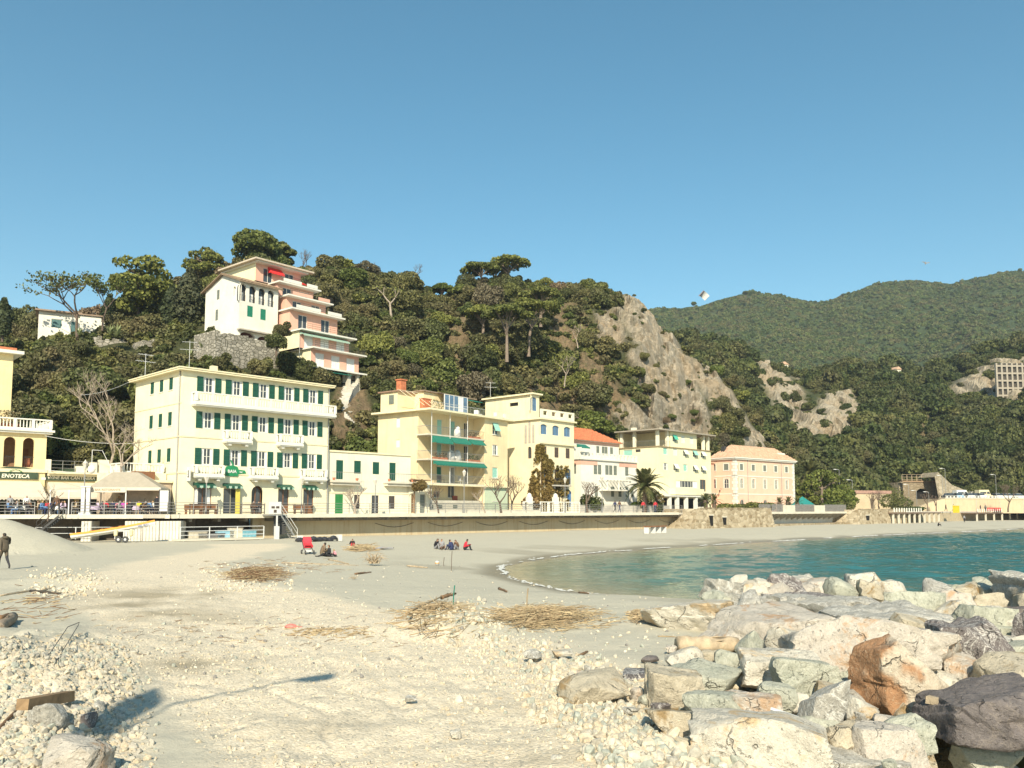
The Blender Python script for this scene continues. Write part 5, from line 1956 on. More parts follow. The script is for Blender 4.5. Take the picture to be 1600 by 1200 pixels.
 for _ in range(7500):
  zz=rs.uniform(0.3,9.2);
  w0=-1.3*(1-zz/9.5)-.1;w1=(2.6 if zz<5.5 else 2.6*(1-(zz-5.5)/4.0))+.6*math.sin(zz*2.1)
  x=rs.uniform(w0*1.2,w1)
  dep=rs.uniform(.02,.55)*(1-.3*abs(x)/3)
  if fbm(x*.9+(3 if x<0 else 0),zz*.55,8)+.35-zz*.035<rs.uniform(-.25,.25):continue
  if x<0:P.append((-dep,-x*1.6,zz));N.append((-1,-.3,.2))
  else:P.append((x,-dep,zz));N.append((0,-1,.2))
 for _ in range(1500):
  x=rs.uniform(3.1,5.9);zz=rs.uniform(0,6.5)
  if fbm(x*.8,zz*.8,3)>-.05:P.append((x,-rs.uniform(.02,.35),zz));N.append((0,-1,.2))
 P=np.array(P);N=np.array(N,float)
 V=cards(P,N,.16,rs)
 f_ivy=foliage('ivy_leaves',(0.055,0.050,0.018),(0.22,0.17,0.06),(0.26,0.15,0.06),0.7)
 iv=thing('ivy','brown green ivy climbing the corner of the tower house','climbing plant',B.root.location,B.root.rotation_euler.z)
 link('leaves',cards_mesh('leaves',V,f_ivy),iv)
 st=MB();st.tube([(-.05,-.1,0),(.2,-.12,2.5),(-.1,-.1,5),(.1,-.1,8)],[.12,.09,.06,.02],5);st.tube([(4.4,-.1,0),(4.6,-.12,3),(4.2,-.1,6)],[.09,.06,.02],5)
 link('stem',st.mesh('stem',[bark_m]),iv)
tower()
# --- white villa with a red hip roof
B5=Bld('white_villa','white villa with an orange red hip roof and pink bands','building',908,121,44,W_px=996,D=10)
def villa():
 B=B5;W,D=B.W,B.D
 H2_=B.fz(930,719);H3_=B.fz(935,690.5,2.0)
 W3=B.fx(968,2.0)
 r1=[B.fx(p) for p in(931,937.5,949,955,962,980)];r0=[B.fx(p) for p in(932,957.5,969,980,988)]
 z1a,z1b=B.fz(950,742),B.fz(950,727);z0a,z0b=B.fz(950,776),B.fz(950,760)
 ops={'front':[(c-.42,c+.42,z1a,z1b) for c in r1 if c>.6]+[(c-.4,c+.4,z0a,z0b) for c in r0 if c>.6],'left':[(D-3-.45,D-3+.45,z1a,z1b),(D-1.2-.3,D-1.2+.3,z1a,z1b)]}
 B.shell(H2_,white_p,ops)
 for c in r1:
  if c>.6:window(B,'front',c,z1a,.84,z1b-z1a,'shut',sh=grey_sh)
 for c in r0:
  if c>.6:window(B,'front',c,z0a,.8,z0b-z0a,'shut',sh=grey_sh)
 window(B,'left',D-3,z1a,.9,z1b-z1a,'shut',sh=grey_sh);window(B,'left',D-1.2,z1a,.6,z1b-z1a,'shut',sh=grey_sh)
 B.part(MB().box(-.25,W+.2,-.25,D+.2,H2_,H2_+.2),'cornice',trim_w)
 for x0,x1 in((-.03,B.fx(934)),(B.fx(968),W+.03)):B.part(MB().box(x0,x1,-.03,-.003,H2_-.75,H2_-.15),'painted_band',salmon_p)
 B.part(MB().box(-.03,-.003,0,D,H2_-.75,H2_-.15),'painted_band',salmon_p)
 ub=MB()
 r3=[B.fx(p,2.0) for p in(935,943.5,948,956.5)];za,zb=B.fz(945,711,2.0),B.fz(945,698,2.0)
 wall_panel(ub,W3,H2_+.2,H3_,[(c-.38,c+.38,za,zb) for c in r3],B.frame('front',2.0),0)
 ub.quad((0,8.5,H2_+.2),(0,2,H2_+.2),(0,2,H3_),(0,8.5,H3_));ub.quad((W3,2,H2_+.2),(W3,8.5,H2_+.2),(W3,8.5,H3_),(W3,2,H3_));ub.quad((W3,8.5,H2_+.2),(0,8.5,H2_+.2),(0,8.5,H3_),(W3,8.5,H3_))
 B.part(ub,'upper_wall',white_p)
 for c in r3:window(B,'front',c,za,.76,zb-za,'shut',sh=grey_sh,depth=2.12)
 B.part(MB().box(-.04,W3+.04,1.96,1.997,H3_-.5,H3_-.05),'painted_band',salmon_p)
 hip_roof(B,H3_,2.3,.55,terra_m,x0=0,W=W3,y0=2,D=8.5)
 B.part(MB().box(-.5,W3+.5,1.5,9.0,H3_-.04,H3_-.003),'eaves',trim_w)
 rb=MB();
 for x in np.arange(.1,W,.9):rb.box(x,x+.45,-.1,.08,H2_+.2,H2_+.95)
 rb.box(0,W,-.1,.08,H2_+.95,H2_+1.1)
 B.part(rb,'parapet',white_p)
 x0,x1=B.fx(936),B.fx(975);zz=B.fz(955,753)
 pg=MB().box(x0,x1,-1.5,-1.38,zz,zz+.18)
 for x in np.arange(x0,x1,.8):pg.box(x,x+.14,-1.8,-.003,zz+.18,zz+.34)
 for x in np.linspace(x0+.3,x1-.3,3):pg.box(x-.09,x+.09,-1.5,-1.32,zz-1.2,zz)
 pg.box(x0,x1,-1.6,-.003,zz-1.4,zz-1.2)
 B.part(pg,'pergola',white_p)
 awning(B,'front',B.fx(904)+.6,H2_+2.2,2.0,1.0,.5,green_dk,.2)
villa()
# --- lemon palazzo with roof loggia
B6=Bld('lemon_palazzo','lemon yellow block with a roof loggia and tilted pale blinds','building',1030,132.5,44,W_px=1112,D_px=969)
def palazzo():
 B=B6;W,D=B.W,B.D
 H=B.fz(1031,698);Hp=B.fz(1031,672)
 cs=[B.fx(p) for p in(1041,1056.5,1072,1087,1099.5)]
 ra=(B.fz(1065,712.5),B.fz(1065,702));rb_=(B.fz(1065,736),B.fz(1065,725))
 zc=B.fz(1040,747)
 ops={'front':[(c-.6,c+.6,a,b) for c in cs for a,b in(ra,rb_)]+[(B.fx(1057),B.fx(1090),B.fz(1075,762),B.fz(1075,751.5)),(B.fx(1094.5),B.fx(1103.5),B.fz(1098,768),B.fz(1098,749.5))],'left':[(D-B.lx(982)-.9,D-B.lx(982)+.9,B.lz(982,
  712.5),
  B.lz(982,
  703)),
  (D-B.lx(998)-.5,
  D-B.lx(998)+.5,
  B.lz(998,
  706.5),
  B.lz(998,
  702)),
  (D-B.lx(985)-.5,
  D-B.lx(985)+.5,
  3.6,
  5)]}
 zg=B.fz(1060,773)
 B.shell(H,lemon_p,ops,z0=0)
 kinds=[['blind','blind','tilt','tilt','tilt'],['curtain','tilt','blind','tilt','tilt']]
 pale=plain('blind_pale',(0.70,0.72,0.62),.7,.06)
 for r,(a,b) in enumerate((ra,rb_)):
  for i,c in enumerate(cs):window(B,'front',c,a,1.2,b-a,kinds[r][i],sh=pale if(i+r)%3 else mint_sh)
 x0,x1=B.fx(1057),B.fx(1090);window(B,'front',(x0+x1)/2,B.fz(1075,762),x1-x0,B.fz(1075,751.5)-B.fz(1075,762),'curtain',bars=(6,0))
 x0,x1=B.fx(1094.5),B.fx(1103.5);window(B,'front',(x0+x1)/2,B.fz(1098,768),x1-x0,B.fz(1098,749.5)-B.fz(1098,768),'glass',frame=wood_br,bars=(1,0))
 window(B,'left',D-B.lx(982),B.lz(982,712.5),1.8,B.lz(982,703)-B.lz(982,712.5),'blind',sh=mint_sh)
 window(B,'left',D-B.lx(998),B.lz(998,706.5),1.0,B.lz(998,702)-B.lz(998,706.5),'glass',frame=brown_sh)
 window(B,'left',D-B.lx(985),3.6,1.0,1.4,'shut',sh=grey_sh)
 jb=MB().box(B.fx(1047),B.fx(1092),-1.1,-.003,B.fz(1070,773,-1.1),B.fz(1070,763.5,-1.1))
 B.part(jb,'jetty',lemon_p)
 B.part(MB().box(B.fx(1090),B.fx(1112),-1.0,-.003,B.fz(1100,772),B.fz(1100,770)),'balcony',conc_l)
 pc=MB()
 for p in(1033,1046,1058,1072,1087):x=B.fx(p,-1.5);B.part(MB().box(x-.28,x+.28,-1.75,-1.25,0,B.fz(1060,776,-1.5)),'column',trim_w)
 B.part(MB().box(B.fx(1031,-1.5)-.5,B.fx(1092,-1.5),-1.9,-.003,B.fz(1060,776,-1.5),B.fz(1060,774,-1.5)),'porch_roof',trim_w)
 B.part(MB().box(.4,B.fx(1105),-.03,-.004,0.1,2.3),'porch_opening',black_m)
 B.part(MB().box(B.fx(1087),B.fx(1110),-.2,-.05,0,.9),'parapet',conc_l)
 B.part(MB().box(-.15,W+.12,-.15,D+.1,H,H+.16),'cornice',plain('cornice_brown',(.30,.22,.12),.8))
 z=H+.16;ht=Hp-z
 S0,S1=B.fx(1049.5),B.fx(1091)
 pb=MB()
 sm=[B.fx(p) for p in(1056,1069.5,1083)]
 wall_panel(pb,S1,z,Hp,[(c-.55,c+.55,z+.9,z+2.1) for c in sm],B.frame('front',.05),0,x_start=S0)
 pb.quad((S0,8,z),(S0,.05,z),(S0,.05,Hp),(S0,8,Hp));pb.quad((S1,.05,z),(S1,8,z),(S1,8,Hp),(S1,.05,Hp));pb.quad((S1,8,z),(0,8,z),(0,8,Hp),(S1,8,Hp))
 B.part(pb,'penthouse',lemon_p)
 window(B,'front',sm[0],z+.9,1.1,1.2,'tilt',sh=plain('blind_green',(.08,.45,.32),.6),depth=.17)
 for c in sm[1:]:window(B,'front',c,z+.9,1.1,1.2,'blind',sh=pale,depth=.17)
 for x,y in((.25,.3),(.25,4.8),(.25,D-.3),(3.0,.3),(W-.4,.3),(B.fx(1103),.3)):B.part(MB().box(x-.22,x+.22,y-.22,y+.22,z,Hp),'column',cream_pale)
 B.part(MB().box(-.9,W+.7,-.7,D+.4,Hp,Hp+.2),'roof',plain('roof_grey',(.33,.29,.23),.9,.2))
 for x,y in((1.5,D-2),(5,3),(12,4)):B.part(MB().box(x,x+.7,y,y+.7,Hp+.2,Hp+.9),'chimney',cream_pale)
 rb=MB()
 for x in np.arange(.5,S0,.3):rb.tube([(x,.1,z),(x,.1,z+.9)],.015,3,0,False)
 for y in np.arange(.1,D,.3):rb.tube([(.06,y,z),(.06,y,z+.9)],.015,3,0,False)
 rb.tube([(.06,D,z+.9),(.06,.1,z+.9),(S0,.1,z+.9)],.025,4)
 B.part(rb,'railing',metal_g)
palazzo()
# --- pink convent-like building
B7=Bld('pink_building','long pink building with white quoins and a tan tiled roof','building',1150,150,50,W_px=1242.5,D_px=1112)
def pink():
 B=B7;W,D=B.W,B.D
 H=B.fz(1150,717.5)
 cs=[B.fx(p) for p in(1160,1179,1196,1213,1230.5)];cs=[cs[0]+(cs[-1]-cs[0])*i/4 for i in range(5)]
 a2,b2=B.fz(1160,734.5),B.fz(1160,725);a1,b1=B.fz(1160,763),B.fz(1160,748)
 ls=[B.lx(1136),B.lx(1116)]
 ops={'front':[(c-.5,c+.5,a2,b2) for c in cs]+[(c-.45,c+.45,a1,b1,1.0) for c in cs]+[(c-.6,c+.6,.02,2.3,1.0) for c in cs[::2]],'left':[(D-q-.5,D-q+.5,a2,b2) for q in ls]+[(D-q-.55,D-q+.55,a1,b1,1.0) for q in ls]}
 B.shell(H,pink_p,ops)
 lsal=[B.part(MB().box(-.012,-.003,.7,D,.0,H-.2),'side_render',salmon_p)] if False else None
 for sd,xs in(('front',cs),('left',[D-q for q in ls])):
  for x in xs:
   window(B,sd,x,a2,1.0,b2-a2,'shut',sh=grey_sh);window(B,sd,x,a1,.9 if sd=='front' else 1.1,b1-a1,'glass',arch=1.0,frame=trim_w,pane=grey_sh if sd=='front' else pane_m)
   w=1.3
   o=B.put('surround',MB().box(-w/2,-w/2+.14,-.04,-.003,0,b2-a2).box(w/2-.14,w/2,-.04,-.003,0,b2-a2).box(-w/2,w/2,-.04,-.003,b2-a2,b2-a2+.14).box(-w/2,w/2,-.06,-.003,-.14,0).mesh('surround',[trim_w]),sd,x,a2)
   B.put('surround',MB().box(-w/2,-w/2+.18,-.04,-.003,0,b1-a1).box(w/2-.18,w/2,-.04,-.003,0,b1-a1).box(-w/2,w/2,-.06,-.003,b1-a1+.02,b1-a1+.16).mesh('surround',[trim_w]),sd,x,a1)
 for c in cs[::2]:window(B,'front',c,.02,1.2,2.28,'door',arch=1.0,frame=trim_w,pane=black_m)
 band(B,B.fz(1150,744),.18,.05,trim_w);band(B,B.fz(1150,772.5),.18,.05,trim_w)
 q=MB();n=int(H/.55)
 for i in range(n):
  L=.75 if i%2 else.5;z=i*H/n
  q.box(-.05,L,-.05,-.002,z+.02,z+H/n-.02);q.box(-.05,-.002,0,L,z+.02,z+H/n-.02);q.box(W-L,W+.04,-.05,-.002,z+.02,z+H/n-.02)
 B.part(q,'quoins',trim_w)
 B.part(MB().box(-.35,W+.3,-.35,D+.3,H,H+.22).box(-.5,W+.45,-.5,D+.45,H+.223,H+.4),'cornice',trim_w)
 hip_roof(B,H+.4,2.5,.45,tan_roof)
 B.part(MB().box(1.0,1.7,3,3.7,H+.8,H+2.6),'chimney',metal_d);B.part(MB().box(W-4,W-1.5,1.0,3.2,H+.4,H+1.9),'dormer',white_p)
 for x in(cs[0]+(cs[1]-cs[0])/2,cs[3]+(cs[4]-cs[3])/2):B.part(MB().tube([(x,-.07,H),(x,-.07,0)],.05,5),'downpipe',metal_g)
 B.part(MB().box(-7,-.4,D-1,D+7,0,H-.6),'wing',salmon_p);B.part(MB().box(-7.3,-.3,D-1.3,D+7.2,H-.6,H-.35),'wing_roof',tan_roof)
 for x in(D*.45,):B.put('wall_lamp',MB().tube([(0,0,0),(0,-.5,.1),(0,-.7,-.2)],.03,4).lathe([(.05,-.7),(.16,-.3),(.06,-.2)],(0,-.7,0),6).mesh('wall_lamp',[metal_d]),'left',x,4.2)
pink()
# --- yellow house on the left with arcade, and the wine bar front
B0=Bld('arcaded_house','warm yellow house at the left edge with two arches and a white balustrade','building',68,78.5,47,W=.1,D=9)
_u=B0.u
B0.P=B0.P-_u*18;B0.root.location=(B0.P.x,B0.P.y,DECK);B0.W=18.0
def arcaded():
 B=B0;W,D=B.W,B.D
 Hg=B.fz(68,733);H=B.fz(67,676)
 arches=[(B.fx(31),B.fx(49.5)),(B.fx(1),B.fx(20)),(B.fx(-30),B.fx(-11)),(B.fx(-60),B.fx(-41))]
 za,zb=B.fz(40,730),B.fz(40,684)
 ops=[(a,b,za,zb,1.0) for a,b in arches if a>0.2]
 gops=[(B.fx(-4),B.fx(28),.02,2.3),(B.fx(30),B.fx(58),.02,2.3),(B.fx(-60),B.fx(-10),.02,2.3)]
 B.shell(H,plaster('honey_plaster',(0.80,0.66,0.37),.14),{'front':ops+[g for g in gops if g[0]>.1]},depth=.35)
 B.part(MB().box(.3,W-.3,2.4,2.5,za,H-.1).box(.3,W-.3,.36,2.4,za-.12,za-.003),'loggia_wall',plain('loggia_brown',(0.34,0.20,0.10),.8,.2))
 for a,b in arches:
  if a<.2:continue
  rb=MB()
  for x in np.arange(a+.1,b,.15):rb.tube([(x,.2,za),(x,.2,za+.95)],.014,3,0,False)
  rb.tube([(a,.2,za+.97),(b,.2,za+.97)],.03,4);B.part(rb,'railing',metal_d)
 B.part(MB().box(B.fx(31),B.fx(49.5),2.2,2.38,za,zb-.9).box((B.fx(31)+B.fx(49.5))/2-.05,(B.fx(31)+B.fx(49.5))/2+.05,2.17,2.2,za,zb-.9),'door',wood_br)
 for g in gops:
  if g[0]>.1:
   window(B,'front',(g[0]+g[1])/2,.02,g[1]-g[0],2.28,'door',frame=plain('shop_green',(.03,.09,.06),.5),bars=(3,0),depth=.3)
 B.part(MB().box(-.2,W+.55,-.55,D+.3,H,H+.2).box(-.2,W+.4,-.4,D+.2,H-.18,H-.003),'cornice',trim_w)
 rb=MB();balustrade(rb,[(0,-.3),(W+.25,-.3),(W+.25,D)],1.0)
 o=B.part(rb,'balustrade',trim_w);o.location=(0,0,H+.2)
 xu=B.fx(9,1.5);zu=B.fz(9,554,1.5)
 B.part(MB().box(.2,xu,1.5,D,H+.2,zu),'upper_wall',MATS['honey_plaster']);B.part(MB().box(-.3,xu+.75,.8,D+.4,zu,zu+.3),'upper_cornice',trim_w)
 B.part(MB().box(0,xu+.2,1.2,D,zu+.3,zu+.6),'roof',terra_m)
 band(B,Hg-.35,.3,.15,trim_y,('front',))
 pl=foliage('balcony_plants',(.2,.14,.08),(.5,.42,.32));rs=np.random.RandomState(3)
 P=rs.uniform([W-4.5,.2,H+.9],[W-2.2,.7,H+1.9],(260,3));t=thing('potted_shrubs','dry flowering pot plants behind the white balustrade of the arcaded house','plants',B.root.location,B.root.rotation_euler.z)
 link('leaves',cards_mesh('leaves',cards(P,rs.normal(0,1,(260,3)),.08,rs),pl),t)
 link('pot',MB().box(W-4.4,W-2.3,.25,.65,H+.2,H+.7).mesh('pot',[terra_m]),t)
 tag(MB().lathe([(.18,0),(.3,.3),(.32,.55),(.2,.8),(.24,.86)],(0,0,0),9).build('jar',terra_m,None,B.root.matrix_basis@Vector((B.fx(43),.9,za)),0,True),'orange terracotta jar inside the right arch of the arcaded house','jar')
 sign_board(B,B.fx(-12),B.fx(56.5),B.fz(40,749),'ENOTECA',B.fx(21))
 awning(B,'front',(B.fx(-75)+B.fx(61))/2,B.fz(50,752.5),B.fx(61)-B.fx(-75),3.3,1.5,canvas_m,.3,True)
def sign_board(B,x0,x1,z,txt,xt):
 """dark board with a raised hump, and pale letters"""
 mb=MB();c=xt
 zt=z+.55
 hump=[(c+1.9*math.cos(a),zt+.62*math.sin(a)) for a in np.linspace(0,math.pi,9)]
 mb.prism([(x0,z),(x1,z),(x1,zt)]+hump+[(x0,zt)],-.14,-.05)
 o=B.part(mb,'sign_board',plain('sign_board_green',(.05,.075,.045),.5,.2))
 link('lettering',text_mesh(txt,.5 if len(txt)<9 else.40,plain('sign_cream',(.78,.74,.60),.6),.012,font_italic=.15),o,(c,-.155,z+.27))
 e=MB()
 for k in range(7):
  a=math.pi*k/6;e.lathe([(.10,-.02),(.12,.0),(.06,.02)],(c+.45*math.cos(a),-.15,zt+.12+.22*math.sin(a)),6)
 link('emblem',e.mesh('emblem',[plain('emblem_green',(.06,.30,.10),.5)]),o)
 return o
arcaded()
B8=Bld('wine_bar','single storey wine bar with roof terrace, dark sign and cream awning','building',69.3,78.8,47,W_px=166,D=7)
def wine_bar():
 B=B8;W,D=B.W,B.D
 H=B.fz(110,741)
 g=[(.4,2.6),(3.0,5.4),(5.8,W-.5)]
 B.shell(H,MATS['honey_plaster'],{'front':[(a,b,.02,2.3) for a,b in g]},depth=.3)
 for a,b in g:window(B,'front',(a+b)/2,.02,b-a,2.28,'door',frame=MATS['shop_green'],bars=(2,0),depth=.3)
 B.part(MB().box(.05,W+.6,-.7,D,H,H+.2).box(.05,W+.45,-.5,D,H-.2,H-.003),'cornice',trim_y)
 z=H+.2
 for x,w,h in((B.fx(66.5,-.3)+.3,.5,1.15),(B.fx(123),.95,.6),(B.fx(142),.6,1.0),(B.fx(158.5),.9,1.3)):B.part(MB().box(x-w/2,x+w/2,-.35,.25,z,z+h),'pillar',cream_pale)
 rb=MB()
 for zz in(.35,.7,1.05):rb.tube([(.3,-.3,z+zz),(W,-.3,z+zz)],.02,4)
 for x in np.linspace(.3,W,6):rb.tube([(x,-.3,z),(x,-.3,z+1.05)],.025,4)
 B.part(rb,'railing',metal_g)
 sign_board(B,B.fx(68.5),B.fx(148),B.fz(110,751.5),'WINE BAR CANTINERA',B.fx(109))
 awning(B,'front',(B.fx(62.5)+B.fx(166))/2+.2,B.fz(100,754),B.fx(166)-B.fx(62.5)-.6,3.1,1.45,canvas_m,.32,False)
 B.part(MB().box(B.fx(61),B.fx(68),-.3,-.003,B.fz(64,750),B.fz(64,746)),'wall_unit',metal_w)
wine_bar()
# --- white villa on the hill
V1=Bld('hill_villa','white villa on the hill with a four arch loggia and green shutters','building',368,117,40,W_px=427,D=9.5,base=0)
def hill_villa():
 B=V1;W,D=B.W,B.D
 zb0=B.fz(369,513);B.root.location.z=zb0;B.base=zb0
 H=B.fz(362,437);HR=B.fz(425,452)
 Hf=B.fz(424,452)
 ax=[B.fx(p) for p in(370.5,386,401,415.5)];aw=1.12
 z1,z2=B.fz(370,470),B.fz(370,443.5)
 gx=[(B.fx(382.5),B.fz(382,495),B.fz(382,478)),(B.fx(403.5),B.fz(403,500),B.fz(403,483))]
 D=B.D=B.lx(311)
 ops={'front':[(x-aw/2,x+aw/2,z1,z2,1.0) for x in ax]+[(x-.45,x+.45,a,b) for x,a,b in gx],'left':[(D-B.lx(331)-.35,D-B.lx(331)+.35,B.lz(331,468),B.lz(331,453)),(D-B.lx(329.5)-.35,D-B.lx(329.5)+.35,B.lz(329,501),B.lz(329,484)),
  (D-B.lx(357)-.3,
  D-B.lx(357)+.3,
  z1+1.0,
  z2-.1,
  1.0)]}
 B.shell(H,white_p,ops,z0=0,depth=.35)
 for i,x in enumerate(ax):
  o=B.put('window',pane_mesh(aw+.1,z2-z1,MATS['window_glass'],1.0),'front',x,z1,.5)
  link('curtain',MB().box(-aw*.25,aw*.3,-.02,.0,.1,(z2-z1)*(.55 if i<3 else.8)).mesh('curtain',[curtain_m]),o)
  rb=MB()
  for q in np.arange(-aw/2+.08,aw/2,.14):rb.tube([(q,-.3,0),(q,-.3,.9)],.014,3,0,False)
  rb.tube([(-aw/2,-.3,.92),(aw/2,-.3,.92)],.025,4);link('railing',rb.mesh('railing',[metal_d]),o)
 for x,a,b in gx:window(B,'front',x,a,.9,b-a,'shut',sh=plain('shutter_bright_green',(.02,.20,.12),.5))
 for q,a,b in((B.lx(331),B.lz(331,468),B.lz(331,453)),(B.lx(329.5),B.lz(329,501),B.lz(329,484))):window(B,'left',D-q,a,.7,b-a,'shut',sh=grey_sh)
 window(B,'left',D-B.lx(357),z1+1.0,.6,z2-z1-1.1,'glass',arch=1.0,depth=.35)
 rz=B.lz(337,422) if False else H+1.9
 mid=D*.5
 mb=MB().add([(-.5,-.6,H-.1),(W+.5,-.6,H-.1),(W+.5,mid,rz),(-.5,mid,rz),(-.5,D+.6,H-.1),(W+.5,D+.6,H-.1),(-.5,-.6,H-.28),(W+.5,-.6,H-.28),(W+.5,mid,rz-.18),(-.5,mid,rz-.18),(-.5,D+.6,H-.28),(W+.5,D+.6,H-.28)],[(0,1,2,3),(3,
  2,
  5,
  4),
  (7,
  6,
  9,
  8),
  (8,
  9,
  10,
  11),
  (0,
  6,
  7,
  1),
  (1,
  7,
  8,
  2),
  (2,
  8,
  11,
  5),
  (3,
  9,
  6,
  0),
  (4,
  10,
  9,
  3),
  (5,
  11,
  10,
  4)])
 n=int(W/.5)
 for k in range(n+1):
  x=-.4+(W+.8)*k/n;mb.tube([(x,-.62,H-.06),(x,mid,rz+.04)],.08,4,0,False)
 B.part(mb,'roof',plain('roof_brown_tiles',(.24,.17,.11),.9,.3,3,.5))
 B.part(MB().add([(-.0,0,H),(-.0,D,H),(-.0,mid,rz-.25),(W,0,H),(W,D,H),(W,mid,rz-.25)],[(0,2,1),(3,4,5)]),'gable',white_p)
 ub=MB();wall_panel(ub,W,-3.6,0,[(.25,W*.44,-3.6,-.25,.55),(W*.5,W*.93,-3.6,-.45,.55)],B.frame('front',.5),0,.5)
 ub.quad((0,D,-3.6),(0,.5,-3.6),(0,.5,0),(0,D,0));ub.quad((W,.5,-3.6),(W,D,-3.6),(W,D,0),(W,.5,0))
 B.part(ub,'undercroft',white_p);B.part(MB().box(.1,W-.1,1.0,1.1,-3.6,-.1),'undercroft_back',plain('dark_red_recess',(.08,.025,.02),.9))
 B.part(MB().box(-.25,W+.2,-.25,.55,-.2,.0),'string_course',grey_pl)
 return zb0
ZV=hill_villa()
def stone_wall(name,label,x0p,x1p,pyt,pyb,Y,A,th=1.2,mat=None,D=6):
 B=Bld(name,label,'stone wall',x0p,Y,A,W_px=x1p,D=D,base=0)
 zt=EYE+ray(x0p,pyt)[2]*Y;zb=EYE+ray(x0p,pyb)[2]*Y
 rs=random.Random(int(x0p));n=14
 mb=MB()
 for i in range(n):
  x0=B.W*i/n;x1=B.W*(i+1)/n+.05;h=(zt-zb)+rs.uniform(-.3,.3)
  mb.add([(x0,rs.uniform(-.1,.1),0),(x1,rs.uniform(-.1,.1),0),(x1,D,0),(x0,D,0),(x0,.35,h),(x1,.35,h+rs.uniform(-.1,.1)),(x1,D,h),(x0,D,h)],[(0,1,5,4),(1,2,6,5),(3,0,4,7),(4,5,6,7),(2,3,7,6)])
 B.root.location.z=zb-1.5
 for i in range(len(mb.v)):mb.v[i]=(mb.v[i][0],mb.v[i][1],mb.v[i][2]+1.5 if mb.v[i][2]>0 else 0)
 B.part(mb,'masonry',mat or st_grey)
 return B
stone_wall('terrace_wall','grey rubble stone wall holding up the white hill villa',330,432,518,590,113,40)
stone_wall('terrace_wall','low grey rubble wall left of the white hill villa, among shrubs',215,332,528,562,120,44)
stone_wall('terrace_wall','pale tan rubble wall below the flat roofed bungalow',130,212,526,546,121,60,D=3)
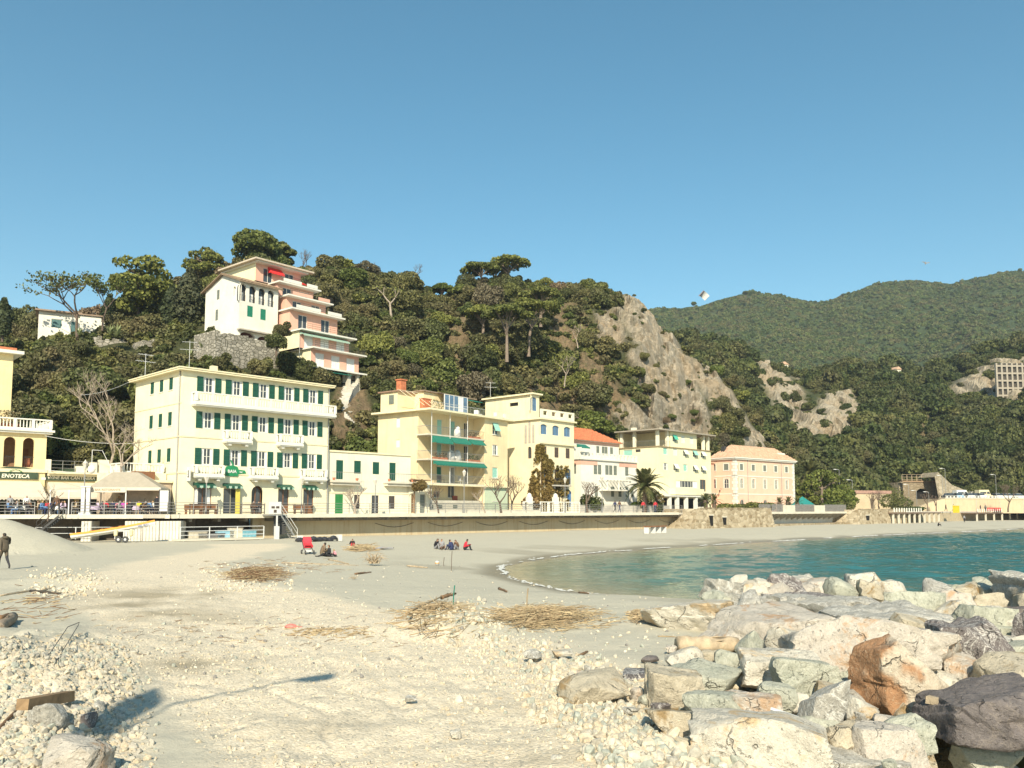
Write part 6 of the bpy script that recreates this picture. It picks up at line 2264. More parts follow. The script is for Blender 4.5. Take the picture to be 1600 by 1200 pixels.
# --- pink stepped house on the hill
V2=Bld('pink_terraced_house','salmon pink stepped house on the hill with six white edged terraces','building',462,118.5,40,W_px=556,D=10,base=0)
def pink_steps():
 B=V2
 zb=B.fz(463,574);B.root.location.z=zb;B.base=zb
 st=[(480,543,558,575,533,568),(462,560,540,543,501,565),(446,522,537,501,479,543),(428,500,530,479,459,524),(418,478,510,457,437,507),(388,452,480,437,409,468)]
 ys=[0.0,1.4,3.0,4.8,6.6,8.4]
 wht=trim_w
 levels=[B.fz(500,576),B.fz(500,546),B.fz(490,516),B.fz(480,489,3),B.fz(470,467,4.5),B.fz(450,445,6.2),B.fz(440,420,8.0)]
 xl=[B.fx(481,0),B.fx(462,1.4),B.fx(446,3.0),B.fx(440,4.8),B.fx(425,6.6),B.fx(390,8.4)]
 xr=[B.fx(557,0),B.fx(541,1.4),B.fx(522,3.0),B.fx(503,4.8),B.fx(483,6.6),B.fx(462,8.4)]
 for k in range(6):
  z0,z1=levels[k],levels[k+1];y=ys[k];a,b=xl[k],xr[k]
  h=z1-z0
  mb=MB();ops=[]
  nw=3 if k<2 else 2
  for i in range(nw):
   c=a+(b-a)*(i+.55)/(nw+.1);ops.append((c-.8,c+.8,z0+.05,z0+h-.65))
  wall_panel(mb,b,z0,z1,ops,B.frame('front',y),0,x_start=a)
  mb.quad((a,y+9,z0),(a,y,z0),(a,y,z1),(a,y+9,z1));mb.quad((b,y,z0),(b,y+9,z0),(b,y+9,z1),(b,y,z1))
  B.part(mb,'storey_wall',salmon_p if k not in() else cream)
  if k<2 or k==5:
   B.part(MB().box(a-.03,a-.003,y,y+8.9,z0,z1),'flank_render',lemon_p)
  for i,o in enumerate(ops):window(B,'front',(o[0]+o[1])/2,o[2],1.6,o[3]-o[2],'curtain' if k<2 else 'glass',bars=(1,0),depth=y+.14,pane=pane_m if k>1 else curtain_m)
  B.part(MB().box(a-.4,b+.7,y-1.1,y+9,z1-.22,z1),'terrace_slab',wht)
  rb=MB();zz=z1
  if k<5:
   for q in np.arange(a,b+.6,1.6):rb.tube([(q,y-1.0,zz),(q,y-1.0,zz+.9)],.02,4)
   for hh in(.3,.6,.9):rb.tube([(a,y-1.0,zz+hh),(b+.6,y-1.0,zz+hh),(b+.6,y+2,zz+hh)],.022,4)
   B.part(rb,'railing',metal_d)
   if k in(2,3,4):B.part(MB().box(a+.4,a+(b-a)*.55,y-1.06,y-1.03,zz+.05,zz+.55).box(a+(b-a)*.7,b,y-1.06,y-1.03,zz+.05,zz+.55),'terrace_panel',wht if k!=3 else salmon_p)
 k=5
 B.part(MB().box(xl[5]-1,xr[5]+1.5,ys[5]-1.5,ys[5]+9,levels[6],levels[6]+.25),'roof',plain('roof_pale',(.52,.44,.34),.9))
 red=plain('awning_red',(.70,.03,.03),.8)
 awning(B,'front',B.fx(420,8.4),levels[6]-.35,2.4,-ys[5]+9.4,1.0,red,.2,True).location.y+=ys[5]
 awning(B,'front',B.fx(456,8.4),levels[6]-1.5,2.4,-ys[5]+9.3,.4,red,.2,True).location.y+=ys[5]
 awning(B,'front',B.fx(500,1.4),levels[2]-.3,xr[1]-xl[1]-.6,1.0,.5,MATS['awning_pale_green'],.25,True).location.y+=ys[1]
 awning(B,'front',B.fx(512,0),levels[0]-.25,(xr[0]-xl[0])*.7,1.2,.3,green_dk,.2,False)
 z0=levels[0]
 B.part(MB().box(xl[0]-.6,xr[0]+1.4,-1.3,9,z0-.25,z0),'terrace_slab',wht)
 B.part(MB().box(xl[1],xr[0]-2.4,1.5,9,z0-4.5,z0-.25),'base_wall',lemon_p)
 for px in(541,556):x=B.fx(px,-.6);B.part(MB().box(x-.3,x+.3,-.8,-.3,z0-4.2,z0-.25),'pillar',conc_l)
 B.part(MB().box(xr[0]-2.4,xr[0]+.2,.8,1.0,z0-3.6,z0-.25),'base_wall',conc_l);x=B.fx(550,.7);B.part(MB().box(x-.45,x+.45,.74,.79,z0-3.4,z0-.9),'door',black_m)
 B.part(MB().tube([(xl[1]+.05,1.35,levels[2]-.3),(xl[1]+.05,1.35,levels[0]-3)],.05,5),'downpipe',metal_g)
pink_steps()
# --- bungalow on the left of the hill
V3=Bld('hill_bungalow','flat roofed white bungalow behind a crooked pine on the hill','building',46,125,62,W_px=112,D=8,base=0)
def bungalow():
 B=V3
 zb=B.fz(60,521);B.root.location.z=zb;B.base=zb
 H=B.fz(60,487)
 xa,xb=B.fx(75),B.fx(103)
 B.shell(H,white_p,{'front':[(xa-.75,xa+.75,1.0,2.4),(xb-.5,xb+.5,.1,2.3)]},z0=-2)
 window(B,'front',xa,1.0,1.5,1.4,'blind',sh=plain('blind_blue_green',(.06,.14,.14),.6));window(B,'front',xb,.1,1.0,2.2,'blind',sh=MATS['blind_blue_green'])
 B.part(MB().box(-.5,B.W+.3,-.7,8.3,H,H+.22),'roof',plain('roof_brown',(.30,.22,.16),.9))
 B.part(MB().box(B.W+.02,B.W+5.5,-.6,6,-2,H-.15),'side_block',white_p);B.part(MB().box(B.W-.2,B.W+5.9,-.9,6.3,H-.15,H+.02),'side_roof',MATS['roof_brown'])
bungalow()
antenna(2.6,4.5,B1.fz(300,578)+1.0,B1,2.6,2,'double tv antenna in the middle of the cream hotel roof')
antenna(.4,B1.D-1.2,B1.fz(300,578)+.3,B1,2.4,3,'tv antenna at the back left corner of the cream hotel roof',rz=.8)
antenna(-.5,9,B4.fz(846,618,1.5)+.2,B4,2.2,4,'tv antenna on the turret roof of the tower house')
antenna(2.5,4.0,B5.fz(935,690,2)+1.0,B5,1.8,5,'small tv antenna on the orange villa roof')
# --- PROMENADE AND SHORE FURNITURE
class Frame:
 def __init__(s,x,y,A,z):
  a=rad(A);s.P=Vector((x,y));s.u=Vector((math.sin(a),math.cos(a)));s.b=Vector((-math.cos(a),math.sin(a)));s.z=z;s.rz=math.pi/2-a
  s.M=Matrix.Translation((x,y,z))@Matrix.Rotation(s.rz,4,'Z')
 def fx(s,px,off=0.0):
  P=s.P+s.b*off;t=tx(px)
  return(t*P.y-P.x)/(s.u.x-t*s.u.y)
 def w(s,x,y,z=0.0):return s.M@Vector((x,y,z))
 def root(s,name,label,cat,x,y,z=0.0,group=None,rz=0.0):return thing(name,label,cat,s.w(x,y,z),s.rz+rz,group)
 def mesh(s,mb,name,mats,kind=None,label=None,cat=None,group=None,smooth=False):
  o=mb.build(name,mats,None,s.M.to_translation(),s.rz,smooth)
  return tag(o,label,cat,group,kind)
_k=B1.P-B1.b*3.2
K=Frame(_k.x,_k.y,47.3,DECK)
_k=K.w(K.fx(268),0)
L_=Frame(_k.x,_k.y,80,DECK)
KM=K
XA,XB,XC,XD,XE=K.fx(1069),K.fx(1183),K.fx(1320),K.fx(1393),K.fx(1640)
prom_mat=plain('promenade_paving',(0.50,0.46,0.38),.9,.15,.6,.2,space='World')
mb=MB().box(K.fx(268)-2,XE+40,0.15,30,-0.30,0.0)
K.mesh(mb,'promenade',prom_mat,'structure')
K.mesh(MB().box(XC,XE+60,30,70,-0.4,-0.06),'square',prom_mat,'structure')
K.mesh(MB().box(K.fx(268)+.05,XA-1.5,-0.12,0.14,-0.34,0.03),'promenade_kerb',conc_l,'structure')
L_.mesh(MB().box(-70,.6,0.15,26,-0.304,-0.004),'promenade',prom_mat,'structure')
L_.mesh(MB().box(-70,-.1,-0.12,0.14,-0.34,0.026),'promenade_kerb',conc_l,'structure')
K.mesh(MB().box(XB,XC,-0.4,0.14,-0.30,0.06),'promenade_kerb',conc_l,'structure')
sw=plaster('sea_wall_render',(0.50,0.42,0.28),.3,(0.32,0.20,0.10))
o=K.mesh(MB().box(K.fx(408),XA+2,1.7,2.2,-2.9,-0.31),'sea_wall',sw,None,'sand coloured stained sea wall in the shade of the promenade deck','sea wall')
b_=MB()
for x in np.arange(K.fx(300),XA,2.6):b_.box(x-.12,x+.12,.2,1.69,-.65,-.31)
for y,z in((.35,-.5),(.7,-.58)):b_.tube([(K.fx(430),y,z),(XA,y,z)],.09,6)
link('deck_beam',b_.mesh('deck_beam',[plain('beam_grey',(.16,.14,.11),.9,.3)]),o)
for i in range(9):
 x=K.fx(600)+i*7.0;pts=[(x+t*5.0,1.64,-1.0-.45*math.sin(math.pi*t)) for t in np.linspace(0,1,7)]
 link('cable',MB().tube(pts,.025,4).mesh('cable',[metal_d]),o)
o=K.mesh(MB().box(XB-1,XC+1,2.0,2.4,-3.2,-0.31),'sea_wall',white_p,None,'white sea wall under the bracketed deck between the two stone bastions','sea wall')
for i,x in enumerate(np.linspace(XB+1.0,XC-.8,16)):
 link('bracket',MB().prism_z([(x-.1,-.3),(x+.1,-.3),(x+.1,2.0),(x-.1,2.0)],-.42,-.301).add([(x-.1,1.99,-1.4),(x+.1,1.99,-1.4),(x+.1,1.99,-.42),(x-.1,1.99,-.42),(x-.1,0,-.42),(x+.1,0,-.42)],[(0,1,2,3),(0,3,4),(1,5,2),(0,4,5,
  1)]).mesh('bracket',
  [conc_m]),
  o)
K.mesh(MB().box(XB,XC,-.6,1.9,-3.0,-2.02),'foot_wall',st_tan,None,'low rubble foot wall along the base of the white sea wall','wall')
def bastion(x0,x1,y0,zt,label,wins,slope=2.5):
 mb=MB();zb=-2.9
 a,b=x0-slope,x1+.6
 mb.add([(a,y0-.5,zb),(b,y0-.5,zb),(b,4,zb),(a,4,zb),(x0+.4,y0,zt),(x1,y0,zt),(x1,4,zt),(x0+.4,4,zt)],[(0,1,5,4),(1,2,6,5),(2,3,7,6),(3,0,4,7),(4,5,6,7)])
 r=random.Random(int(x0))
 n=int((x1-x0)/1.1)
 for i in range(n):
  x=x0+.4+(x1-x0-.4)*i/n;mb.box(x+.02,x+(x1-x0)/n-.03,y0-.06,y0+.5,zt,zt+r.uniform(.06,.2))
 t=K.root('stone_bastion',label,'stone wall',0,0)
 link('masonry',mb.mesh('masonry',[st_tan]),t)
 for x,z,w,h in wins:
  f=(z-zb)/(zt-zb);yy=y0-.5+.5*f
  link('opening',MB().box(x-w/2,x+w/2,yy-.12,yy+.3,z-h/2,z+h/2).mesh('opening',[black_m]),t)
  link('lintel',MB().box(x-w/2-.15,x+w/2+.15,yy-.16,yy+.1,z+h/2+.003,z+h/2+.16).mesh('lintel',[conc_l]),t)
 return t
bastion(XA,XB,-2.5,.55,'tan rubble stone bastion with two small openings, below the lemon palazzo',[(K.fx(1108.5,-2.5),-1.2,.7,1.5),(K.fx(1129,-2.5),-1.3,.75,1.1)])
bastion(XC,XD,-2.8,.40,'tan rubble stone bastion with one dark opening, right of the white sea wall',[(K.fx(1353,-2.8),-1.15,1.1,.9)],1.8)
# --- railings
def railing(px0,px1,label,y=0.02,z=0.03,mat=None,h=1.02,rails=4,post=2.2,x0=None,x1=None,fr=None):
 fr=fr or K
 x0=fr.fx(px0) if x0 is None else x0;x1=fr.fx(px1) if x1 is None else x1
 t=fr.root('railing',label,'railing',x0,y,z,'promenade railings')
 L=x1-x0;mat=mat or metal_g
 n=max(1,int(L/post))
 me=MB().box(-.03,.03,-.02,.02,0,h).mesh('post',[mat])
 for i in range(n+1):link('post',me,t,(L*i/n,0,0))
 rm=MB().tube([(0,0,0),(L,0,0)],.022,5).mesh('rail',[mat])
 for k in range(rails):link('rail',rm,t,(0,0,h*(k+1)/rails))
 return t
rpale=plain('railing_pale',(.30,.29,.27),.5,.1,metal=.3)
K=L_
railing(-30,54,'grey railing in front of the wine bar tables, left of the dark steps',mat=rpale)
railing(112,262,'pale railing in front of the tent roof and its tables',mat=rpale)
K=KM
railing(262,414,'thin railing on the deck in front of the cream hotel',mat=rpale)
railing(437,512,'thin railing right of the beach steps, in front of the cream hotel doors',mat=rpale)
railing(512,668,'thin railing in front of the low cream house',mat=rpale)
railing(668,845,'thin railing in front of the yellow apartment block',mat=rpale)
railing(845,1066,'thin railing in front of the tower house and the white villa',mat=rpale)
# --- dark picket fence and white baluster wall by the apartment and tower house
def pickets(px0,px1,y,label,mat,h=1.25,gap=.16):
 x0,x1=K.fx(px0,y),K.fx(px1,y);L=x1-x0
 t=K.root('garden_fence',label,'fence',x0,y)
 link('base',MB().box(0,L,-.12,.12,0,.4).mesh('base',[conc_l]),t)
 m=MB()
 for x in np.arange(.05,L,gap):m.tube([(x,0,.4),(x,0,h)],.016,4)
 m.tube([(0,0,h-.1),(L,0,h-.1)],.02,4)
 tag(link('pickets',m.mesh('pickets',[mat]),t),kind='stuff')
pickets(672,843,4.7,'dark iron picket fence in front of the yellow apartment block',metal_d)
x0,x1=K.fx(818,5.2),K.fx(905,5.2)
m=MB();balustrade(m,[(0,0),(x1-x0,0)],1.5,gap=.45)
t=K.root('baluster_wall','white balustrade wall in front of the ivy covered tower house','wall',x0,5.2);link('balusters',m.mesh('balusters',[trim_w]),t)
for x in(K.fx(827,5.2)-x0,K.fx(868,5.2)-x0):link('gate_pier',MB().box(x-.35,x+.35,-.3,.3,0,2.1).lathe([(.34,2.1),(.3,2.4),(.1,2.6)],(x,0,0),8).mesh('gate_pier',[trim_w]),t)
t=K.root('garden_wall','low pale wall with shrubs in front of the white villa','wall',K.fx(906,5.4),5.4);link('wall_body',MB().box(0,K.fx(1045,5.4)-K.fx(906,5.4),-.15,.15,0,1.0).mesh('wall_body',[conc_m]),t)
# --- slatted fences on the right deck
for i,(a,b,lab) in enumerate(((1186,1203,'grey slatted fence panel at the left, just right of the first bastion'),(1206,1224,'grey slatted fence panel second from the first bastion'),(1241,1273,'wide grey slatted fence panel with the teal canopy behind'),
 (1288,
 1321,
 'wide grey slatted fence panel next to the second bastion'))):
 x0,x1=K.fx(a,.3),K.fx(b,.3)
 t=K.root('slat_fence',lab,'fence',x0,.3)
 m=MB()
 for x in np.arange(0,x1-x0,.42):m.box(x,x+.26,-.03,.03,.05,1.35)
 tag(link('slats',m.mesh('slats',[plain('weathered_slats',(.20,.19,.18),.8,.3,4)]),t),kind='stuff')
 link('rail',MB().box(0,x1-x0,.035,.09,.3,.4).box(0,x1-x0,.035,.09,1.0,1.1).mesh('rail',[metal_g]),t)
for a,b,lab in((1224,1241,'beige parapet block between slatted fence panels'),(1273,1288,'beige parapet block right of the teal canopy')):
 tag(K.mesh(MB().box(K.fx(a,.2),K.fx(b,.2),.05,.5,.06,1.2),'parapet',conc_l),lab,'wall')
K.mesh(MB().add([(K.fx(1258,3),3,1.2),(K.fx(1275,3),3,1.2),(K.fx(1275,3),6,1.2),(K.fx(1258,3),6,1.2),(K.fx(1266,3),4.5,2.9)],[(0,1,4),(1,2,4),(2,3,4),(3,0,4),(3,2,1,0)]).tube([(K.fx(1266,3),4.5,0),(K.fx(1266,3),4.5,2.8)],
 .05,
 6),
 'sunshade',
 plain('teal_canvas',
 (.02,
 .22,
 .20),
 .8),
 None,
 'teal canopy behind the slatted fence by the garden pines',
 'sunshade')
# --- tent roof over the tables
def tent():
 x0,x1,y0,y1=K.fx(137,1),K.fx(250,1),.9,4.5
 ze,zt=2.35,3.75
 t=K.root('terrace_tent','cream hip roofed terrace tent over cafe tables by the hotel','tent',x0,y0)
 L,Dp=x1-x0,y1-y0
 c=MB()
 a=[(0,0,ze),(L,0,ze),(L,Dp,ze),(0,Dp,ze)];r=[(L*.27,Dp*.35,zt),(L*.62,Dp*.35,zt),(L*.62,Dp*.75,zt),(L*.27,Dp*.75,zt)]
 c.add(a+r,[(0,1,5,4),(1,2,6,5),(2,3,7,6),(3,0,4,7),(4,5,6,7)])
 link('canopy',c.mesh('canopy',[plain('tent_canvas',(.34,.30,.235),.85,.08)]),t)
 v=MB().box(-.02,L*.52,-.05,-.01,ze-.42,ze+.02).box(L*.53,L+.02,-.06,-.01,ze-.24,ze+.02).box(-.05,-.01,0,Dp,ze-.4,ze).box(L+.01,L+.05,0,Dp,ze-.3,ze)
 vo=link('valance',v.mesh('valance',[canvas_m]),t)
 link('lettering',text_mesh('BAR RISTORANTE',.26,plain('letter_tan',(.35,.27,.17),.8),.004),vo,(L*.27,-.062,ze-.2))
 pm=MB().box(-.045,.045,-.045,.045,0,ze).mesh('post',[metal_w])
 for x in(0,L*.52,L):
  for y in(0.06,Dp):link('post',pm,t,(x,y,0))
 bk=MB().box(L*.5,L*.95,Dp-.2,Dp-.1,0,2.3);link('screen',bk.mesh('screen',[plain('screen_tan',(.42,.34,.24),.8)]),t)
 link('window_panel',MB().box(L*.66,L*.76,Dp-.26,Dp-.203,.9,2.0).box(L*.84,L*.92,Dp-.26,Dp-.203,.9,2.0).mesh('window_panel',[metal_w]),t)
 s=MB().add([(-3.2,.3,2.1),(0,.3,2.2),(0,Dp,2.5),(-3.2,Dp,2.4)],[(0,1,2,3)]).box(-3.2,0,.28,.32,1.95,2.12)
 link('side_canopy',s.mesh('side_canopy',[canvas_m]),t)
 for x in(-3.1,-1.6):link('post',pm,t,(x,.3,-.2))
K=L_
tent()
def pillar(px,label):
 x=K.fx(px,.5)
 t=K.root('white_pillar',label,'pillar',x,.5)
 link('shaft',MB().box(-.14,.14,-.14,.14,.2,2.35).mesh('shaft',[metal_w]),t);link('base',MB().box(-.28,.28,-.28,.28,0,.2).box(-.2,.2,-.2,.2,2.35,2.45).mesh('base',[metal_w]),t)
pillar(129.5,'thick white pillar left of the tent, nearest the steps');pillar(137.5,'thick white pillar carrying the tent corner')
t=K.root('menu_board','white upright menu board at the right end of the tent','board',K.fx(256,.8),.8)
link('panel',MB().box(-.35,.35,-.04,.04,.3,2.1).mesh('panel',[metal_w]),t);link('frame',MB().box(.36,.44,-.05,.05,0,2.2).box(-.44,-.36,-.05,.05,0,2.2).mesh('frame',[metal_d]),t)
K=KM
def barrier(px0,px1,label,mat=brown_sh,h=.95):
 x0,x1=K.fx(px0,.9),K.fx(px1,.9);L=x1-x0
 t=K.root('wooden_barrier',label,'barrier',x0,.9,0,'wooden barriers before the hotel')
 link('rail',MB().box(0,L,-.04,.04,h-.08,h).box(0,L,-.04,.04,.1,.18).mesh('rail',[mat]),t)
 for x in np.linspace(.04,L-.04,3):link('post',MB().box(x-.04,x+.04,-.05,.05,0,h+.02).mesh('post',[mat]),t)
barrier(296,340,'dark wooden barrier in front of the awninged hotel window');barrier(376,414,'dark wooden barrier in front of the arched hotel door');barrier(441,480,'dark wooden barrier right of the beach steps')
def bench(px,y,label,w=1.5):
 t=K.root('wooden_bench',label,'bench',K.fx(px,y),y,0,'benches before the hotel')
 link('seat',MB().box(-w/2,w/2,-.2,.2,.4,.46).mesh('seat',[wood_br]),t);link('backrest',MB().box(-w/2,w/2,.16,.2,.47,.9).mesh('backrest',[wood_br]),t)
 for x in(-w/2+.1,w/2-.1):link('leg',MB().box(x-.04,x+.04,-.18,.18,0,.4).mesh('leg',[wood_br]),t)
for px,l in((302,'brown wooden bench left of the lantern post by the hotel window'),(314,'brown wooden bench beside the lantern post by the hotel window'),(326,'brown wooden bench right of the lantern post by the hotel window'),
 (470,
 'brown wooden bench in front of the brown door next to the low house')):bench(px,
 1.6,
 l)
# --- beach cabins under the deck
def cabin(px0,px1,label,y=-.3,z0=-2.25,z1=-.55,plank=.26):
 x0,x1=K.fx(px0,y),K.fx(px1,y);L=x1-x0
 t=K.root('beach_cabin',label,'beach cabin',x0,y,0,'beach cabins under the deck')
 cw=plain('cabin_white',(.60,.57,.49),.8,.12,3)
 link('frame',MB().box(0,L,.05,2.2,z0,z1).mesh('frame',[conc_m]),t)
 pm=MB().box(.02,plank-.02,-.02,.048,z0,z1-.02).mesh('plank',[cw])
 for i in range(int(L/plank)):link('plank',pm,t,(i*plank,0,0))
K=L_
for i,(a,b) in enumerate(((196,224),(224.6,250),(250.6,283))):cabin(a,b,('white planked beach cabin under the deck behind the boat bow','white planked beach cabin in the middle under the deck','white planked beach cabin at the right, next to the railed platform')[i])
cabin(128,144,'white planked cabin door left of the boat, half hidden',-.2);
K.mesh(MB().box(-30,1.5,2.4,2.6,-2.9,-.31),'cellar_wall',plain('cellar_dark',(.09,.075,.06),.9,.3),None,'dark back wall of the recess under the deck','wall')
for x in(K.fx(112,.5),K.fx(122,.5),K.fx(152,.5),K.fx(296,.6)):pass
K=KM
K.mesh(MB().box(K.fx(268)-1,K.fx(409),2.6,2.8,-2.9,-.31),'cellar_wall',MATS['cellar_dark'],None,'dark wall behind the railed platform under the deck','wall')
def platform(px0,px1,label,y0=-2.2,y1=1.8,zf=-2.1):
 x0,x1=K.fx(px0,y0),K.fx(px1,y0);L=x1-x0
 t=K.root('railed_platform',label,'platform',x0,y0,0)
 link('deck',MB().box(0,L,0,y1-y0,zf-.14,zf).mesh('deck',[conc_l]),t)
 for x in np.linspace(.3,L-.3,4):link('leg',MB().tube([(x,.1,zf-.8),(x,.1,zf-.14)],.07,6).mesh('leg',[metal_w]),t)
 pm=MB().box(-.035,.035,-.03,.03,0,1.05).mesh('post',[metal_w])
 n=max(2,int(L/1.9))
 for i in range(n+1):link('post',pm,t,(L*i/n,0,zf))
 for h in(.35,.7,1.05):link('rail',MB().tube([(0,0,zf+h),(L,0,zf+h)],.028,5).mesh('rail',[metal_w]),t)
platform(283,413,'white railed beach platform under the deck in front of the hotel')
K=L_
railing(64,186,'white railing low under the deck behind the boat',y=-.9,z=-2.05,mat=metal_w,h=1.0,rails=2,post=2.6)
K=KM
for i,(px,c,w,h) in enumerate(((309,(.5,.45,.35),1.6,.5),(352,(.25,.45,.55),1.5,.6),(368,(.55,.5,.4),1.2,.8),(388,(.15,.35,.42),1.4,.6),(330,(.12,.12,.12),2.4,.35))):
 m=MB().box(-w/2,w/2,-.3,.3,0,h).box(-w/2-.04,w/2+.04,-.34,.34,h,h+.06)
 tag(m.build('storage_crate',plain('crate_colour_%s'%'abcde'[i],c,.8,.2),None,K.w(K.fx(px,.6),.6,-2.1),K.rz),('tan crate at the left on the railed platform','pale blue crate in the middle of the railed platform','beige crate right of the pale blue one on the railed platform',
  'dark teal crate at the right on the railed platform',
  'flat black crate low on the railed platform')[i],
  'crate',
  'crates on the platform')
 # --- steps down to the beach
def steps(px_top,px_bot,label,y=-.75,z_bot=-2.35,w=1.1,mat=metal_g,platform_w=0.0):
 xt,xb=K.fx(px_top,y),K.fx(px_bot,y);L=xb-xt;n=11
 t=K.root('beach_steps',label,'steps',xt,y,0)
 tm=MB().box(0,abs(L)/n*.95,-w/2,w/2,-.04,0).mesh('tread',[mat]);sg=1 if L>0 else-1
 for i in range(n):link('tread',tm,t,(L*i/n if sg>0 else L*(i+1)/n,0,z_bot*(i+.5)/n))
 for yy in(-w/2,w/2):
  link('stringer',MB().add([(0,yy-.03,0),(L,yy-.03,z_bot),(L,yy-.03,z_bot-.22),(0,yy-.03,-.22),(0,yy+.03,0),(L,yy+.03,z_bot),(L,yy+.03,z_bot-.22),(0,yy+.03,-.22)],[(0,1,2,3),(7,6,5,4),(0,4,5,1),(3,2,6,7)]).mesh('stringer',[mat]),
   t)
  link('handrail',MB().tube([(0,yy,.95),(L,yy,z_bot+.95),(L,yy,z_bot)],.03,5).tube([(0,yy,.5),(L,yy,z_bot+.5)],.02,5).tube([(0,yy,0),(0,yy,.95)],.03,5).mesh('handrail',[metal_w if mat is not metal_d else mat]),t)
 return t
t=steps(435,461,'grey metal steps with white handrails from the deck down to the beach')
x=K.fx(415,-.75)-K.fx(435,-.75)
link('landing',MB().box(x,0,-.6,.75,-.12,0).mesh('landing',[metal_g]),t)
link('sign_panel',MB().box(x,-.05,-.66,-.62,.05,1.15).mesh('sign_panel',[metal_w]),t)
link('notice',MB().box(x+.25,x*.55,-.68,-.663,.55,.75).box(x*.45,-.25,-.68,-.663,.55,.75).box(x*.62,x*.4,-.68,-.663,.15,.42).mesh('notice',[brown_sh]),t)
link('post',MB().box(x*.35-.06,x*.35+.06,-.7,-.58,-2.4,-.12).box(x*.35-.18,x*.35+.18,-.82,-.46,-2.4,-1.1).mesh('post',[metal_w]),t)
link('under_panel',MB().box(x*.25,.9,.2,.3,-1.9,-.13).mesh('under_panel',[plain('steps_dark',(.06,.06,.06),.8)]),t)
K=L_
steps(96,62,'dark steps rising from behind the sand heap to the wine bar terrace',y=-.6,z_bot=-1.5,mat=metal_d)
K=KM
# --- lanterns and lamps on the promenade
def lantern(px,y,h,label,kind='lantern',fr=None,z=0,x=None):
 fr=fr or K
 x=fr.fx(px,y) if x is None else x
 t=fr.root('street_lamp',label,'street lamp',x,y,z,'lamps along the promenade')
 link('pole',MB().lathe([(.10,0),(.10,.5),(.05,.6),(.045,h)],(0,0,0),8).mesh('pole',[metal_g]),t)
 if kind=='lantern':
  link('lamp_head',MB().lathe([(.08,0),(.24,.5),(.26,.52),(.06,.75),(.02,.85)],(0,0,h),6).mesh('lamp_head',[plain('lamp_glass',(.55,.52,.45),.3)]),t)
 elif kind=='globe':
  link('lamp_head',MB().lathe([(.1,.0),(.3,.12),(.4,.38),(.36,.62),(.2,.78),(.03,.84)],(0,0,h),12).mesh('lamp_head',[plain('globe_white',(.80,.79,.74),.4,.03)],True),t)
 else:
  link('arm',MB().tube([(0,0,h),(-.5,0,h+.15),(-.9,0,h+.12)],.04,5).mesh('arm',[metal_w]),t);link('lamp_head',MB().box(-1.5,-.8,-.15,.15,h+.06,h+.2).mesh('lamp_head',[metal_w]),t)
 return t
lantern(321.5,1.0,2.85,'lantern on a thin post in front of the hotel window awning')
lantern(471,1.0,2.95,'lantern on a thin post between the two brown hotel doors')
lantern(586,1.0,3.0,'lantern on a thin post in front of the low cream house')
lantern(725,2.0,4.3,'lamp post in front of the red door of the apartment block')
lantern(883,4.0,4.0,'lamp post beside the balcony of the tower house')
lantern(941,4.0,4.4,'lamp post in front of the white villa')
K=L_
lantern(130.3,.8,3.9,'tall thin lantern post rising past the wine bar sign','lantern')
t=K.root('hanging_lamp','white globe lamp hanging from a bent arm above the wine bar','street lamp',K.fx(140.5,4.5),4.5,3.5)
link('pole',MB().tube([(0,0,2.35),(0,0,.9)],.03,5).tube([(0,0,2.35),(.85,0,2.3),(1.9,0,.2)],.025,5).mesh('pole',[metal_w]),t)
link('lamp_head',MB().lathe([(.1,.0),(.27,.1),(.36,.34),(.3,.6),(.12,.74)],(0,0,.2),12).mesh('lamp_head',[plain('globe_white',(.80,.79,.74),.4,.03)],True),t)
K=KM
def wire(p0,p1,sag,label,r=.022,mat=None):
 p0,p1=Vector(p0),Vector(p1)
 pts=[p0.lerp(p1,t)-Vector((0,0,sag*4*t*(1-t))) for t in np.linspace(0,1,15)]
 tag(MB().tube([p-p0 for p in pts],r,4).build('overhead_wire',mat or metal_w,None,p0),label,'wire','overhead wires')
wire(at_y(70,681,78),at_y(213,693,80),.25,'pale overhead wire from the arcaded house to the cream hotel');wire(at_y(70,734,78.5),at_y(190,741,77),.1,'lower overhead wire behind the wine bar terrace')
wire(at_y(126,617,95),at_y(222,586,84),.5,'slack wire running from the slope to the antenna on the hotel roof',.03)
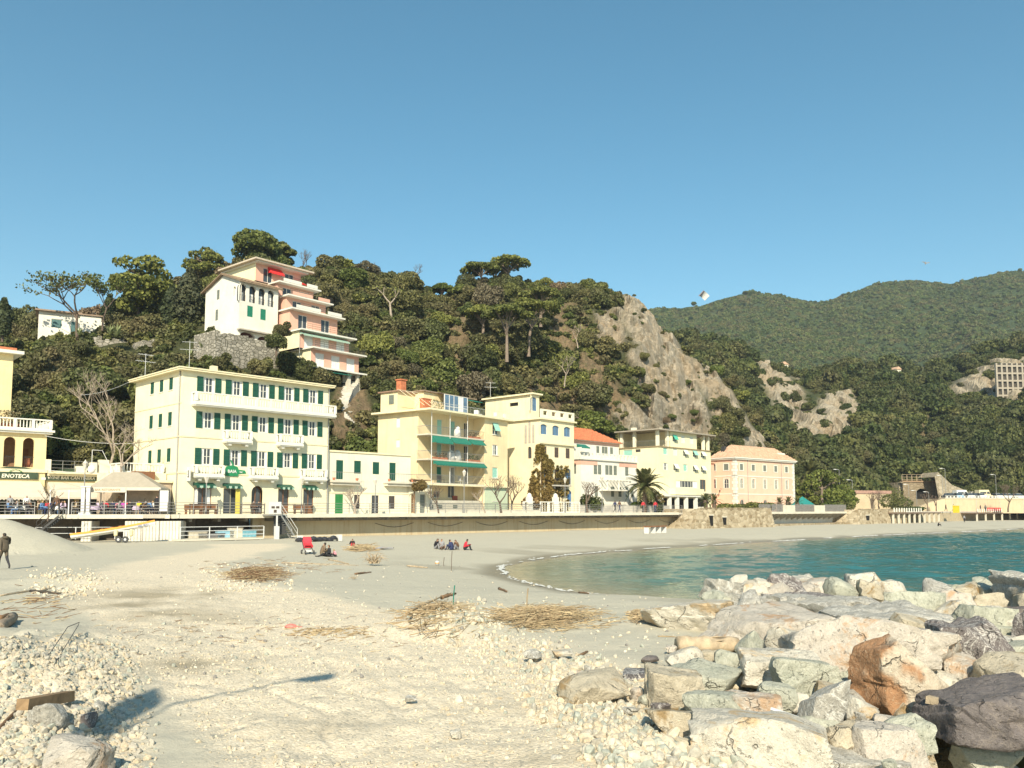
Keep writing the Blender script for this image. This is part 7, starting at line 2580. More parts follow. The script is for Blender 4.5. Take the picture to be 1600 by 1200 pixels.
# --- orange boat on its trolley
def boat():
 a=at_y(112,842,68.0);b=at_y(243,820.5,69.0)
 d=b-a;L=d.length
 t=thing('rowing_boat','long slim orange and white rowing boat propped bow up on a trolley','boat',a)
 t.rotation_euler=d.to_track_quat('X','Z').to_euler()
 n=16
 hull,rim=MB(),MB()
 rings=[]
 for i in range(n+1):
  f=i/n;w=.42*(math.sin(math.pi*min(1,.12+f*.88))**.6 if f<1 else 0)*(1-.55*f**4)+.03
  dz=.10*(2*f-1)**2
  rings.append([(L*f,-w,.30+dz),(L*f,-w*.85,.06+dz*.6),(L*f,-w*.35,-.10+dz),(L*f,w*.35,-.10+dz),(L*f,w*.85,.06+dz*.6),(L*f,w,.30+dz)])
 for r0,r1 in zip(rings[:-1],rings[1:]):
  for k in range(5):hull.add([r0[k],r0[k+1],r1[k+1],r1[k]],[(3,2,1,0)])
  z=.05
  rim.add([(r0[0][0],r0[0][1]-.01,r0[0][2]-.10),(r1[0][0],r1[0][1]-.01,r1[0][2]-.10),(r1[0][0],r1[0][1]-.01,r1[0][2]+.05),(r0[0][0],r0[0][1]-.01,r0[0][2]+.05),(r0[5][0],r0[5][1]+.01,r0[5][2]+.05),(r1[5][0],r1[5][1]+.01,r1[5][2]+.05)],
   [(0,
   1,
   2,
   3),
   (3,
   2,
   5,
   4)])
 link('hull',hull.mesh('hull',[plain('boat_white',(.62,.60,.55),.4,.08)]),t)
 org=plain('boat_orange',(.80,.33,.06),.45,.1)
 link('deck',rim.mesh('deck',[org]),t)
 for f in(.25,.38,.5,.6):link('thwart',MB().box(L*f-.12,L*f+.12,-.4,.4,.33,.42).mesh('thwart',[plain('thwart_brown',(.30,.15,.05),.6)]),t)
 link('lettering',text_mesh('DEL MAR',.22,plain('letter_blue',(.15,.18,.3),.5),.004),t,(L*.87,-.34,.14))
 g=K.root('boat_trolley','two wheeled trolley with yellow fenders carrying the orange boat','trolley',0,0)
 c=at_y(193,848,68.3);c.z=ground_at(c.x,c.y);g.location=c;g.rotation_euler=(0,0,.1)
 link('frame',MB().tube([(-.5,0,.3),(.5,0,.3)],.05,6).tube([(0,-.3,.3),(0,.3,.3)],.05,6).tube([(0,0,.3),(0,0,.95)],.05,6).tube([(-.6,0,.95),(.6,0,.95)],.05,6).mesh('frame',[metal_w]),g)
 wm=MB()
 for k in range(12):
  pass
 wm.lathe([(.08,-.06),(.25,-.06),(.27,0),(.25,.06),(.08,.06)],(0,0,0),14)
 me=wm.mesh('wheel',[metal_d]);hm=MB().lathe([(.02,-.07),(.10,-.07),(.10,.07),(.02,.07)],(0,0,0),10).mesh('hub',[metal_w])
 for x in(-.32,.22):
  w=link('wheel',me,g,(x,-.25,.27));w.rotation_euler=(math.pi/2,0,0);link('hub',hm,w)
 for x in(-.6,.62):link('fender',MB().lathe([(.05,0),(.16,.1),(.16,.5),(.06,.6)],(x,-.1,.5),8).mesh('fender',[plain('fender_cream',(.70,.62,.35),.6)]),g)
boat()
# --- right hand shore: plank pier, retaining wall, tunnel, cars
def pier(px0,px1,y0,label,posts,zt=-.15,y1=1.5):
 x0,x1=K.fx(px0,y0),K.fx(px1,y0);L=x1-x0
 t=K.root('plank_pier',label,'pier',x0,y0,0)
 link('deck',MB().box(0,L,0,y1-y0+4,zt-.25,zt).mesh('deck',[plain('pier_brown',(.16,.11,.08),.85,.3)]),t)
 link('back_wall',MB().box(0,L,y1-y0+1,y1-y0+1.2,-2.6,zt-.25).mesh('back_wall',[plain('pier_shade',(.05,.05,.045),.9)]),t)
 pm=MB().box(-.16,.16,-.16,.16,-2.5,zt-.25).mesh('post',[conc_l])
 for x in np.linspace(.5,L-.5,posts):link('post',pm,t,(x,.3,0))
 rm=MB()
 for x in np.linspace(.1,L*.55,12):rm.box(x,x+.5,-.02,.02,zt+.1,zt+.9)
 link('panels',rm.mesh('panels',[trim_w]),t)
 return t
pier(1396,1470,-4,'dark plank pier on white posts right of the second bastion',10)
pier(1527,1592,-3.5,'dark plank pier on pale posts at the far right of the beach',6,-.3)
K.mesh(MB().box(XD,XE+30,.2,.5,-2.6,-.31),'shore_wall',plain('shore_wall_tan',(.40,.33,.22),.9,.2),None,'low tan wall at the back of the far beach behind the piers','wall')
def far_right():
 Y=205
 G=Frame(tx(1478)*Y,Y,78,DECK)
 xr=G.fx(1680)
 zt=EYE+ray(1480,779)[2]*Y-DECK
 o=G.mesh(MB().box(0,xr,0,14,-.5,zt),'retaining_wall',plaster('beige_render',(.55,.44,.29),.2),None,'high beige retaining wall below the car park','wall')
 for x in np.linspace(2,xr-2,6):link('joint',MB().box(x-.06,x+.06,-.05,-.003,-.5,zt).mesh('joint',[conc_m]),o)
 link('coping',MB().box(-.2,xr,-.15,.5,zt,zt+.25).mesh('coping',[conc_l]),o)
 x0=G.fx(1432)
 G.mesh(MB().prism([(x0,-.5),(-.05,-.5),(-.05,zt),(x0*.45,zt*.75),(x0,.8)],0,1.0),'ramp_wall',MATS['beige_render'],None,'beige ramp wall sloping down to the left from the car park','wall')
 rb=MB();
 for x in np.arange(.5,xr,1.0):rb.box(x,x+.25,.1,.25,zt+.25,zt+.62)
 rb.box(0,xr,.1,.24,zt+.62,zt+.7)
 t=G.root('parapet','white car park parapet along the top of the retaining wall','parapet',0,0);link('balusters',rb.mesh('balusters',[trim_w]),t)
 for px,h,lab in((1474,8.3,'tall lamp post at the corner of the beige retaining wall'),(1479,7.4,'lamp post just right of the tallest one by the tunnel'),(1421,6.0,'lamp post right of the railway portal fence'),(1558,6.0,'lamp post standing among the parked cars'),
  (1433,
  4.5,
  'short lamp post in front of the railway tunnel mouth'),
  (1452,
  4.2,
  'short lamp post right of the railway tunnel mouth'),
  (1333,
  7.0,
  'pale pole above the garden pines, left one'),
  (1313,
  9.5,
  'pale pole above the garden pines, right one')):
  lantern(px,1.2,h,lab,'arm',G,zt if px>1475 else.5)
 Yp=232
 P=Frame(tx(1412)*Yp,Yp,82,0)
 x1=P.fx(1466);zt2=EYE+ray(1440,753)[2]*Yp;zb=EYE+ray(1440,779)[2]*Yp-2.5
 ax0,ax1=P.fx(1432),P.fx(1453);za=EYE+ray(1442,763)[2]*Yp
 pm=MB();wall_panel(pm,x1,zb,zt2,[(ax0,ax1,zb,za,.75)],Matrix.Identity(4),0,1.5)
 t=P.root('tunnel_portal','stone railway tunnel portal with a dark arch below the wooded slope','tunnel portal',0,0)
 link('masonry',pm.mesh('masonry',[rough_stone('portal_stone',(.22,.17,.11),(.36,.29,.19),(.20,.16,.10),1.1)]),t)
 link('tunnel_mouth',MB().box(ax0-.5,ax1+.5,1.5,1.6,zb,za+.5).mesh('tunnel_mouth',[black_m]),t)
 link('coping',MB().box(-.2,x1+.2,-.25,1.0,zt2,zt2+.35).mesh('coping',[plain('coping_brown',(.30,.20,.12),.9)]),t)
 link('body',MB().box(0,x1,1.7,12,zb,zt2).mesh('body',[st_tan]),t)
 fm=MB()
 for x in np.arange(0,x1,1.5):fm.box(x,x+.16,.3,.45,zt2+.35,zt2+1.9)
 for z in(.4,1.1,1.8):fm.box(0,x1,.33,.42,zt2+.35+z-.08,zt2+.35+z)
 link('fence',fm.mesh('fence',[plain('fence_rust',(.36,.28,.19),.9)]),t)
 Ys=226
 S=Frame(tx(1466)*Ys,Ys,84,0)
 xs=[S.fx(p) for p in(1466,1475,1500,1548)];zb=4.0
 zz=[EYE+ray(p,q)[2]*Ys for p,q in((1466,745),(1475,737),(1500,757),(1548,776))]
 m=MB();pts=[(xs[0],-1,zb),(xs[1],-1.5,zb),(xs[2],-1.5,zb),(xs[3],-1,zb),(xs[0],1,zz[0]),(xs[1],2,zz[1]),(xs[2],3,zz[2]),(xs[3],3,zz[3]),(xs[0],9,zz[0]),(xs[1],9,zz[1]),(xs[2],9,zz[2]),(xs[3],9,zz[3])]
 m.add(pts,[(0,1,5,4),(1,2,6,5),(2,3,7,6),(4,5,9,8),(5,6,10,9),(6,7,11,10)])
 t=S.root('stone_revetment','tan stone faced slope right of the tunnel portal','stone wall',0,0);link('masonry',m.mesh('masonry',[rough_stone('revetment',(.30,.25,.17),(.42,.36,.26),(.24,.2,.13),.8)]),t)
 x=S.fx(1503);link('tunnel_mouth',MB().lathe([(1.4,0),(1.2,.9),(.6,1.3)],(x,-1.7,6.2),8).mesh('tunnel_mouth',[black_m]),t)
 link('ledge',MB().box(S.fx(1484),S.fx(1519),-1.9,-1.2,8.1,8.5).mesh('ledge',[conc_m]),t)
 Yw=188
 Wf=Frame(tx(1334)*Yw,Yw,70,DECK);L=Wf.fx(1392)
 t=Wf.root('garden_wall','long pinkish wall with a brick coping behind bare trees, right of the garden pines','wall',0,0);h=EYE+ray(1360,771)[2]*Yw-DECK
 link('wall_body',MB().box(0,L,0,2,-.2,h).mesh('wall_body',[plaster('tan_render',(.52,.42,.28),.2)]),t);link('coping',MB().box(-.2,L+.2,-.2,2.2,h,h+.7).mesh('coping',[plain('coping_pink',(.36,.22,.17),.9,.25,3)]),t)
 def car(px,y,col,label,s=1.0,van=False,rz=0.0,name='parked_car'):
  x=G.fx(px,y)
  t=G.root(name,label,'van' if van else 'car',x,y,zt,'vehicles in the car park above the wall',rz)
  m_=plain('paint_'+label.split()[0]+str(px),col,.3,.03,spec=.6)
  h1,h2=(.95,2.3) if van else(.85,1.42)
  body=MB().prism([(-2.05,.3),(2.05,.3),(2.1,.6),(1.95,h1),(-2.0,h1),(-2.1,.6)],-.82,.82)
  if van:body.prism([(-1.95,h1),(1.5,h1),(1.05,h2-.4),(.9,h2),(-1.95,h2)],-.8,.8)
  link('body',body.mesh('body',[m_]),t)
  if van:link('window',MB().prism([(.3,1.25),(1.25,1.25),(.98,1.85),(.3,1.85)],-.815,-.803).prism([(-1.7,1.3),(.1,1.3),(.1,1.8),(-1.7,1.8)],-.815,-.803).mesh('window',[pane_m]),t)
  else:
   link('cabin',MB().add([(-1.6,-.76,h1),(1.1,-.76,h1),(.35,-.62,h2),(-1.15,-.62,h2),(-1.6,.76,h1),(1.1,.76,h1),(.35,.62,h2),(-1.15,.62,h2)],[(0,1,2,3),(7,6,5,4),(1,5,6,2),(4,0,3,7),(3,2,6,7)]).mesh('cabin',[pane_m]),t)
   link('roof',MB().box(-1.12,.32,-.6,.6,h2+.003,h2+.04).mesh('roof',[m_]),t)
  wm=MB().lathe([(.1,-.1),(.31,-.1),(.33,0),(.31,.1),(.1,.1)],(0,0,0),12).mesh('wheel',[metal_d])
  for wx in(-1.3,1.3):
   for wy in(-.76,.76):w=link('wheel',wm,t,(wx,wy,.33));w.rotation_euler=(math.pi/2,0,0)
  for wy in(-.6,.6):link('headlight',MB().box(2.06,2.12,wy-.15,wy+.15,.6,.75).mesh('headlight',[metal_w]),t)
 car(1486,4,(.05,.05,.06),'dark parked car at the left end of the car park')
 car(1497,3.2,(.15,.35,.55),'blue parked car left of the white van',rz=1.2)
 car(1503,6.5,(.75,.75,.73),'white van parked near the small tunnel',van=True)
 car(1513,3.2,(.55,.55,.55),'silver parked car in the middle of the car park',rz=1.3)
 car(1521,3.6,(.10,.11,.13),'black parked car right of the silver one',rz=1.5)
 car(1538,4.2,(.72,.62,.40),'cream camper van parked in the middle of the row',van=True)
 car(1530,2.8,(.70,.70,.68),'small pale parked car in front of the cream camper',rz=1.4)
 car(1556,3.5,(.62,.62,.60),'grey white parked car right of the cream camper',rz=1.4)
 car(1575,4,(.70,.69,.64),'white parked car towards the right end of the car park');car(1592,4,(.62,.6,.55),'beige parked car at the right edge of the photo')
 q=H2.hit(1586,612)
 Q=Frame(tx(1568)*(q.y-4),q.y-4,88,0);L=Q.fx(1625)
 z0,z1=EYE+ray(1580,616)[2]*(q.y-4),EYE+ray(1580,567)[2]*(q.y-4)
 t=Q.root('concrete_lattice','concrete lattice retaining wall on the quarry face at the right edge','retaining wall',0,0)
 link('recess',MB().box(0,L,.8,1.0,z0-2,z1).mesh('recess',[plain('lattice_dark',(.07,.06,.05),.9)]),t)
 for i in range(8):x=L*i/7;link('upright',MB().box(x-.3,x+.3,0,.8,z0-2,z1).mesh('upright',[plain('concrete_aged',(.33,.29,.23),.9,.2)]),t)
 for k in range(5):z=z0-2+(z1-z0+2)*(k+.6)/5;link('beam',MB().box(0,L,.05,.75,z-.3,z+.3).mesh('beam',[MATS['concrete_aged']]),t)
far_right()
for px,py,w,h,lab in((1181,562,6,3,'tiny pale house among trees on the far slope above the cliff'),(1226,566,9,2.4,'long low pale wall or house on the far slope'),(1404,577,7,4,'small pale house half hidden by trees on the far slope')):
 p=at_y(px,py+8,326)
 w*=.4;h*=.5
 t=thing('far_house',lab,'house',p,0.35,'houses on the far slope')
 link('wall',MB().box(-w/2,w/2,0,5,-3,h).mesh('wall',[cream_pale]),t);link('roof',MB().prism([(-w/2-.3,h),(w/2+.3,h),(0,h+1.2)],-.3,5.3).mesh('roof',[tan_roof]),t)
 for x in(-w/4,w/4):link('window',MB().box(x-.4,x+.4,-.05,-.003,h*.3,h*.75).mesh('window',[grey_sh]),t)
def hill_path(pts,w,name,mat):
 P=[H1.hit(a,b) for a,b in pts];P=[p for p in P if p is not None];mb=MB()
 for a,b in zip(P[:-1],P[1:]):
  d=(b-a);d.z=0;d.normalize();q=Vector((-d.y,d.x,0))*w/2;k=6
  for i in range(k):
   u,v=a.lerp(b,i/k),a.lerp(b,(i+1)/k);zt=max(u.z,v.z)+.35
   mb.add([u-q-Vector((0,0,2)),u+q-Vector((0,0,2)),v+q-Vector((0,0,2)),v-q-Vector((0,0,2)),Vector((*(u-q).xy,zt)),Vector((*(u+q).xy,zt)),Vector((*(v+q).xy,zt)),Vector((*(v-q).xy,zt))],[(4,5,6,7),(0,4,7,3),(1,2,6,5),(0,1,5,4),
    (2,
    3,
    7,
    6)])
 tag(mb.build(name,mat),kind='structure')
hill_path([(553,601),(540,616),(533,632),(540,650),(556,668)],2.2,'path',conc_m)
# --- palms and planting along the promenade
def frond_mesh(seed,L=3.2,droop=1.0):
 rng=random.Random(seed);mb=MB();n=12
 pts=[Vector((L*f*(1-.18*f),0,L*(.42*f-.72*droop*f*f))) for f in np.linspace(0,1,n)]
 mb.tube(pts,[.05*(1-f*.8) for f in np.linspace(0,1,n)],4)
 for i in range(1,n*3):
  f=i/(n*3);j=min(n-2,int(f*(n-1)));p=pts[j].lerp(pts[j+1],f*(n-1)-j);d=(pts[j+1]-pts[j]).normalized()
  l=.62*math.sin(math.pi*min(1,.15+f*.9))**.7+.08
  for sgn in(-1,1):
   e=p+d*l*.55+Vector((0,sgn*l*.8,-.18*l+rng.uniform(-.05,.08)));w=d*.06
   mb.add([p-w,p+w,e],[(0,1,2) if sgn<0 else(2,1,0)])
 return mb.mesh('frond',[f_palm])
fr_m=[frond_mesh(i,3.2,d) for i,d in enumerate((.35,.7,1.1,1.5))]
def palm(loc,h,s,label,n=36,group='palms along the promenade'):
 t=thing('palm_tree',label,'palm tree',loc,R.uniform(0,6),group)
 m=MB()
 prof=[(.34,-.5)]+[(.30+.05*(i%2),h*i/14) for i in range(14)]+[(.42,h),(.36,h+.35),(.1,h+.5)]
 m.lathe(prof,(0,0,0),9)
 link('trunk',m.mesh('trunk',[bark_m]),t)
 for i in range(n):
  f=i/n;k=min(3,int(f*4));o=link('frond',fr_m[k],t,(0,0,h+.35-f*.35))
  o.rotation_euler=(0,(-1.05+1.25*f),i*2.39996);o.scale=(s*(.75+.3*math.sin(2.5*f+.4)),)*3
 return t
px_=K.w(K.fx(1008,4.4),4.4);palm(px_,3.5,1.25,'big shaggy palm in front of the lemon palazzo',40)
palm(at_y(1268,792,178)-Vector((0,0,.4)),7.2,1.25,'tall palm behind the garden pines, right of the pink building',34)
for i,(px,y,h,s,l) in enumerate(((1103,3,1.5,.55,'small palm on the promenade at the left end of the pink building hedge'),(1116,3,1.5,.55,'small palm right of the smallest one, before the pink building'),(1218,3,1.3,.5,'small palm behind the slatted fence, leftmost'),
 (1232,
 3.4,
 1.4,
 .5,
 'small palm behind the slatted fence near the building corner'),
 (1246,
 3,
 1.3,
 .5,
 'small palm behind the slatted fence left of the teal canopy'),
 (1281,
 3,
 .8,
 .5,
 'low palm right of the teal canopy'))):
 palm(K.w(K.fx(px,y),y),h,s,l,16)
def shrub(loc,r,h,label,seed,mat=None,n=500,size=.13,group='shrubs along the promenade',name='shrub'):
 rs=np.random.RandomState(seed)
 lob=[(rs.uniform(-.6,.6)*r,rs.uniform(-.4,.4)*r,h*rs.uniform(.35,.7),r*rs.uniform(.35,.6),h*rs.uniform(.25,.4)) for _ in range(7)]
 P,N=lobes_points(lob,n,rs,-.9)
 t=thing(name,label,'shrub',loc,0,group)
 link('foliage',cards_mesh('foliage',cards(P,N,size,rs),mat or f_shrub),t);link('stem',MB().tube([(0,0,-.1),(0,0,h*.6)],[.05,.03],5).mesh('stem',[bark_m]),t)
sl=[(915,5.9,1.6,2.6,'green shrub in front of the white villa, beside the tower house',f_shrub),(928,5.9,1.7,2.4,'rounded olive shrub in front of the white villa door',f_shrub),(1000,6.0,1.5,1.6,'low shrub at the foot of the big palm, left side',
 f_bright),
 (1020,
 6.0,
 1.7,
 1.7,
 'low shrub at the foot of the big palm, right side',
 f_shrub),
 (1018,
 6.6,
 2.0,
 3.4,
 'tall brownish creeper bush on the corner of the lemon palazzo',
 f_dry),
 (1140,
 3.6,
 2.0,
 1.5,
 'dark green hedge shrub before the pink building, left',
 f_shrub),
 (1152,
 3.6,
 2.2,
 1.5,
 'dark green hedge shrub before the pink building, second from left',
 f_shrub),
 (1166,
 3.6,
 2.2,
 1.6,
 'dark green hedge shrub before the pink building, middle',
 f_shrub),
 (1180,
 3.6,
 2.3,
 1.7,
 'green hedge shrub before the pink building, near the fence',
 f_shrub),
 (1196,
 3.6,
 2.3,
 1.7,
 'green hedge shrub behind the first slatted fence panel',
 f_shrub),
 (1300,
 3.6,
 2.6,
 2.0,
 'green hedge shrub behind the last slatted fence panel',
 f_bright),
 (1316,
 3.6,
 2.6,
 2.2,
 'green hedge shrub beside the second bastion',
 f_shrub),
 (1395,
 4,
 3.2,
 4.2,
 'rounded green tree-like bush behind the second bastion',
 f_shrub),
 (1410,
 5,
 3.0,
 3.2,
 'low green bush left of the beige ramp',
 f_shrub),
 (1402,
 14,
 4.5,
 6.5,
 'large olive bush between the bastion and the tunnel portal',
 f_shrub),
 (1380,
 12,
 3.4,
 4.5,
 'olive bush against the pinkish wall',
 f_shrub),
 (1425,
 3,
 3.2,
 1.2,
 'clipped low green hedge at the foot of the ramp',
 f_bright),
 (1350,
 20,
 4.0,
 6.0,
 'olive bush behind the pinkish wall',
 f_shrub),
 (830,
 5.9,
 1.1,
 2.4,
 'straggly yellowish shrub beside the gate of the tower house',
 f_dry),
 (655,
 3.6,
 .8,
 1.3,
 'hanging dry creeper over the stair block pergola',
 f_dry),
 (1525,
 22,
 3.5,
 4,
 'olive bush behind the parked cars',
 f_shrub),
 (1568,
 24,
 4,
 4.4,
 'yellowish bush right of the lamp among the parked cars',
 f_shrub)]
for i,(px,y,r,h,l,m_) in enumerate(sl):
 if px in(1525,1568):loc=at_y(px,777,226)
 elif px==655:loc=K.w(K.fx(px,y),y,2.5)
 else:loc=K.w(K.fx(px,y),y)
 shrub(loc,r,h,l,500+i,m_,int(450+160*r))
def agave(px,py,Y,s,label):
 t=thing('agave',label,'agave',at_y(px,py,Y),0,'agaves by the hill walls')
 m=MB()
 for i in range(13):
  a=i*2.4;e=.5+.5*(i/13)
  d=Vector((math.cos(a)*(1.2-e),math.sin(a)*(1.2-e),e));q=Vector((-math.sin(a),math.cos(a),0))*.1
  m.add([q*.7,-q*.7,d*.5-q,d*.5+q,d*1.1+Vector((0,0,-.1))],[(0,1,2,3),(3,2,4)])
 o=link('leaves',m.mesh('leaves',[plain('agave_green',(.24,.27,.12),.6,.2)]),t);o.scale=(s,s,s)
for px,py,Y,s,l in((183,524,119,2.0,'pale agave on top of the tan rubble wall, right one'),(172,523,119,1.7,'pale agave on top of the tan rubble wall, left one'),(318,550,116,2.0,'spiky agave below the left corner of the white hill villa'),
 (296,
 560,
 115,
 1.7,
 'pale agave on the slope left of the terrace wall'),
 (124,
 524,
 117,
 1.4,
 'small agave at the foot of the crooked pine')):agave(px,
 py,
 Y,
 s,
 l)
for i,(px,y,h,r,l,dep) in enumerate(((554,2.6,3.0,.2,'gnarled bare wisteria trunk in front of the low cream house',4),(686,4.1,3.6,.12,'slim bare tree before the apartment windows',4),(759,4.4,3.8,.12,'slim straight bare tree left of the forked one by the apartment',
 3),
 (784,
 4.0,
 4.4,
 .17,
 'forked bare tree in front of the right bay of the apartment block',
 5),
 (800,
 5.0,
 4.4,
 .15,
 'reddish bare tree at the corner of the tower house',
 5),
 (919,
 4.0,
 4.2,
 .2,
 'leaning bare tree in front of the white villa',
 5),
 (1030,
 5,
 3.0,
 .12,
 'bare twiggy tree by the porch of the lemon palazzo',
 5),
 (75,
 1.4,
 2.6,
 .06,
 'tiny leafless tree among the wine bar tables',
 4),
 (1362,
 8,
 4.2,
 .22,
 'gnarled bare tree above the second bastion, left',
 4),
 (1374,
 8,
 4.4,
 .22,
 'gnarled bare tree above the second bastion, right',
 4),
 (1450,
 -1,
 4.2,
 .16,
 'leafless tree leaning over the ramp, left',
 4),
 (1463,
 -1,
 4.0,
 .16,
 'leafless tree leaning over the ramp, right',
 4),
 (1575,
 -1,
 6.0,
 .2,
 'bare tree in front of the retaining wall at the right',
 5))):
 me,tips=bare_tree_mesh(700+i,h,r,bark_m if i not in(0,2) else bark_pale,dep,3,.85,.22,.7)
 t=thing('bare_tree',l,'tree',K.w(K.fx(px,y),y,0) if px<1440 else at_y(px,797,200),R.uniform(0,6),'bare trees along the promenade');link('branches',me,t)
 # --- PEOPLE
skin_m=plain('skin',(.48,.28,.19),.6,.06)
hair_ms=[plain('hair_dark',(.02,.015,.01),.6),plain('hair_brown',(.06,.035,.018),.6),plain('hair_grey',(.22,.21,.20),.7),plain('hair_fair',(.35,.24,.10),.6)]
shoe_m=plain('shoe_dark',(.03,.025,.02),.6)
def cloth(c):
 k='cloth_%02d_%02d_%02d'%tuple(int(x*99) for x in c)
 return plain(k,c,.9,.2,5)
def pose_points(kind):
 P={'pelvis':(0,0,.95,.135,3),'waist':(0,.01,1.10,.125,2),'chest':(0,.0,1.32,.15,2),'neck':(0,0,1.47,.055,0),'head0':(0,-.015,1.56,.085,0),'head1':(0,-.005,1.68,.095,1),'nose':(0,-.115,1.59,.016,0),'hipl':(.09,0,.90,.10,3),
  'kneel':(.10,
  -.02,
  .50,
  .065,
  3),
  'ankl':(.10,
  .02,
  .09,
  .042,
  3),
  'toel':(.11,
  -.13,
  .04,
  .04,
  4),
  'hipr':(-.09,
  0,
  .90,
  .10,
  3),
  'kneer':(-.10,
  -.02,
  .50,
  .065,
  3),
  'ankr':(-.10,
  .02,
  .09,
  .042,
  3),
  'toer':(-.11,
  -.13,
  .04,
  .04,
  4),
  'shl':(.17,
  0,
  1.41,
  .07,
  2),
  'ell':(.24,
  .03,
  1.13,
  .05,
  2),
  'wrl':(.23,
  -.06,
  .90,
  .035,
  2),
  'hal':(.22,
  -.09,
  .82,
  .035,
  0),
  'shr':(-.17,
  0,
  1.41,
  .07,
  2),
  'elr':(-.24,
  .03,
  1.13,
  .05,
  2),
  'wrr':(-.23,
  -.06,
  .90,
  .035,
  2),
  'har':(-.22,
  -.09,
  .82,
  .035,
  0)}
 def S(**k):
  for n,v in k.items():P[n]=tuple(v)+P[n][3:]
 if kind=='walk':
  S(kneel=(.09,-.20,.52),ankl=(.09,-.22,.10),toel=(.10,-.36,.07),kneer=(-.09,.10,.50),ankr=(-.09,.34,.18),toer=(-.09,.30,.06),ell=(.24,.12,1.15),wrl=(.24,.16,.93),hal=(.24,.15,.85),elr=(-.24,-.05,1.14),wrr=(-.22,-.20,.96),har=(-.21,
   -.26,
   .90))
 if kind in('sit','lean'):
  dz=-.43
  for n in('pelvis','waist','chest','neck','head0','head1','nose','hipl','hipr','shl','shr','ell','elr','wrl','wrr','hal','har'):
   v=P[n];P[n]=(v[0],v[1],v[2]+dz)+v[3:]
  S(kneel=(.12,-.42,.50),ankl=(.12,-.40,.09),toel=(.12,-.54,.04),kneer=(-.12,-.42,.50),ankr=(-.12,-.36,.09),toer=(-.12,-.50,.04),wrl=(.16,-.30,.72),hal=(.10,-.36,.73),wrr=(-.16,-.30,.72),har=(-.10,-.36,.73))
  if kind=='lean':
   for n in('chest','neck','head0','head1','nose','shl','shr','ell','elr'):
    v=P[n];P[n]=(v[0],v[1]-(v[2]-.5)*.28,v[2]-.03)+v[3:]
 if kind in('ground','curl'):
  dz=-.80
  for n in('pelvis','waist','chest','neck','head0','head1','nose','hipl','hipr','shl','shr','ell','elr','wrl','wrr','hal','har'):
   v=P[n];P[n]=(v[0],v[1],v[2]+dz)+v[3:]
  if kind=='ground':S(kneel=(.13,-.44,.30),ankl=(.12,-.78,.09),toel=(.12,-.90,.10),kneer=(-.13,-.46,.14),ankr=(-.13,-.86,.07),toer=(-.13,-.98,.12),wrl=(.20,-.38,.34),hal=(.18,-.45,.33),elr=(-.26,.14,.34),wrr=(-.28,.26,.10),
   har=(-.28,
   .28,
   .05))
  else:
   S(kneel=(.11,-.36,.44),ankl=(.11,-.44,.09),toel=(.11,-.57,.04),kneer=(-.11,-.36,.44),ankr=(-.11,-.44,.09),toer=(-.11,-.57,.04),wrl=(.10,-.42,.42),hal=(.04,-.46,.42),wrr=(-.10,-.42,.42),har=(-.04,-.46,.42))
   for n in('chest','neck','head0','head1','nose','shl','shr','ell','elr'):
    v=P[n];P[n]=(v[0],v[1]-(v[2]-.1)*.25,v[2]-.04)+v[3:]
 if kind=='lie':
  for n,v in list(P.items()):P[n]=(v[0],v[2]-.9,.14+(-.12 if 0 else 0)+v[1]*.3*-1)+v[3:]
  P['pelvis']=(0,.05,.12,.12,3)
 if kind=='arms':
  S(ell=(.40,-.02,1.45),wrl=(.60,-.05,1.52),hal=(.68,-.06,1.54),elr=(-.40,-.02,1.40),wrr=(-.60,-.05,1.34),har=(-.68,-.06,1.32),kneel=(.16,-.02,.50),ankl=(.22,.02,.09),toel=(.24,-.12,.04),kneer=(-.14,-.02,.50),ankr=(-.18,.02,
   .09),
   toer=(-.2,
   -.12,
   .04))
 if kind=='coat':
  P=pose_points('walk')
  P['pelvis']=(0,.0,.98,.185,2);P['waist']=(0,.01,1.14,.17,2);P['chest']=(0,.0,1.34,.185,2)
  P['hem']=(0,.0,.76,.20,2)
  for n in('shl','shr'):v=P[n];P[n]=v[:3]+(.085,)+v[4:]
  for n in('ell','elr'):v=P[n];P[n]=v[:3]+(.068,)+v[4:]
  P['elr']=(-.26,-.06,1.16,.068,2);P['wrr']=(-.20,-.26,1.28,.048,2);P['har']=(-.14,-.30,1.40,.04,0)
 return P
BONES=[('pelvis','waist'),('waist','chest'),('chest','neck'),('neck','head0'),('head0','head1'),('head0','nose'),('pelvis','hipl'),('hipl','kneel'),('kneel','ankl'),('ankl','toel'),('pelvis','hipr'),('hipr','kneer'),('kneer',
 'ankr'),
 ('ankr',
 'toer'),
 ('chest',
 'shl'),
 ('shl',
 'ell'),
 ('ell',
 'wrl'),
 ('wrl',
 'hal'),
 ('chest',
 'shr'),
 ('shr',
 'elr'),
 ('elr',
 'wrr'),
 ('wrr',
 'har'),
 ('pelvis',
 'hem')]
POSES={}
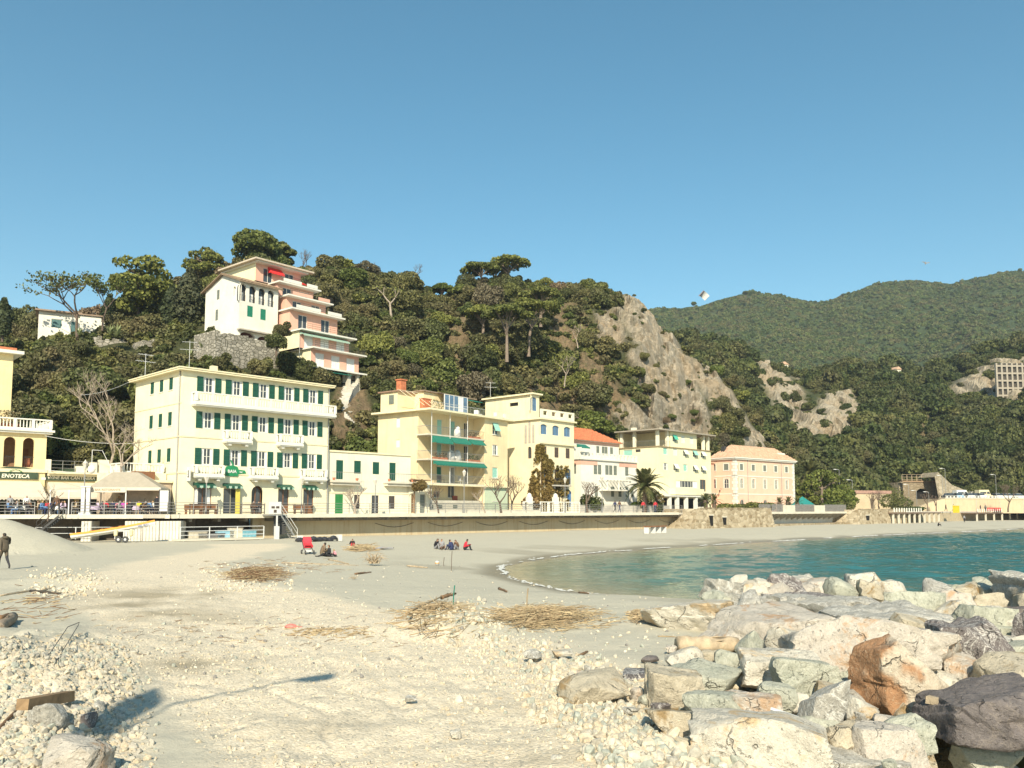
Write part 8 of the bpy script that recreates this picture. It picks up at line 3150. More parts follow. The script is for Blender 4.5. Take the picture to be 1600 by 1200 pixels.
def pose_mesh(kind):
 if kind in POSES:return POSES[kind]
 P=pose_points(kind);names=list(P)
 me=bpy.data.meshes.new('body_'+kind)
 me.from_pydata([P[n][:3] for n in names],[(names.index(a),names.index(b)) for a,b in BONES if a in P and b in P],[])
 o=bpy.data.objects.new('body_tmp',me);COL.objects.link(o)
 md=o.modifiers.new('skin','SKIN');md.use_smooth_shade=True
 for i,n in enumerate(names):
  sv=me.skin_vertices[0].data[i];sv.radius=(P[n][3],)*2;sv.use_root=(n=='pelvis')
 sb=o.modifiers.new('sub','SUBSURF');sb.levels=1;sb.render_levels=1
 if kind=='coat':sb.levels=2
 dg=bpy.context.evaluated_depsgraph_get()
 out=bpy.data.meshes.new_from_object(o.evaluated_get(dg));bpy.data.objects.remove(o)
 out.name='body_'+kind
 pts=np.array([P[n][:3] for n in names]);sl=np.array([P[n][4] for n in names]);rr=np.array([P[n][3] for n in names])
 bones=[(names.index(a),names.index(b)) for a,b in BONES if a in P and b in P]
 out.materials.clear()
 for _ in range(5):out.materials.append(skin_m)
 hy=P['head0'][1];hz=P['head0'][2]
 hd=Vector(P['head1'][:3])-Vector(P['neck'][:3]);hd.normalize()
 for p in out.polygons:
  c=np.array(p.center);best,bs=1e9,0
  for a,b in bones:
   A,B=pts[a],pts[b];d=B-A;t=np.clip(np.dot(c-A,d)/(np.dot(d,d)+1e-9),0,1)
   q=np.linalg.norm(c-A-d*t)-(rr[a]*(1-t)+rr[b]*t)
   if q<best:best=q;bs=sl[b] if t>.55 else sl[a];ab=(names[a],names[b])
  if ab[1] in('head0','head1','nose'):
   rel=Vector(p.center)-Vector(P['head0'][:3])
   bs=1 if(rel.dot(hd)>.045 or(rel.y>-.02 and rel.dot(hd)>-.04 and kind!='lie')) else 0
  p.material_index=int(bs);p.use_smooth=True
 POSES[kind]=out
 return out
NP=0
def person(loc,rz,kind,top,legs,hair,label,group=None,s=1.0):
 global NP;NP+=1
 o=link('person',pose_mesh(kind),None,loc,rz)
 o.scale=(s,s,s)
 for i,m in enumerate((skin_m,hair_ms[hair],cloth(top),cloth(legs),shoe_m)):
  o.material_slots[i].link='OBJECT';o.material_slots[i].material=m
 return tag(o,label,'person',group)
def chair_at(x,y,rz,label,col,fr=None,group='chairs at the cafe tables'):
 fr=fr or K
 if 'cafe' not in KIDS:
  t=thing('cafe_chair',label,'chair',group=group);KIDS['cafe']=t
  link('seat',MB().box(-.21,.21,-.21,.21,.42,.46).mesh('seat',[col]),t);link('backrest',MB().box(-.21,.21,.18,.22,.5,.9).mesh('backrest',[col]),t)
  lm=MB().tube([(0,0,0),(0,0,.42)],.018,4).mesh('leg',[metal_g])
  for sx in(-.18,.18):
   for sy in(-.18,.18):link('leg',lm,t,(sx,sy,0))
  reg(t)
 else:t=dup(KIDS['cafe'],label=label)
 t.location=fr.w(x,y);t.rotation_euler=(0,0,fr.rz+rz)
 return t
def table_at(x,y,label,cloth_c):
 t=K.root('cafe_table',label,'table',x,y,0,'tables on the terrace')
 link('tabletop',MB().lathe([(.42,.70),(.42,.73)],(0,0,0),12).mesh('tabletop',[metal_w]),t)
 link('leg',MB().lathe([(.25,0),(.05,.05),(.04,.7)],(0,0,0),8).mesh('leg',[metal_d]),t)
 o=MB().lathe([(.50,.42),(.47,.55),(.44,.735),(.43,.745)],(0,0,0),14).build('tablecloth',cloth(cloth_c),None,K.w(x,y))
 tag(o,label.replace('cafe table','tablecloth over the cafe table'),'tablecloth','tablecloths on the terrace')
black_c=plain('chair_black',(.03,.03,.035),.5)
LIL,RED,NAVY,BLK,GRY,WHT,BEI,PUR,YEL,BRN,BLU,PNK=(.50,.40,.52),(.55,.03,.05),(.03,.04,.10),(.02,.02,.025),(.25,.25,.26),(.7,.69,.66),(.45,.36,.26),(.45,.08,.40),(.7,.55,.05),(.14,.08,.05),(.12,.22,.40),(.65,.30,.35)
HN=('black','brown','grey','fair')
CN={LIL:'lilac',RED:'red',NAVY:'navy',BLK:'black',GRY:'grey',WHT:'white',BEI:'beige',PUR:'purple',YEL:'yellow',BRN:'brown',BLU:'blue',PNK:'pink'}
bar=[(12,1.6,2.2,BLU,NAVY,1,'sit','at the far left of the wine bar terrace'),(24,2.4,0.8,BLK,BLU,0,'lean','behind the railing at the left of the wine bar'),(27,1.2,-1.2,GRY,BLU,2,'sit','in the front row left of the bare sapling'),
 (37,
 2.2,
 1.5,
 BLK,
 NAVY,
 0,
 'lean',
 'bending forward under the wine bar awning'),
 (46,
 1.3,
 2.6,
 BRN,
 GRY,
 2,
 'sit',
 'in the front row below the wine bar awning'),
 (60,
 2.4,
 -.9,
 BEI,
 BRN,
 1,
 'sit',
 'under the wine bar awning behind the step rail'),
 (66,
 1.4,
 1.2,
 BLU,
 NAVY,
 3,
 'sit',
 'beside the top of the dark steps'),
 (74,
 2.2,
 -.4,
 RED,
 BLU,
 1,
 'sit',
 'right of the bare sapling at the wine bar'),
 (80,
 1.3,
 -1.8,
 NAVY,
 BLK,
 0,
 'sit',
 'in front, right of the bare sapling'),
 (90,
 2.5,
 .4,
 BRN,
 BLK,
 2,
 'sit',
 'at a back table under the awning'),
 (96,
 1.3,
 1.7,
 LIL,
 GRY,
 1,
 'sit',
 'in the front row right of the dark steps'),
 (101,
 2.3,
 -1.0,
 LIL,
 BLK,
 3,
 'sit',
 'at a back table right of the dark steps'),
 (113,
 2.0,
 1.9,
 GRY,
 NAVY,
 0,
 'sit',
 'left of the thick white pillar, one of a pair'),
 (119,
 1.3,
 -1.3,
 BEI,
 BLK,
 1,
 'sit',
 'left of the thick white pillar, closest to it'),
 (142,
 1.5,
 1.6,
 BLK,
 BLK,
 0,
 'lean',
 'right of the pillars, turned away'),
 (152,
 1.4,
 2.4,
 LIL,
 GRY,
 0,
 'sit',
 'under the left of the tent'),
 (160,
 2.5,
 .2,
 WHT,
 BLU,
 2,
 'sit',
 'at the back under the left of the tent'),
 (165,
 1.2,
 3.0,
 RED,
 BLK,
 1,
 'sit',
 'seen from behind in the front row under the tent'),
 (176,
 1.4,
 2.8,
 NAVY,
 BLU,
 0,
 'sit',
 'seen from behind under the middle of the tent'),
 (182,
 2.3,
 -.5,
 PNK,
 GRY,
 1,
 'sit',
 'under the middle of the tent'),
 (187,
 1.3,
 1.4,
 GRY,
 GRY,
 2,
 'sit',
 'under the middle of the tent, beside a purple one'),
 (193,
 1.5,
 .6,
 PUR,
 GRY,
 3,
 'sit',
 'under the middle of the tent'),
 (198,
 2.1,
 -.3,
 RED,
 BLK,
 1,
 'sit',
 'behind the purple one under the tent'),
 (203,
 1.2,
 2.9,
 BLK,
 NAVY,
 0,
 'sit',
 'seen from behind, middle front of the tent'),
 (217,
 2.2,
 .1,
 YEL,
 BLU,
 1,
 'sit',
 'under the right half of the tent'),
 (224,
 1.3,
 1.3,
 BRN,
 BLK,
 2,
 'lean',
 'leaning forward under the right half of the tent'),
 (233,
 1.4,
 2.7,
 BLU,
 NAVY,
 1,
 'sit',
 'seen from behind under the right end of the tent'),
 (239,
 2.0,
 -1.2,
 WHT,
 RED,
 3,
 'sit',
 'under the right end of the tent')]
K=L_
for px,y,f,tp,lg,hr,ps,where in bar:
 x=K.fx(px,y)
 person(K.w(x,y),K.rz+f,ps,tp,lg,hr,'seated %s haired person in %s %s'%(HN[hr],CN[tp],where),'people at the cafe tables',.98)
 chair_at(x,y,f,('dark cafe chair of the person %s'%where).replace('turned away','').strip(' ,'),black_c)
for px,y,tp,lg,hr,f,lab in((185,3.6,BEI,BRN,3,.3,'fair haired person in beige standing at the back under the tent'),(203,3.2,WHT,BLK,0,.2,'dark haired person in white and black standing under the tent'),(245,1.0,BLK,BLK,0,
 2.6,
 'person in a black coat standing at the right end of the tent, seen from behind'),
 (41,
 3.3,
 WHT,
 BLK,
 2,
 .4,
 'grey haired person in white standing under the wine bar awning'),
 (15,
 3.0,
 GRY,
 BLK,
 0,
 0,
 'dark haired person in grey standing at the left under the wine bar awning'),
 (88,
 3.2,
 BRN,
 BLU,
 1,
 .3,
 'brown haired person in brown standing under the right of the wine bar awning'),
 (224,
 3.4,
 BEI,
 BEI,
 1,
 -.5,
 'brown haired person in beige standing by the tent screen')):
 person(K.w(K.fx(px,y),y),K.rz+f,'stand',tp,lg,hr,lab,'people standing on the terrace')
for i,(px,y,c,lab) in enumerate(((33,1.9,WHT,'cafe table at the left of the wine bar terrace'),(70,1.8,BLU,'cafe table near the bare sapling'),(92,1.9,WHT,'cafe table right of the dark steps'),(147,1.0,LIL,'cafe table at the left end of the tent'),
 (157,
 1.9,
 LIL,
 'cafe table under the left of the tent'),
 (190,
 1.9,
 LIL,
 'cafe table under the middle of the tent'),
 (211,
 1.6,
 LIL,
 'cafe table under the right half of the tent'),
 (229,
 2.0,
 WHT,
 'cafe table under the right end of the tent'))):table_at(K.fx(px,
 y),
 y,
 lab,
 c)
K=KM
person(K.w(K.fx(396,2),2),K.rz+.3,'sit',BRN,BLK,2,'grey haired person in brown seated before the arched hotel door');chair_at(K.fx(396,2),2,.3,'dark cafe chair under the grey haired person at the arched door',black_c)
person(K.w(K.fx(404,2.2),2.2),K.rz-.4,'sit',BLK,GRY,0,'dark haired person in black seated before the arched hotel door');chair_at(K.fx(404,2.2),2.2,-.4,'dark cafe chair under the dark haired person at the arched door',black_c)
for px,tp,lg,hr,f,lab in((961,NAVY,BLK,0,1.4,'walker in navy on the promenade before the white villa, left of a pair'),(968,BRN,NAVY,1,1.4,'walker in brown on the promenade before the white villa, right of a pair'),(1005,
 RED,
 BLK,
 0,
 -1.4,
 'walker in dark red on the promenade under the big palm'),
 (1024,
 RED,
 NAVY,
 1,
 -1.5,
 'walker in bright red on the promenade right of the big palm'),
 (1478,
 BLK,
 BLK,
 0,
 0,
 'walker in black on the far promenade'),
 (1490,
 YEL,
 NAVY,
 0,
 .3,
 'person in a yellow coat on the far promenade by the retaining wall')):
 y=1.0 if px<1400 else-1.0
 person(K.w(K.fx(px,y),y),K.rz+f,'walk',tp,lg,hr,lab,'walkers on the promenade')
for i,px in enumerate((1532,1540,1548,1553,1562,1575,1583,1590)):
 c=(BLK,GRY,WHT,NAVY,RED,BRN,WHT,BLK)[i]
 person(K.w(K.fx(px,-1),-1,-.1),K.rz+i,('stand','walk')[i%2],c,(NAVY,BLK)[i%2],i%3,'%s %s dressed tiny figure on the far right promenade, %s hair'%(('standing','walking')[i%2],CN[c],HN[i%3]),'figures on the far promenade')
tag(K.mesh(MB().box(-.6,.6,-.5,.5,0,1.5).box(-.65,.65,-.55,.55,1.503,1.6),'kiosk_box',plain('kiosk_yellow',(.72,.48,.03),.6)),'small yellow booth at the edge of the far pier','booth').location=K.w(K.fx(1494,-3.4),-3.4,-.3)
K.mesh(MB().box(0,K.fx(1572,-3.0)-K.fx(1543,-3.0),0,.1,.05,.9),'red_banner',plain('banner_red',(.6,.08,.06),.8),None,'red cloth banner along the rail of the far right pier','banner').location=K.w(K.fx(1543,-3.2),-3.2)
def bp(px,py):return on_ground(px,py)
def to_cam(p):return math.atan2(p.x,-p.y)+0 if False else math.atan2(-p.x,p.y)
for px,py,f,ps,tp,lg,hr,s,lab in((503,868,2.2,'curl',(.16,.11,.07),(.20,.16,.1),0,1.05,'crouching dark haired person in a brown green coat beside the pushchair'),(514,870,-1.0,'ground',BLK,BLK,1,.9,'person in black lying back beside the crouching one'),
 (524,
 870,
 -.8,
 'curl',
 PNK,
 BLK,
 3,
 .62,
 'small child in a pink coat sitting on the sand by the crouching adult'),
 (550,
 855,
 .4,
 'curl',
 BLK,
 RED,
 0,
 .8,
 'person in black with red, bent over behind the reed heap'),
 (598,
 860,
 1.57,
 'lie',
 GRY,
 GRY,
 0,
 .95,
 'person in grey lying on the sand at the right end of the reed heap'),
 (681,
 858,
 .9,
 'curl',
 BLK,
 GRY,
 0,
 1.0,
 'person in black with white sitting at the left of the beach group'),
 (690,
 858.5,
 .3,
 'ground',
 GRY,
 BRN,
 1,
 .95,
 'person in grey sitting second from the left in the beach group'),
 (706,
 860,
 -2.2,
 'curl',
 NAVY,
 NAVY,
 0,
 1.0,
 'person in navy seen from behind in the beach group'),
 (714,
 859.5,
 -.6,
 'curl',
 BRN,
 GRY,
 1,
 .95,
 'person in brown sitting on the right of the navy one'),
 (726,
 860.5,
 1.8,
 'curl',
 RED,
 BLK,
 0,
 1.05,
 'person with a red jacket kneeling at the right of the beach group'),
 (1347,
 835,
 .2,
 'stand',
 WHT,
 NAVY,
 0,
 1.0,
 'person in white top and dark trousers standing near the water below the second bastion'),
 (1466,
 825,
 1.0,
 'curl',
 BLK,
 BLK,
 0,
 1.0,
 'person in black crouching on the far beach'),
 (1507,
 816,
 .3,
 'stand',
 GRY,
 BLK,
 0,
 .95,
 'thin grey figure standing on the far beach before the piers'),
 (1547,
 825,
 .1,
 'arms',
 BRN,
 BRN,
 0,
 1.0,
 'person with arms spread on the far beach near the water'),
 (1217,
 817.5,
 1.2,
 'ground',
 BLK,
 GRY,
 0,
 1.0,
 'person in black sitting against the foot wall of the white sea wall'),
 (1316,
 813,
 -1.0,
 'curl',
 BLK,
 WHT,
 0,
 1.0,
 'person in black sitting at the left foot of the second bastion'),
 (1320,
 815,
 -.5,
 'curl',
 WHT,
 BEI,
 2,
 1.0,
 'person in white sitting at the left foot of the second bastion')):
 p=bp(px,py);person(p-Vector((0,0,.02)),f,ps,tp,lg,hr,lab,'people on the beach',s)
p=bp(5,890);man=person(p,-2.1,'coat',(.105,.085,.06),(.035,.035,.04),0,'man in a brown hooded jacket walking away at the left edge',None,1.0)
link('hood',MB().lathe([(.08,1.40),(.15,1.43),(.14,1.50),(.09,1.53)],(0,.05,0),10).mesh('hood',[cloth((.09,.075,.05))],True),man)
def pushchair():
 p=bp(481,866)
 t=thing('pushchair','red pushchair with dark wheels standing on the sand','pushchair',p,.5)
 red=cloth((.60,.05,.07))
 link('seat',MB().add([(-.25,-.3,.45),(.25,-.3,.45),(.25,.25,.38),(-.25,.25,.38),(.25,.5,.95),(-.25,.5,.95),(.27,-.3,.55),(-.27,-.3,.55)],[(0,1,2,3),(3,2,4,5),(0,3,7),(1,6,2),(2,6,4),(3,5,7)]).mesh('seat',[red]),t)
 hd=MB()
 for k in range(5):
  a0,a1=.2+k*.35,.2+(k+1)*.35;r=.42
  hd.quad((-.27,.5-r*math.sin(a0)*.9,.72+r*math.cos(a0)),(.27,.5-r*math.sin(a0)*.9,.72+r*math.cos(a0)),(.27,.5-r*math.sin(a1)*.9,.72+r*math.cos(a1)),(-.27,.5-r*math.sin(a1)*.9,.72+r*math.cos(a1)))
 link('hood',hd.mesh('hood',[red]),t)
 link('frame',MB().tube([(-.26,-.45,.12),(-.26,.3,.6),(-.26,.75,1.05),(.26,.75,1.05),(.26,.3,.6),(.26,-.45,.12)],.022,5).tube([(-.26,.55,.12),(-.26,.0,.5)],.02,5).tube([(.26,.55,.12),(.26,.0,.5)],.02,5).mesh('frame',[metal_d]),
  t)
 link('basket',MB().box(-.2,.2,-.15,.3,.16,.3).mesh('basket',[metal_w]),t)
 wm=MB().lathe([(.03,-.03),(.13,-.03),(.14,0),(.13,.03),(.03,.03)],(0,0,0),12).mesh('wheel',[metal_d])
 for x in(-.28,.28):
  for y in(-.45,.55):w=link('wheel',wm,t,(x,y,.14));w.rotation_euler=(0,math.pi/2,0)
pushchair()
p=bp(500,846)
t=thing('tarpaulin_pile','black tarpaulin pile between two white blocks near the steps','pile',p,K.rz)
m=MB();rr=random.Random(3)
for i in range(9):m.lathe([(.35,0),(.4,.12),(.22,.3),(.05,.36)],(-2.0+i*.42,rr.uniform(-.2,.2),rr.uniform(-.05,.15)),7)
link('sheet',m.mesh('sheet',[plain('tarp_black',(.03,.03,.035),.5,.3)]),t)
link('slab',MB().box(-2.4,2.1,.3,.7,.45,.52).mesh('slab',[conc_l]),t)
for x in(-1.9,1.9):link('block',MB().box(x-.18,x+.18,-.2,.2,0,.55).mesh('block',[metal_w]),t)
p=bp(1024,833)
t=thing('beach_bench','long white legged bench table with a brown top on the beach under the lemon palazzo','bench',p,K.rz+.1)
link('seat',MB().box(-2.1,2.1,-.35,.35,.75,.88).mesh('seat',[wood_br]),t)
lm=MB().box(-.09,.09,-.3,.3,-.1,.75).mesh('leg',[metal_w])
for x in(-1.95,-.5,.7,1.95):link('leg',lm,t,(x,0,0))
link('rail',MB().box(-2.0,2.0,-.03,.03,.55,.63).mesh('rail',[metal_w]),t)
for px,py,h,lab,m_ in((705,893,1.1,'thin dark stick standing upright in the wet sand',bark_m),(693,884,.5,'short dark stick in the wet sand left of the tall one',bark_m),(823,950,.55,'thin reed standing upright in the reed heap',
 reed_m),
 (708,
 948,
 .6,
 'green stick standing at the top of the stone and reed heap',
 green_dk)):
 tag(MB().tube([(0,0,-.1),(.01,0,h*.5),(.04,0,h)],.018,5).build('stick',m_,None,bp(px,py)),lab,'stick')
t=thing('buoy','small white and orange buoy lying on the wet sand','buoy',bp(683,883));link('float',MB().lathe([(.02,0),(.11,.05),(.13,.13),(.1,.22),(.02,.26)],(0,0,0),10).mesh('float',[metal_w],True),t);link('band',MB().lathe([(.135,
 .10),
 (.14,
 .13),
 (.135,
 .16)],
 (0,
 0,
 0),
 10).mesh('band',
 [plain('buoy_orange',
 (.7,
 .3,
 .05),
 .5)]),
 t)
for px,py,lab in((455,980,'crumpled red plastic scrap on the sand'),):
 m=MB();rr=random.Random(4);m.lathe([(.1,0),(.16,.03),(.1,.08),(.02,.1)],(0,0,0),6);m.box(.05,.25,-.05,.06,.0,.03);tag(m.build('plastic_scrap',cloth((.6,.2,.16)),None,bp(px,py)),lab,'litter')
 # --- paraglider and gull
g=thing('paraglider','small white paraglider wing, half greyed as shade, in the sky over the mountain saddle','paraglider',at_y(1100,459,420),.4);g.scale=(1.5,1.5,1.5)
def wing(a0,a1,r0,r1,w):
 m=MB();n=8
 for i in range(n):
  q0,q1=a0+(a1-a0)*i/n,a0+(a1-a0)*(i+1)/n
  P=lambda a,r,y:(r*math.sin(a),y,r*math.cos(a))
  for ra,rb,ya,yb in((r1,r1*.96,-w,w),(r1*.96,r1*.92,w,w)):
   m.add([P(q0,ra,ya),P(q1,ra,ya),P(q1,rb,yb),P(q0,rb,yb)],[(0,1,2,3)])
  m.add([P(q0,r1*.93,-w),P(q1,r1*.93,-w),P(q1,r1*.90,w),P(q0,r1*.90,w)],[(3,2,1,0)]);m.add([P(q0,r1,-w),P(q0,r1*.93,-w),P(q1,r1*.93,-w),P(q1,r1,-w)],[(0,1,2,3)])
 return m
for nm,a0,a1,m_ in(('canopy',-.12,1.25,metal_w),('shaded_half',-1.45,-.12,plain('wing_shade_grey',(.30,.26,.27),.8))):  # grey half puts the shading of the wing's underside into its colour
 o=link(nm,wing(a0,a1,0,1.9,1.15).mesh(nm,[m_]),g,(.3,0,-1.0));o.rotation_euler=(-.75,.35,.25)
b=thing('gull','tiny dark gull gliding in the sky above the mountain','bird',at_y(1446,411,150),.3)
m=MB();m.lathe([(.02,-.32),(.09,-.15),(.11,.05),(.05,.25),(.02,.33)],(0,0,0),8);m.add([(-.1,0,.06),(-.1,0,-.12),(-.75,-.25,.0),(-.7,-.28,.14)],[(0,1,2,3)]);m.add([(.1,0,.06),(.1,0,-.12),(.75,-.2,.05),(.72,-.2,.16)],[(3,2,
 1,
 0)])
m.add([(-.75,-.25,0),(-.7,-.28,.14),(-1.05,-.12,.1)],[(0,1,2)]);m.add([(.75,-.2,.05),(.72,-.2,.16),(1.05,-.05,.15)],[(2,1,0)])
link('body',m.mesh('body',[plain('gull_grey',(.22,.21,.2),.8)]),b)
t=thing('street_lamp','tall curved street lamp whose shadow falls on the gravel track','street lamp',(0,0,0))
def shadow_lamp():
 k=1/math.tan(rad(SUN_EL))
 sx,sy=math.sin(rad(SUN_AZ)),math.cos(rad(SUN_AZ))
 def cast(px,py,h):
  p=on_ground(px,py);return Vector((p.x+sx*k*(h-p.z),p.y+sy*k*(h-p.z),h))
 a=cast(205,1135,9.4);b=cast(262,1103,9.9);c=cast(340,1085,10.3);d=cast(420,1070,10.55);e=cast(465,1062,10.65);f=cast(522,1055,10.75)
 base=Vector((a.x-.15,a.y-.1,ground_at(a.x,a.y)))
 t.location=base
 R_=lambda v:v-base
 link('pole',MB().tube([(0,0,-.3),(0,0,4),R_(a)-Vector((0,0,1.5)),R_(a),R_(b),R_(c),R_(d),R_(e)],[.10,.085,.06,.045,.035,.03,.03,.03],8).mesh('pole',[metal_g]),t)
 q=R_(e);w=R_(f)
 tn=math.tan(rad(SUN_EL));pb=[]
 for px,py in((48,1150),(118,1078),(188,1062),(196,1092),(112,1142)):
  g_=on_ground(px,py);pb.append((g_.x-base.x,g_.z+(g_.y-base.y)*tn/-sy-base.z))
 link('board',MB().prism(pb,-.03,.03).mesh('board',[metal_g]),t)  # unseen board and bracket added, board outlined to shade the rubble hollow
 link('bracket',MB().tube([(0,0,pb[3][1]-.3),(pb[3][0],0,pb[3][1])],.03,5).mesh('bracket',[metal_g]),t)
 link('lamp_head',MB().tube([q,q.lerp(w,.3),q.lerp(w,.8),w],[.10,.17,.17,.08],8).mesh('lamp_head',[metal_g]),t)
shadow_lamp()
# --- ROCKS
def rock_material(name,a,b,vein=None,vein_amt=0.0,spots=None,vscale=1.0,rough=.85,lich=None,moss=0.0):
 m,n,l,p=nt(name)
 v=pos(n,'Object');oi=n.new('ShaderNodeObjectInfo')
 ad=n.new('ShaderNodeVectorMath');ad.operation='ADD';l.new(v,ad.inputs[0])
 mu=n.new('ShaderNodeVectorMath');mu.operation='SCALE';mu.inputs[3].default_value=37.0
 cx=n.new('ShaderNodeCombineXYZ');l.new(oi.outputs['Random'],cx.inputs[0]);l.new(oi.outputs['Random'],cx.inputs[1]);l.new(cx.outputs[0],mu.inputs[0]);l.new(mu.outputs[0],ad.inputs[1])
 v=ad.outputs[0]
 big=noise(n,l,v,1.1,6,.65);mid=noise(n,l,v,5,6,.7);fin=noise(n,l,v,30,4,.75)
 c=mixc(n,l,ramp(n,l,big,[(.32,0.),(.68,1.)]),a,b)
 c=mixc(n,l,ramp(n,l,mid,[(.40,.0),(.75,.55)]),c,[x*.55 for x in a])
 c=mixc(n,l,ramp(n,l,fin,[(.5,0.),(.78,.5)]),c,[min(.8,x*1.35) for x in b])
 if vein:
  w=noise(n,l,scaled(n,l,v,(1,2.4,.8),(.4,.3,.7)),1.8*vscale,5,.65,1.0)
  r=ramp(n,l,w,[(.475,0.),(.497,1.),(.503,1.),(.525,0.)])
  w2=noise(n,l,scaled(n,l,v,(2,.8,1.4),(1.2,.1,.2)),2.6*vscale,5,.7,.8)
  r2=ramp(n,l,w2,[(.485,0.),(.5,.9),(.515,0.)])
  c=mixc(n,l,mul(n,l,mul(n,l,r,r2,'MAXIMUM'),vein_amt),c,vein)
 if spots:
  c=mixc(n,l,ramp(n,l,noise(n,l,v,1.3,5,.7,.5),[(.54,0.),(.62,.9)]),c,spots)
 if lich:
  at=n.new('ShaderNodeVertexColor');at.layer_name='lichen'
  s_=n.new('ShaderNodeSeparateColor');l.new(at.outputs[0],s_.inputs[0])
  lc=mixc(n,l,ramp(n,l,mid,[(.35,0.),(.7,1.)]),lich,[x*.5 for x in lich])
  lc=mixc(n,l,ramp(n,l,fin,[(.55,0.),(.7,.8)]),lc,(.55,.42,.28))
  c=mixc(n,l,s_.outputs[0],c,lc)
 if moss:
  g=n.new('ShaderNodeNewGeometry');sp=n.new('ShaderNodeSeparateXYZ');l.new(g.outputs['Position'],sp.inputs[0])
  k=n.new('ShaderNodeMapRange');k.inputs[1].default_value=.15;k.inputs[2].default_value=.75;k.inputs[3].default_value=1.;k.inputs[4].default_value=0.;l.new(sp.outputs[2],k.inputs[0])
  c=mixc(n,l,mul(n,l,k.outputs[0],moss),c,(.055,.045,.015))
 wv=n.new('ShaderNodeVectorMath');wv.operation='ADD';l.new(v,wv.inputs[0])
 nz=n.new('ShaderNodeTexNoise');nz.inputs['Scale'].default_value=2.5;nz.inputs['Detail'].default_value=5;l.new(v,nz.inputs['Vector'])
 sc_=n.new('ShaderNodeVectorMath');sc_.operation='SCALE';sc_.inputs[3].default_value=.55;l.new(nz.outputs['Color'],sc_.inputs[0]);l.new(sc_.outputs[0],wv.inputs[1])
 ve=n.new('ShaderNodeTexVoronoi');ve.feature='DISTANCE_TO_EDGE';ve.inputs['Scale'].default_value=1.1;l.new(scaled(n,l,wv.outputs[0],(1,1.7,.7),(.5,.2,.3)),ve.inputs['Vector'])
 ck=mul(n,l,ramp(n,l,ve.outputs['Distance'],[(0.0,1.0),(.014,0.0)]),ramp(n,l,big,[(.50,0.),(.62,1.)]))
 pit=ramp(n,l,noise(n,l,v,13,4,.7),[(.60,0.),(.72,1.)])
 c=mixc(n,l,mul(n,l,ck,.5),c,[x*.3 for x in a]);c=mixc(n,l,mul(n,l,pit,.45),c,[x*.45 for x in a])
 l.new(c,p.inputs['Base Color']);p.inputs['Roughness'].default_value=rough;p.inputs['Specular IOR Level'].default_value=.25
 h=mul(n,l,mul(n,l,mid,1.0),mul(n,l,fin,.35),'ADD')
 h=mul(n,l,h,mul(n,l,mul(n,l,ck,1.1),mul(n,l,pit,.35),'ADD'),'SUBTRACT')
 bump(n,l,h,.9,.08,p)
 return m
RM={'pale':rock_material('limestone_pale',(.50,.46,.38),(.62,.575,.48),(.74,.68,.58),.4,(.52,.38,.22)),'grey':rock_material('grey_stone',(.33,.31,.27),(.50,.47,.40),(.66,.64,.58),.8),'green':rock_material('serpentine_green',
 (.34,
 .35,
 .28),
 (.50,
 .49,
 .39),
 (.58,
 .57,
 .48),
 .5,
 None,
 1.6),
 'tan':rock_material('sandstone_tan',
 (.43,
 .375,
 .275),
 (.56,
 .495,
 .38),
 (.6,
 .52,
 .38),
 .3,
 (.30,
 .20,
 .09)),
 'pink':rock_material('pinkish_stone',
 (.47,
 .42,
 .355),
 (.58,
 .525,
 .44),
 (.66,
 .60,
 .52),
 .4,
 (.46,
 .30,
 .18)),
 'dark':rock_material('dark_veined_stone',
 (.125,
 .105,
 .105),
 (.22,
 .195,
 .18),
 (.60,
 .57,
 .52),
 .9,
 None,
 1.4),
 'purple':rock_material('purple_grey_stone',
 (.13,
 .115,
 .11),
 (.22,
 .19,
 .18),
 (.32,
 .27,
 .22),
 .35,
 None,
 1.0,
 .75),
 'wet':rock_material('wet_mossy_stone',
 (.06,
 .045,
 .02),
 (.15,
 .105,
 .04),
 (.3,
 .26,
 .15),
 .3,
 (.05,
 .055,
 .012),
 1.2,
 .5),
 'orange':rock_material('lichen_stone',
 (.48,
 .40,
 .30),
 (.60,
 .52,
 .40),
 (.70,
 .62,
 .50),
 .4,
 None,
 1.0,
 .85,
 (.44,
 .22,
 .10)),
 'slate':rock_material('banded_slate',
 (.095,
 .09,
 .095),
 (.16,
 .15,
 .155),
 (.62,
 .60,
 .56),
 .9,
 None,
 .8)}
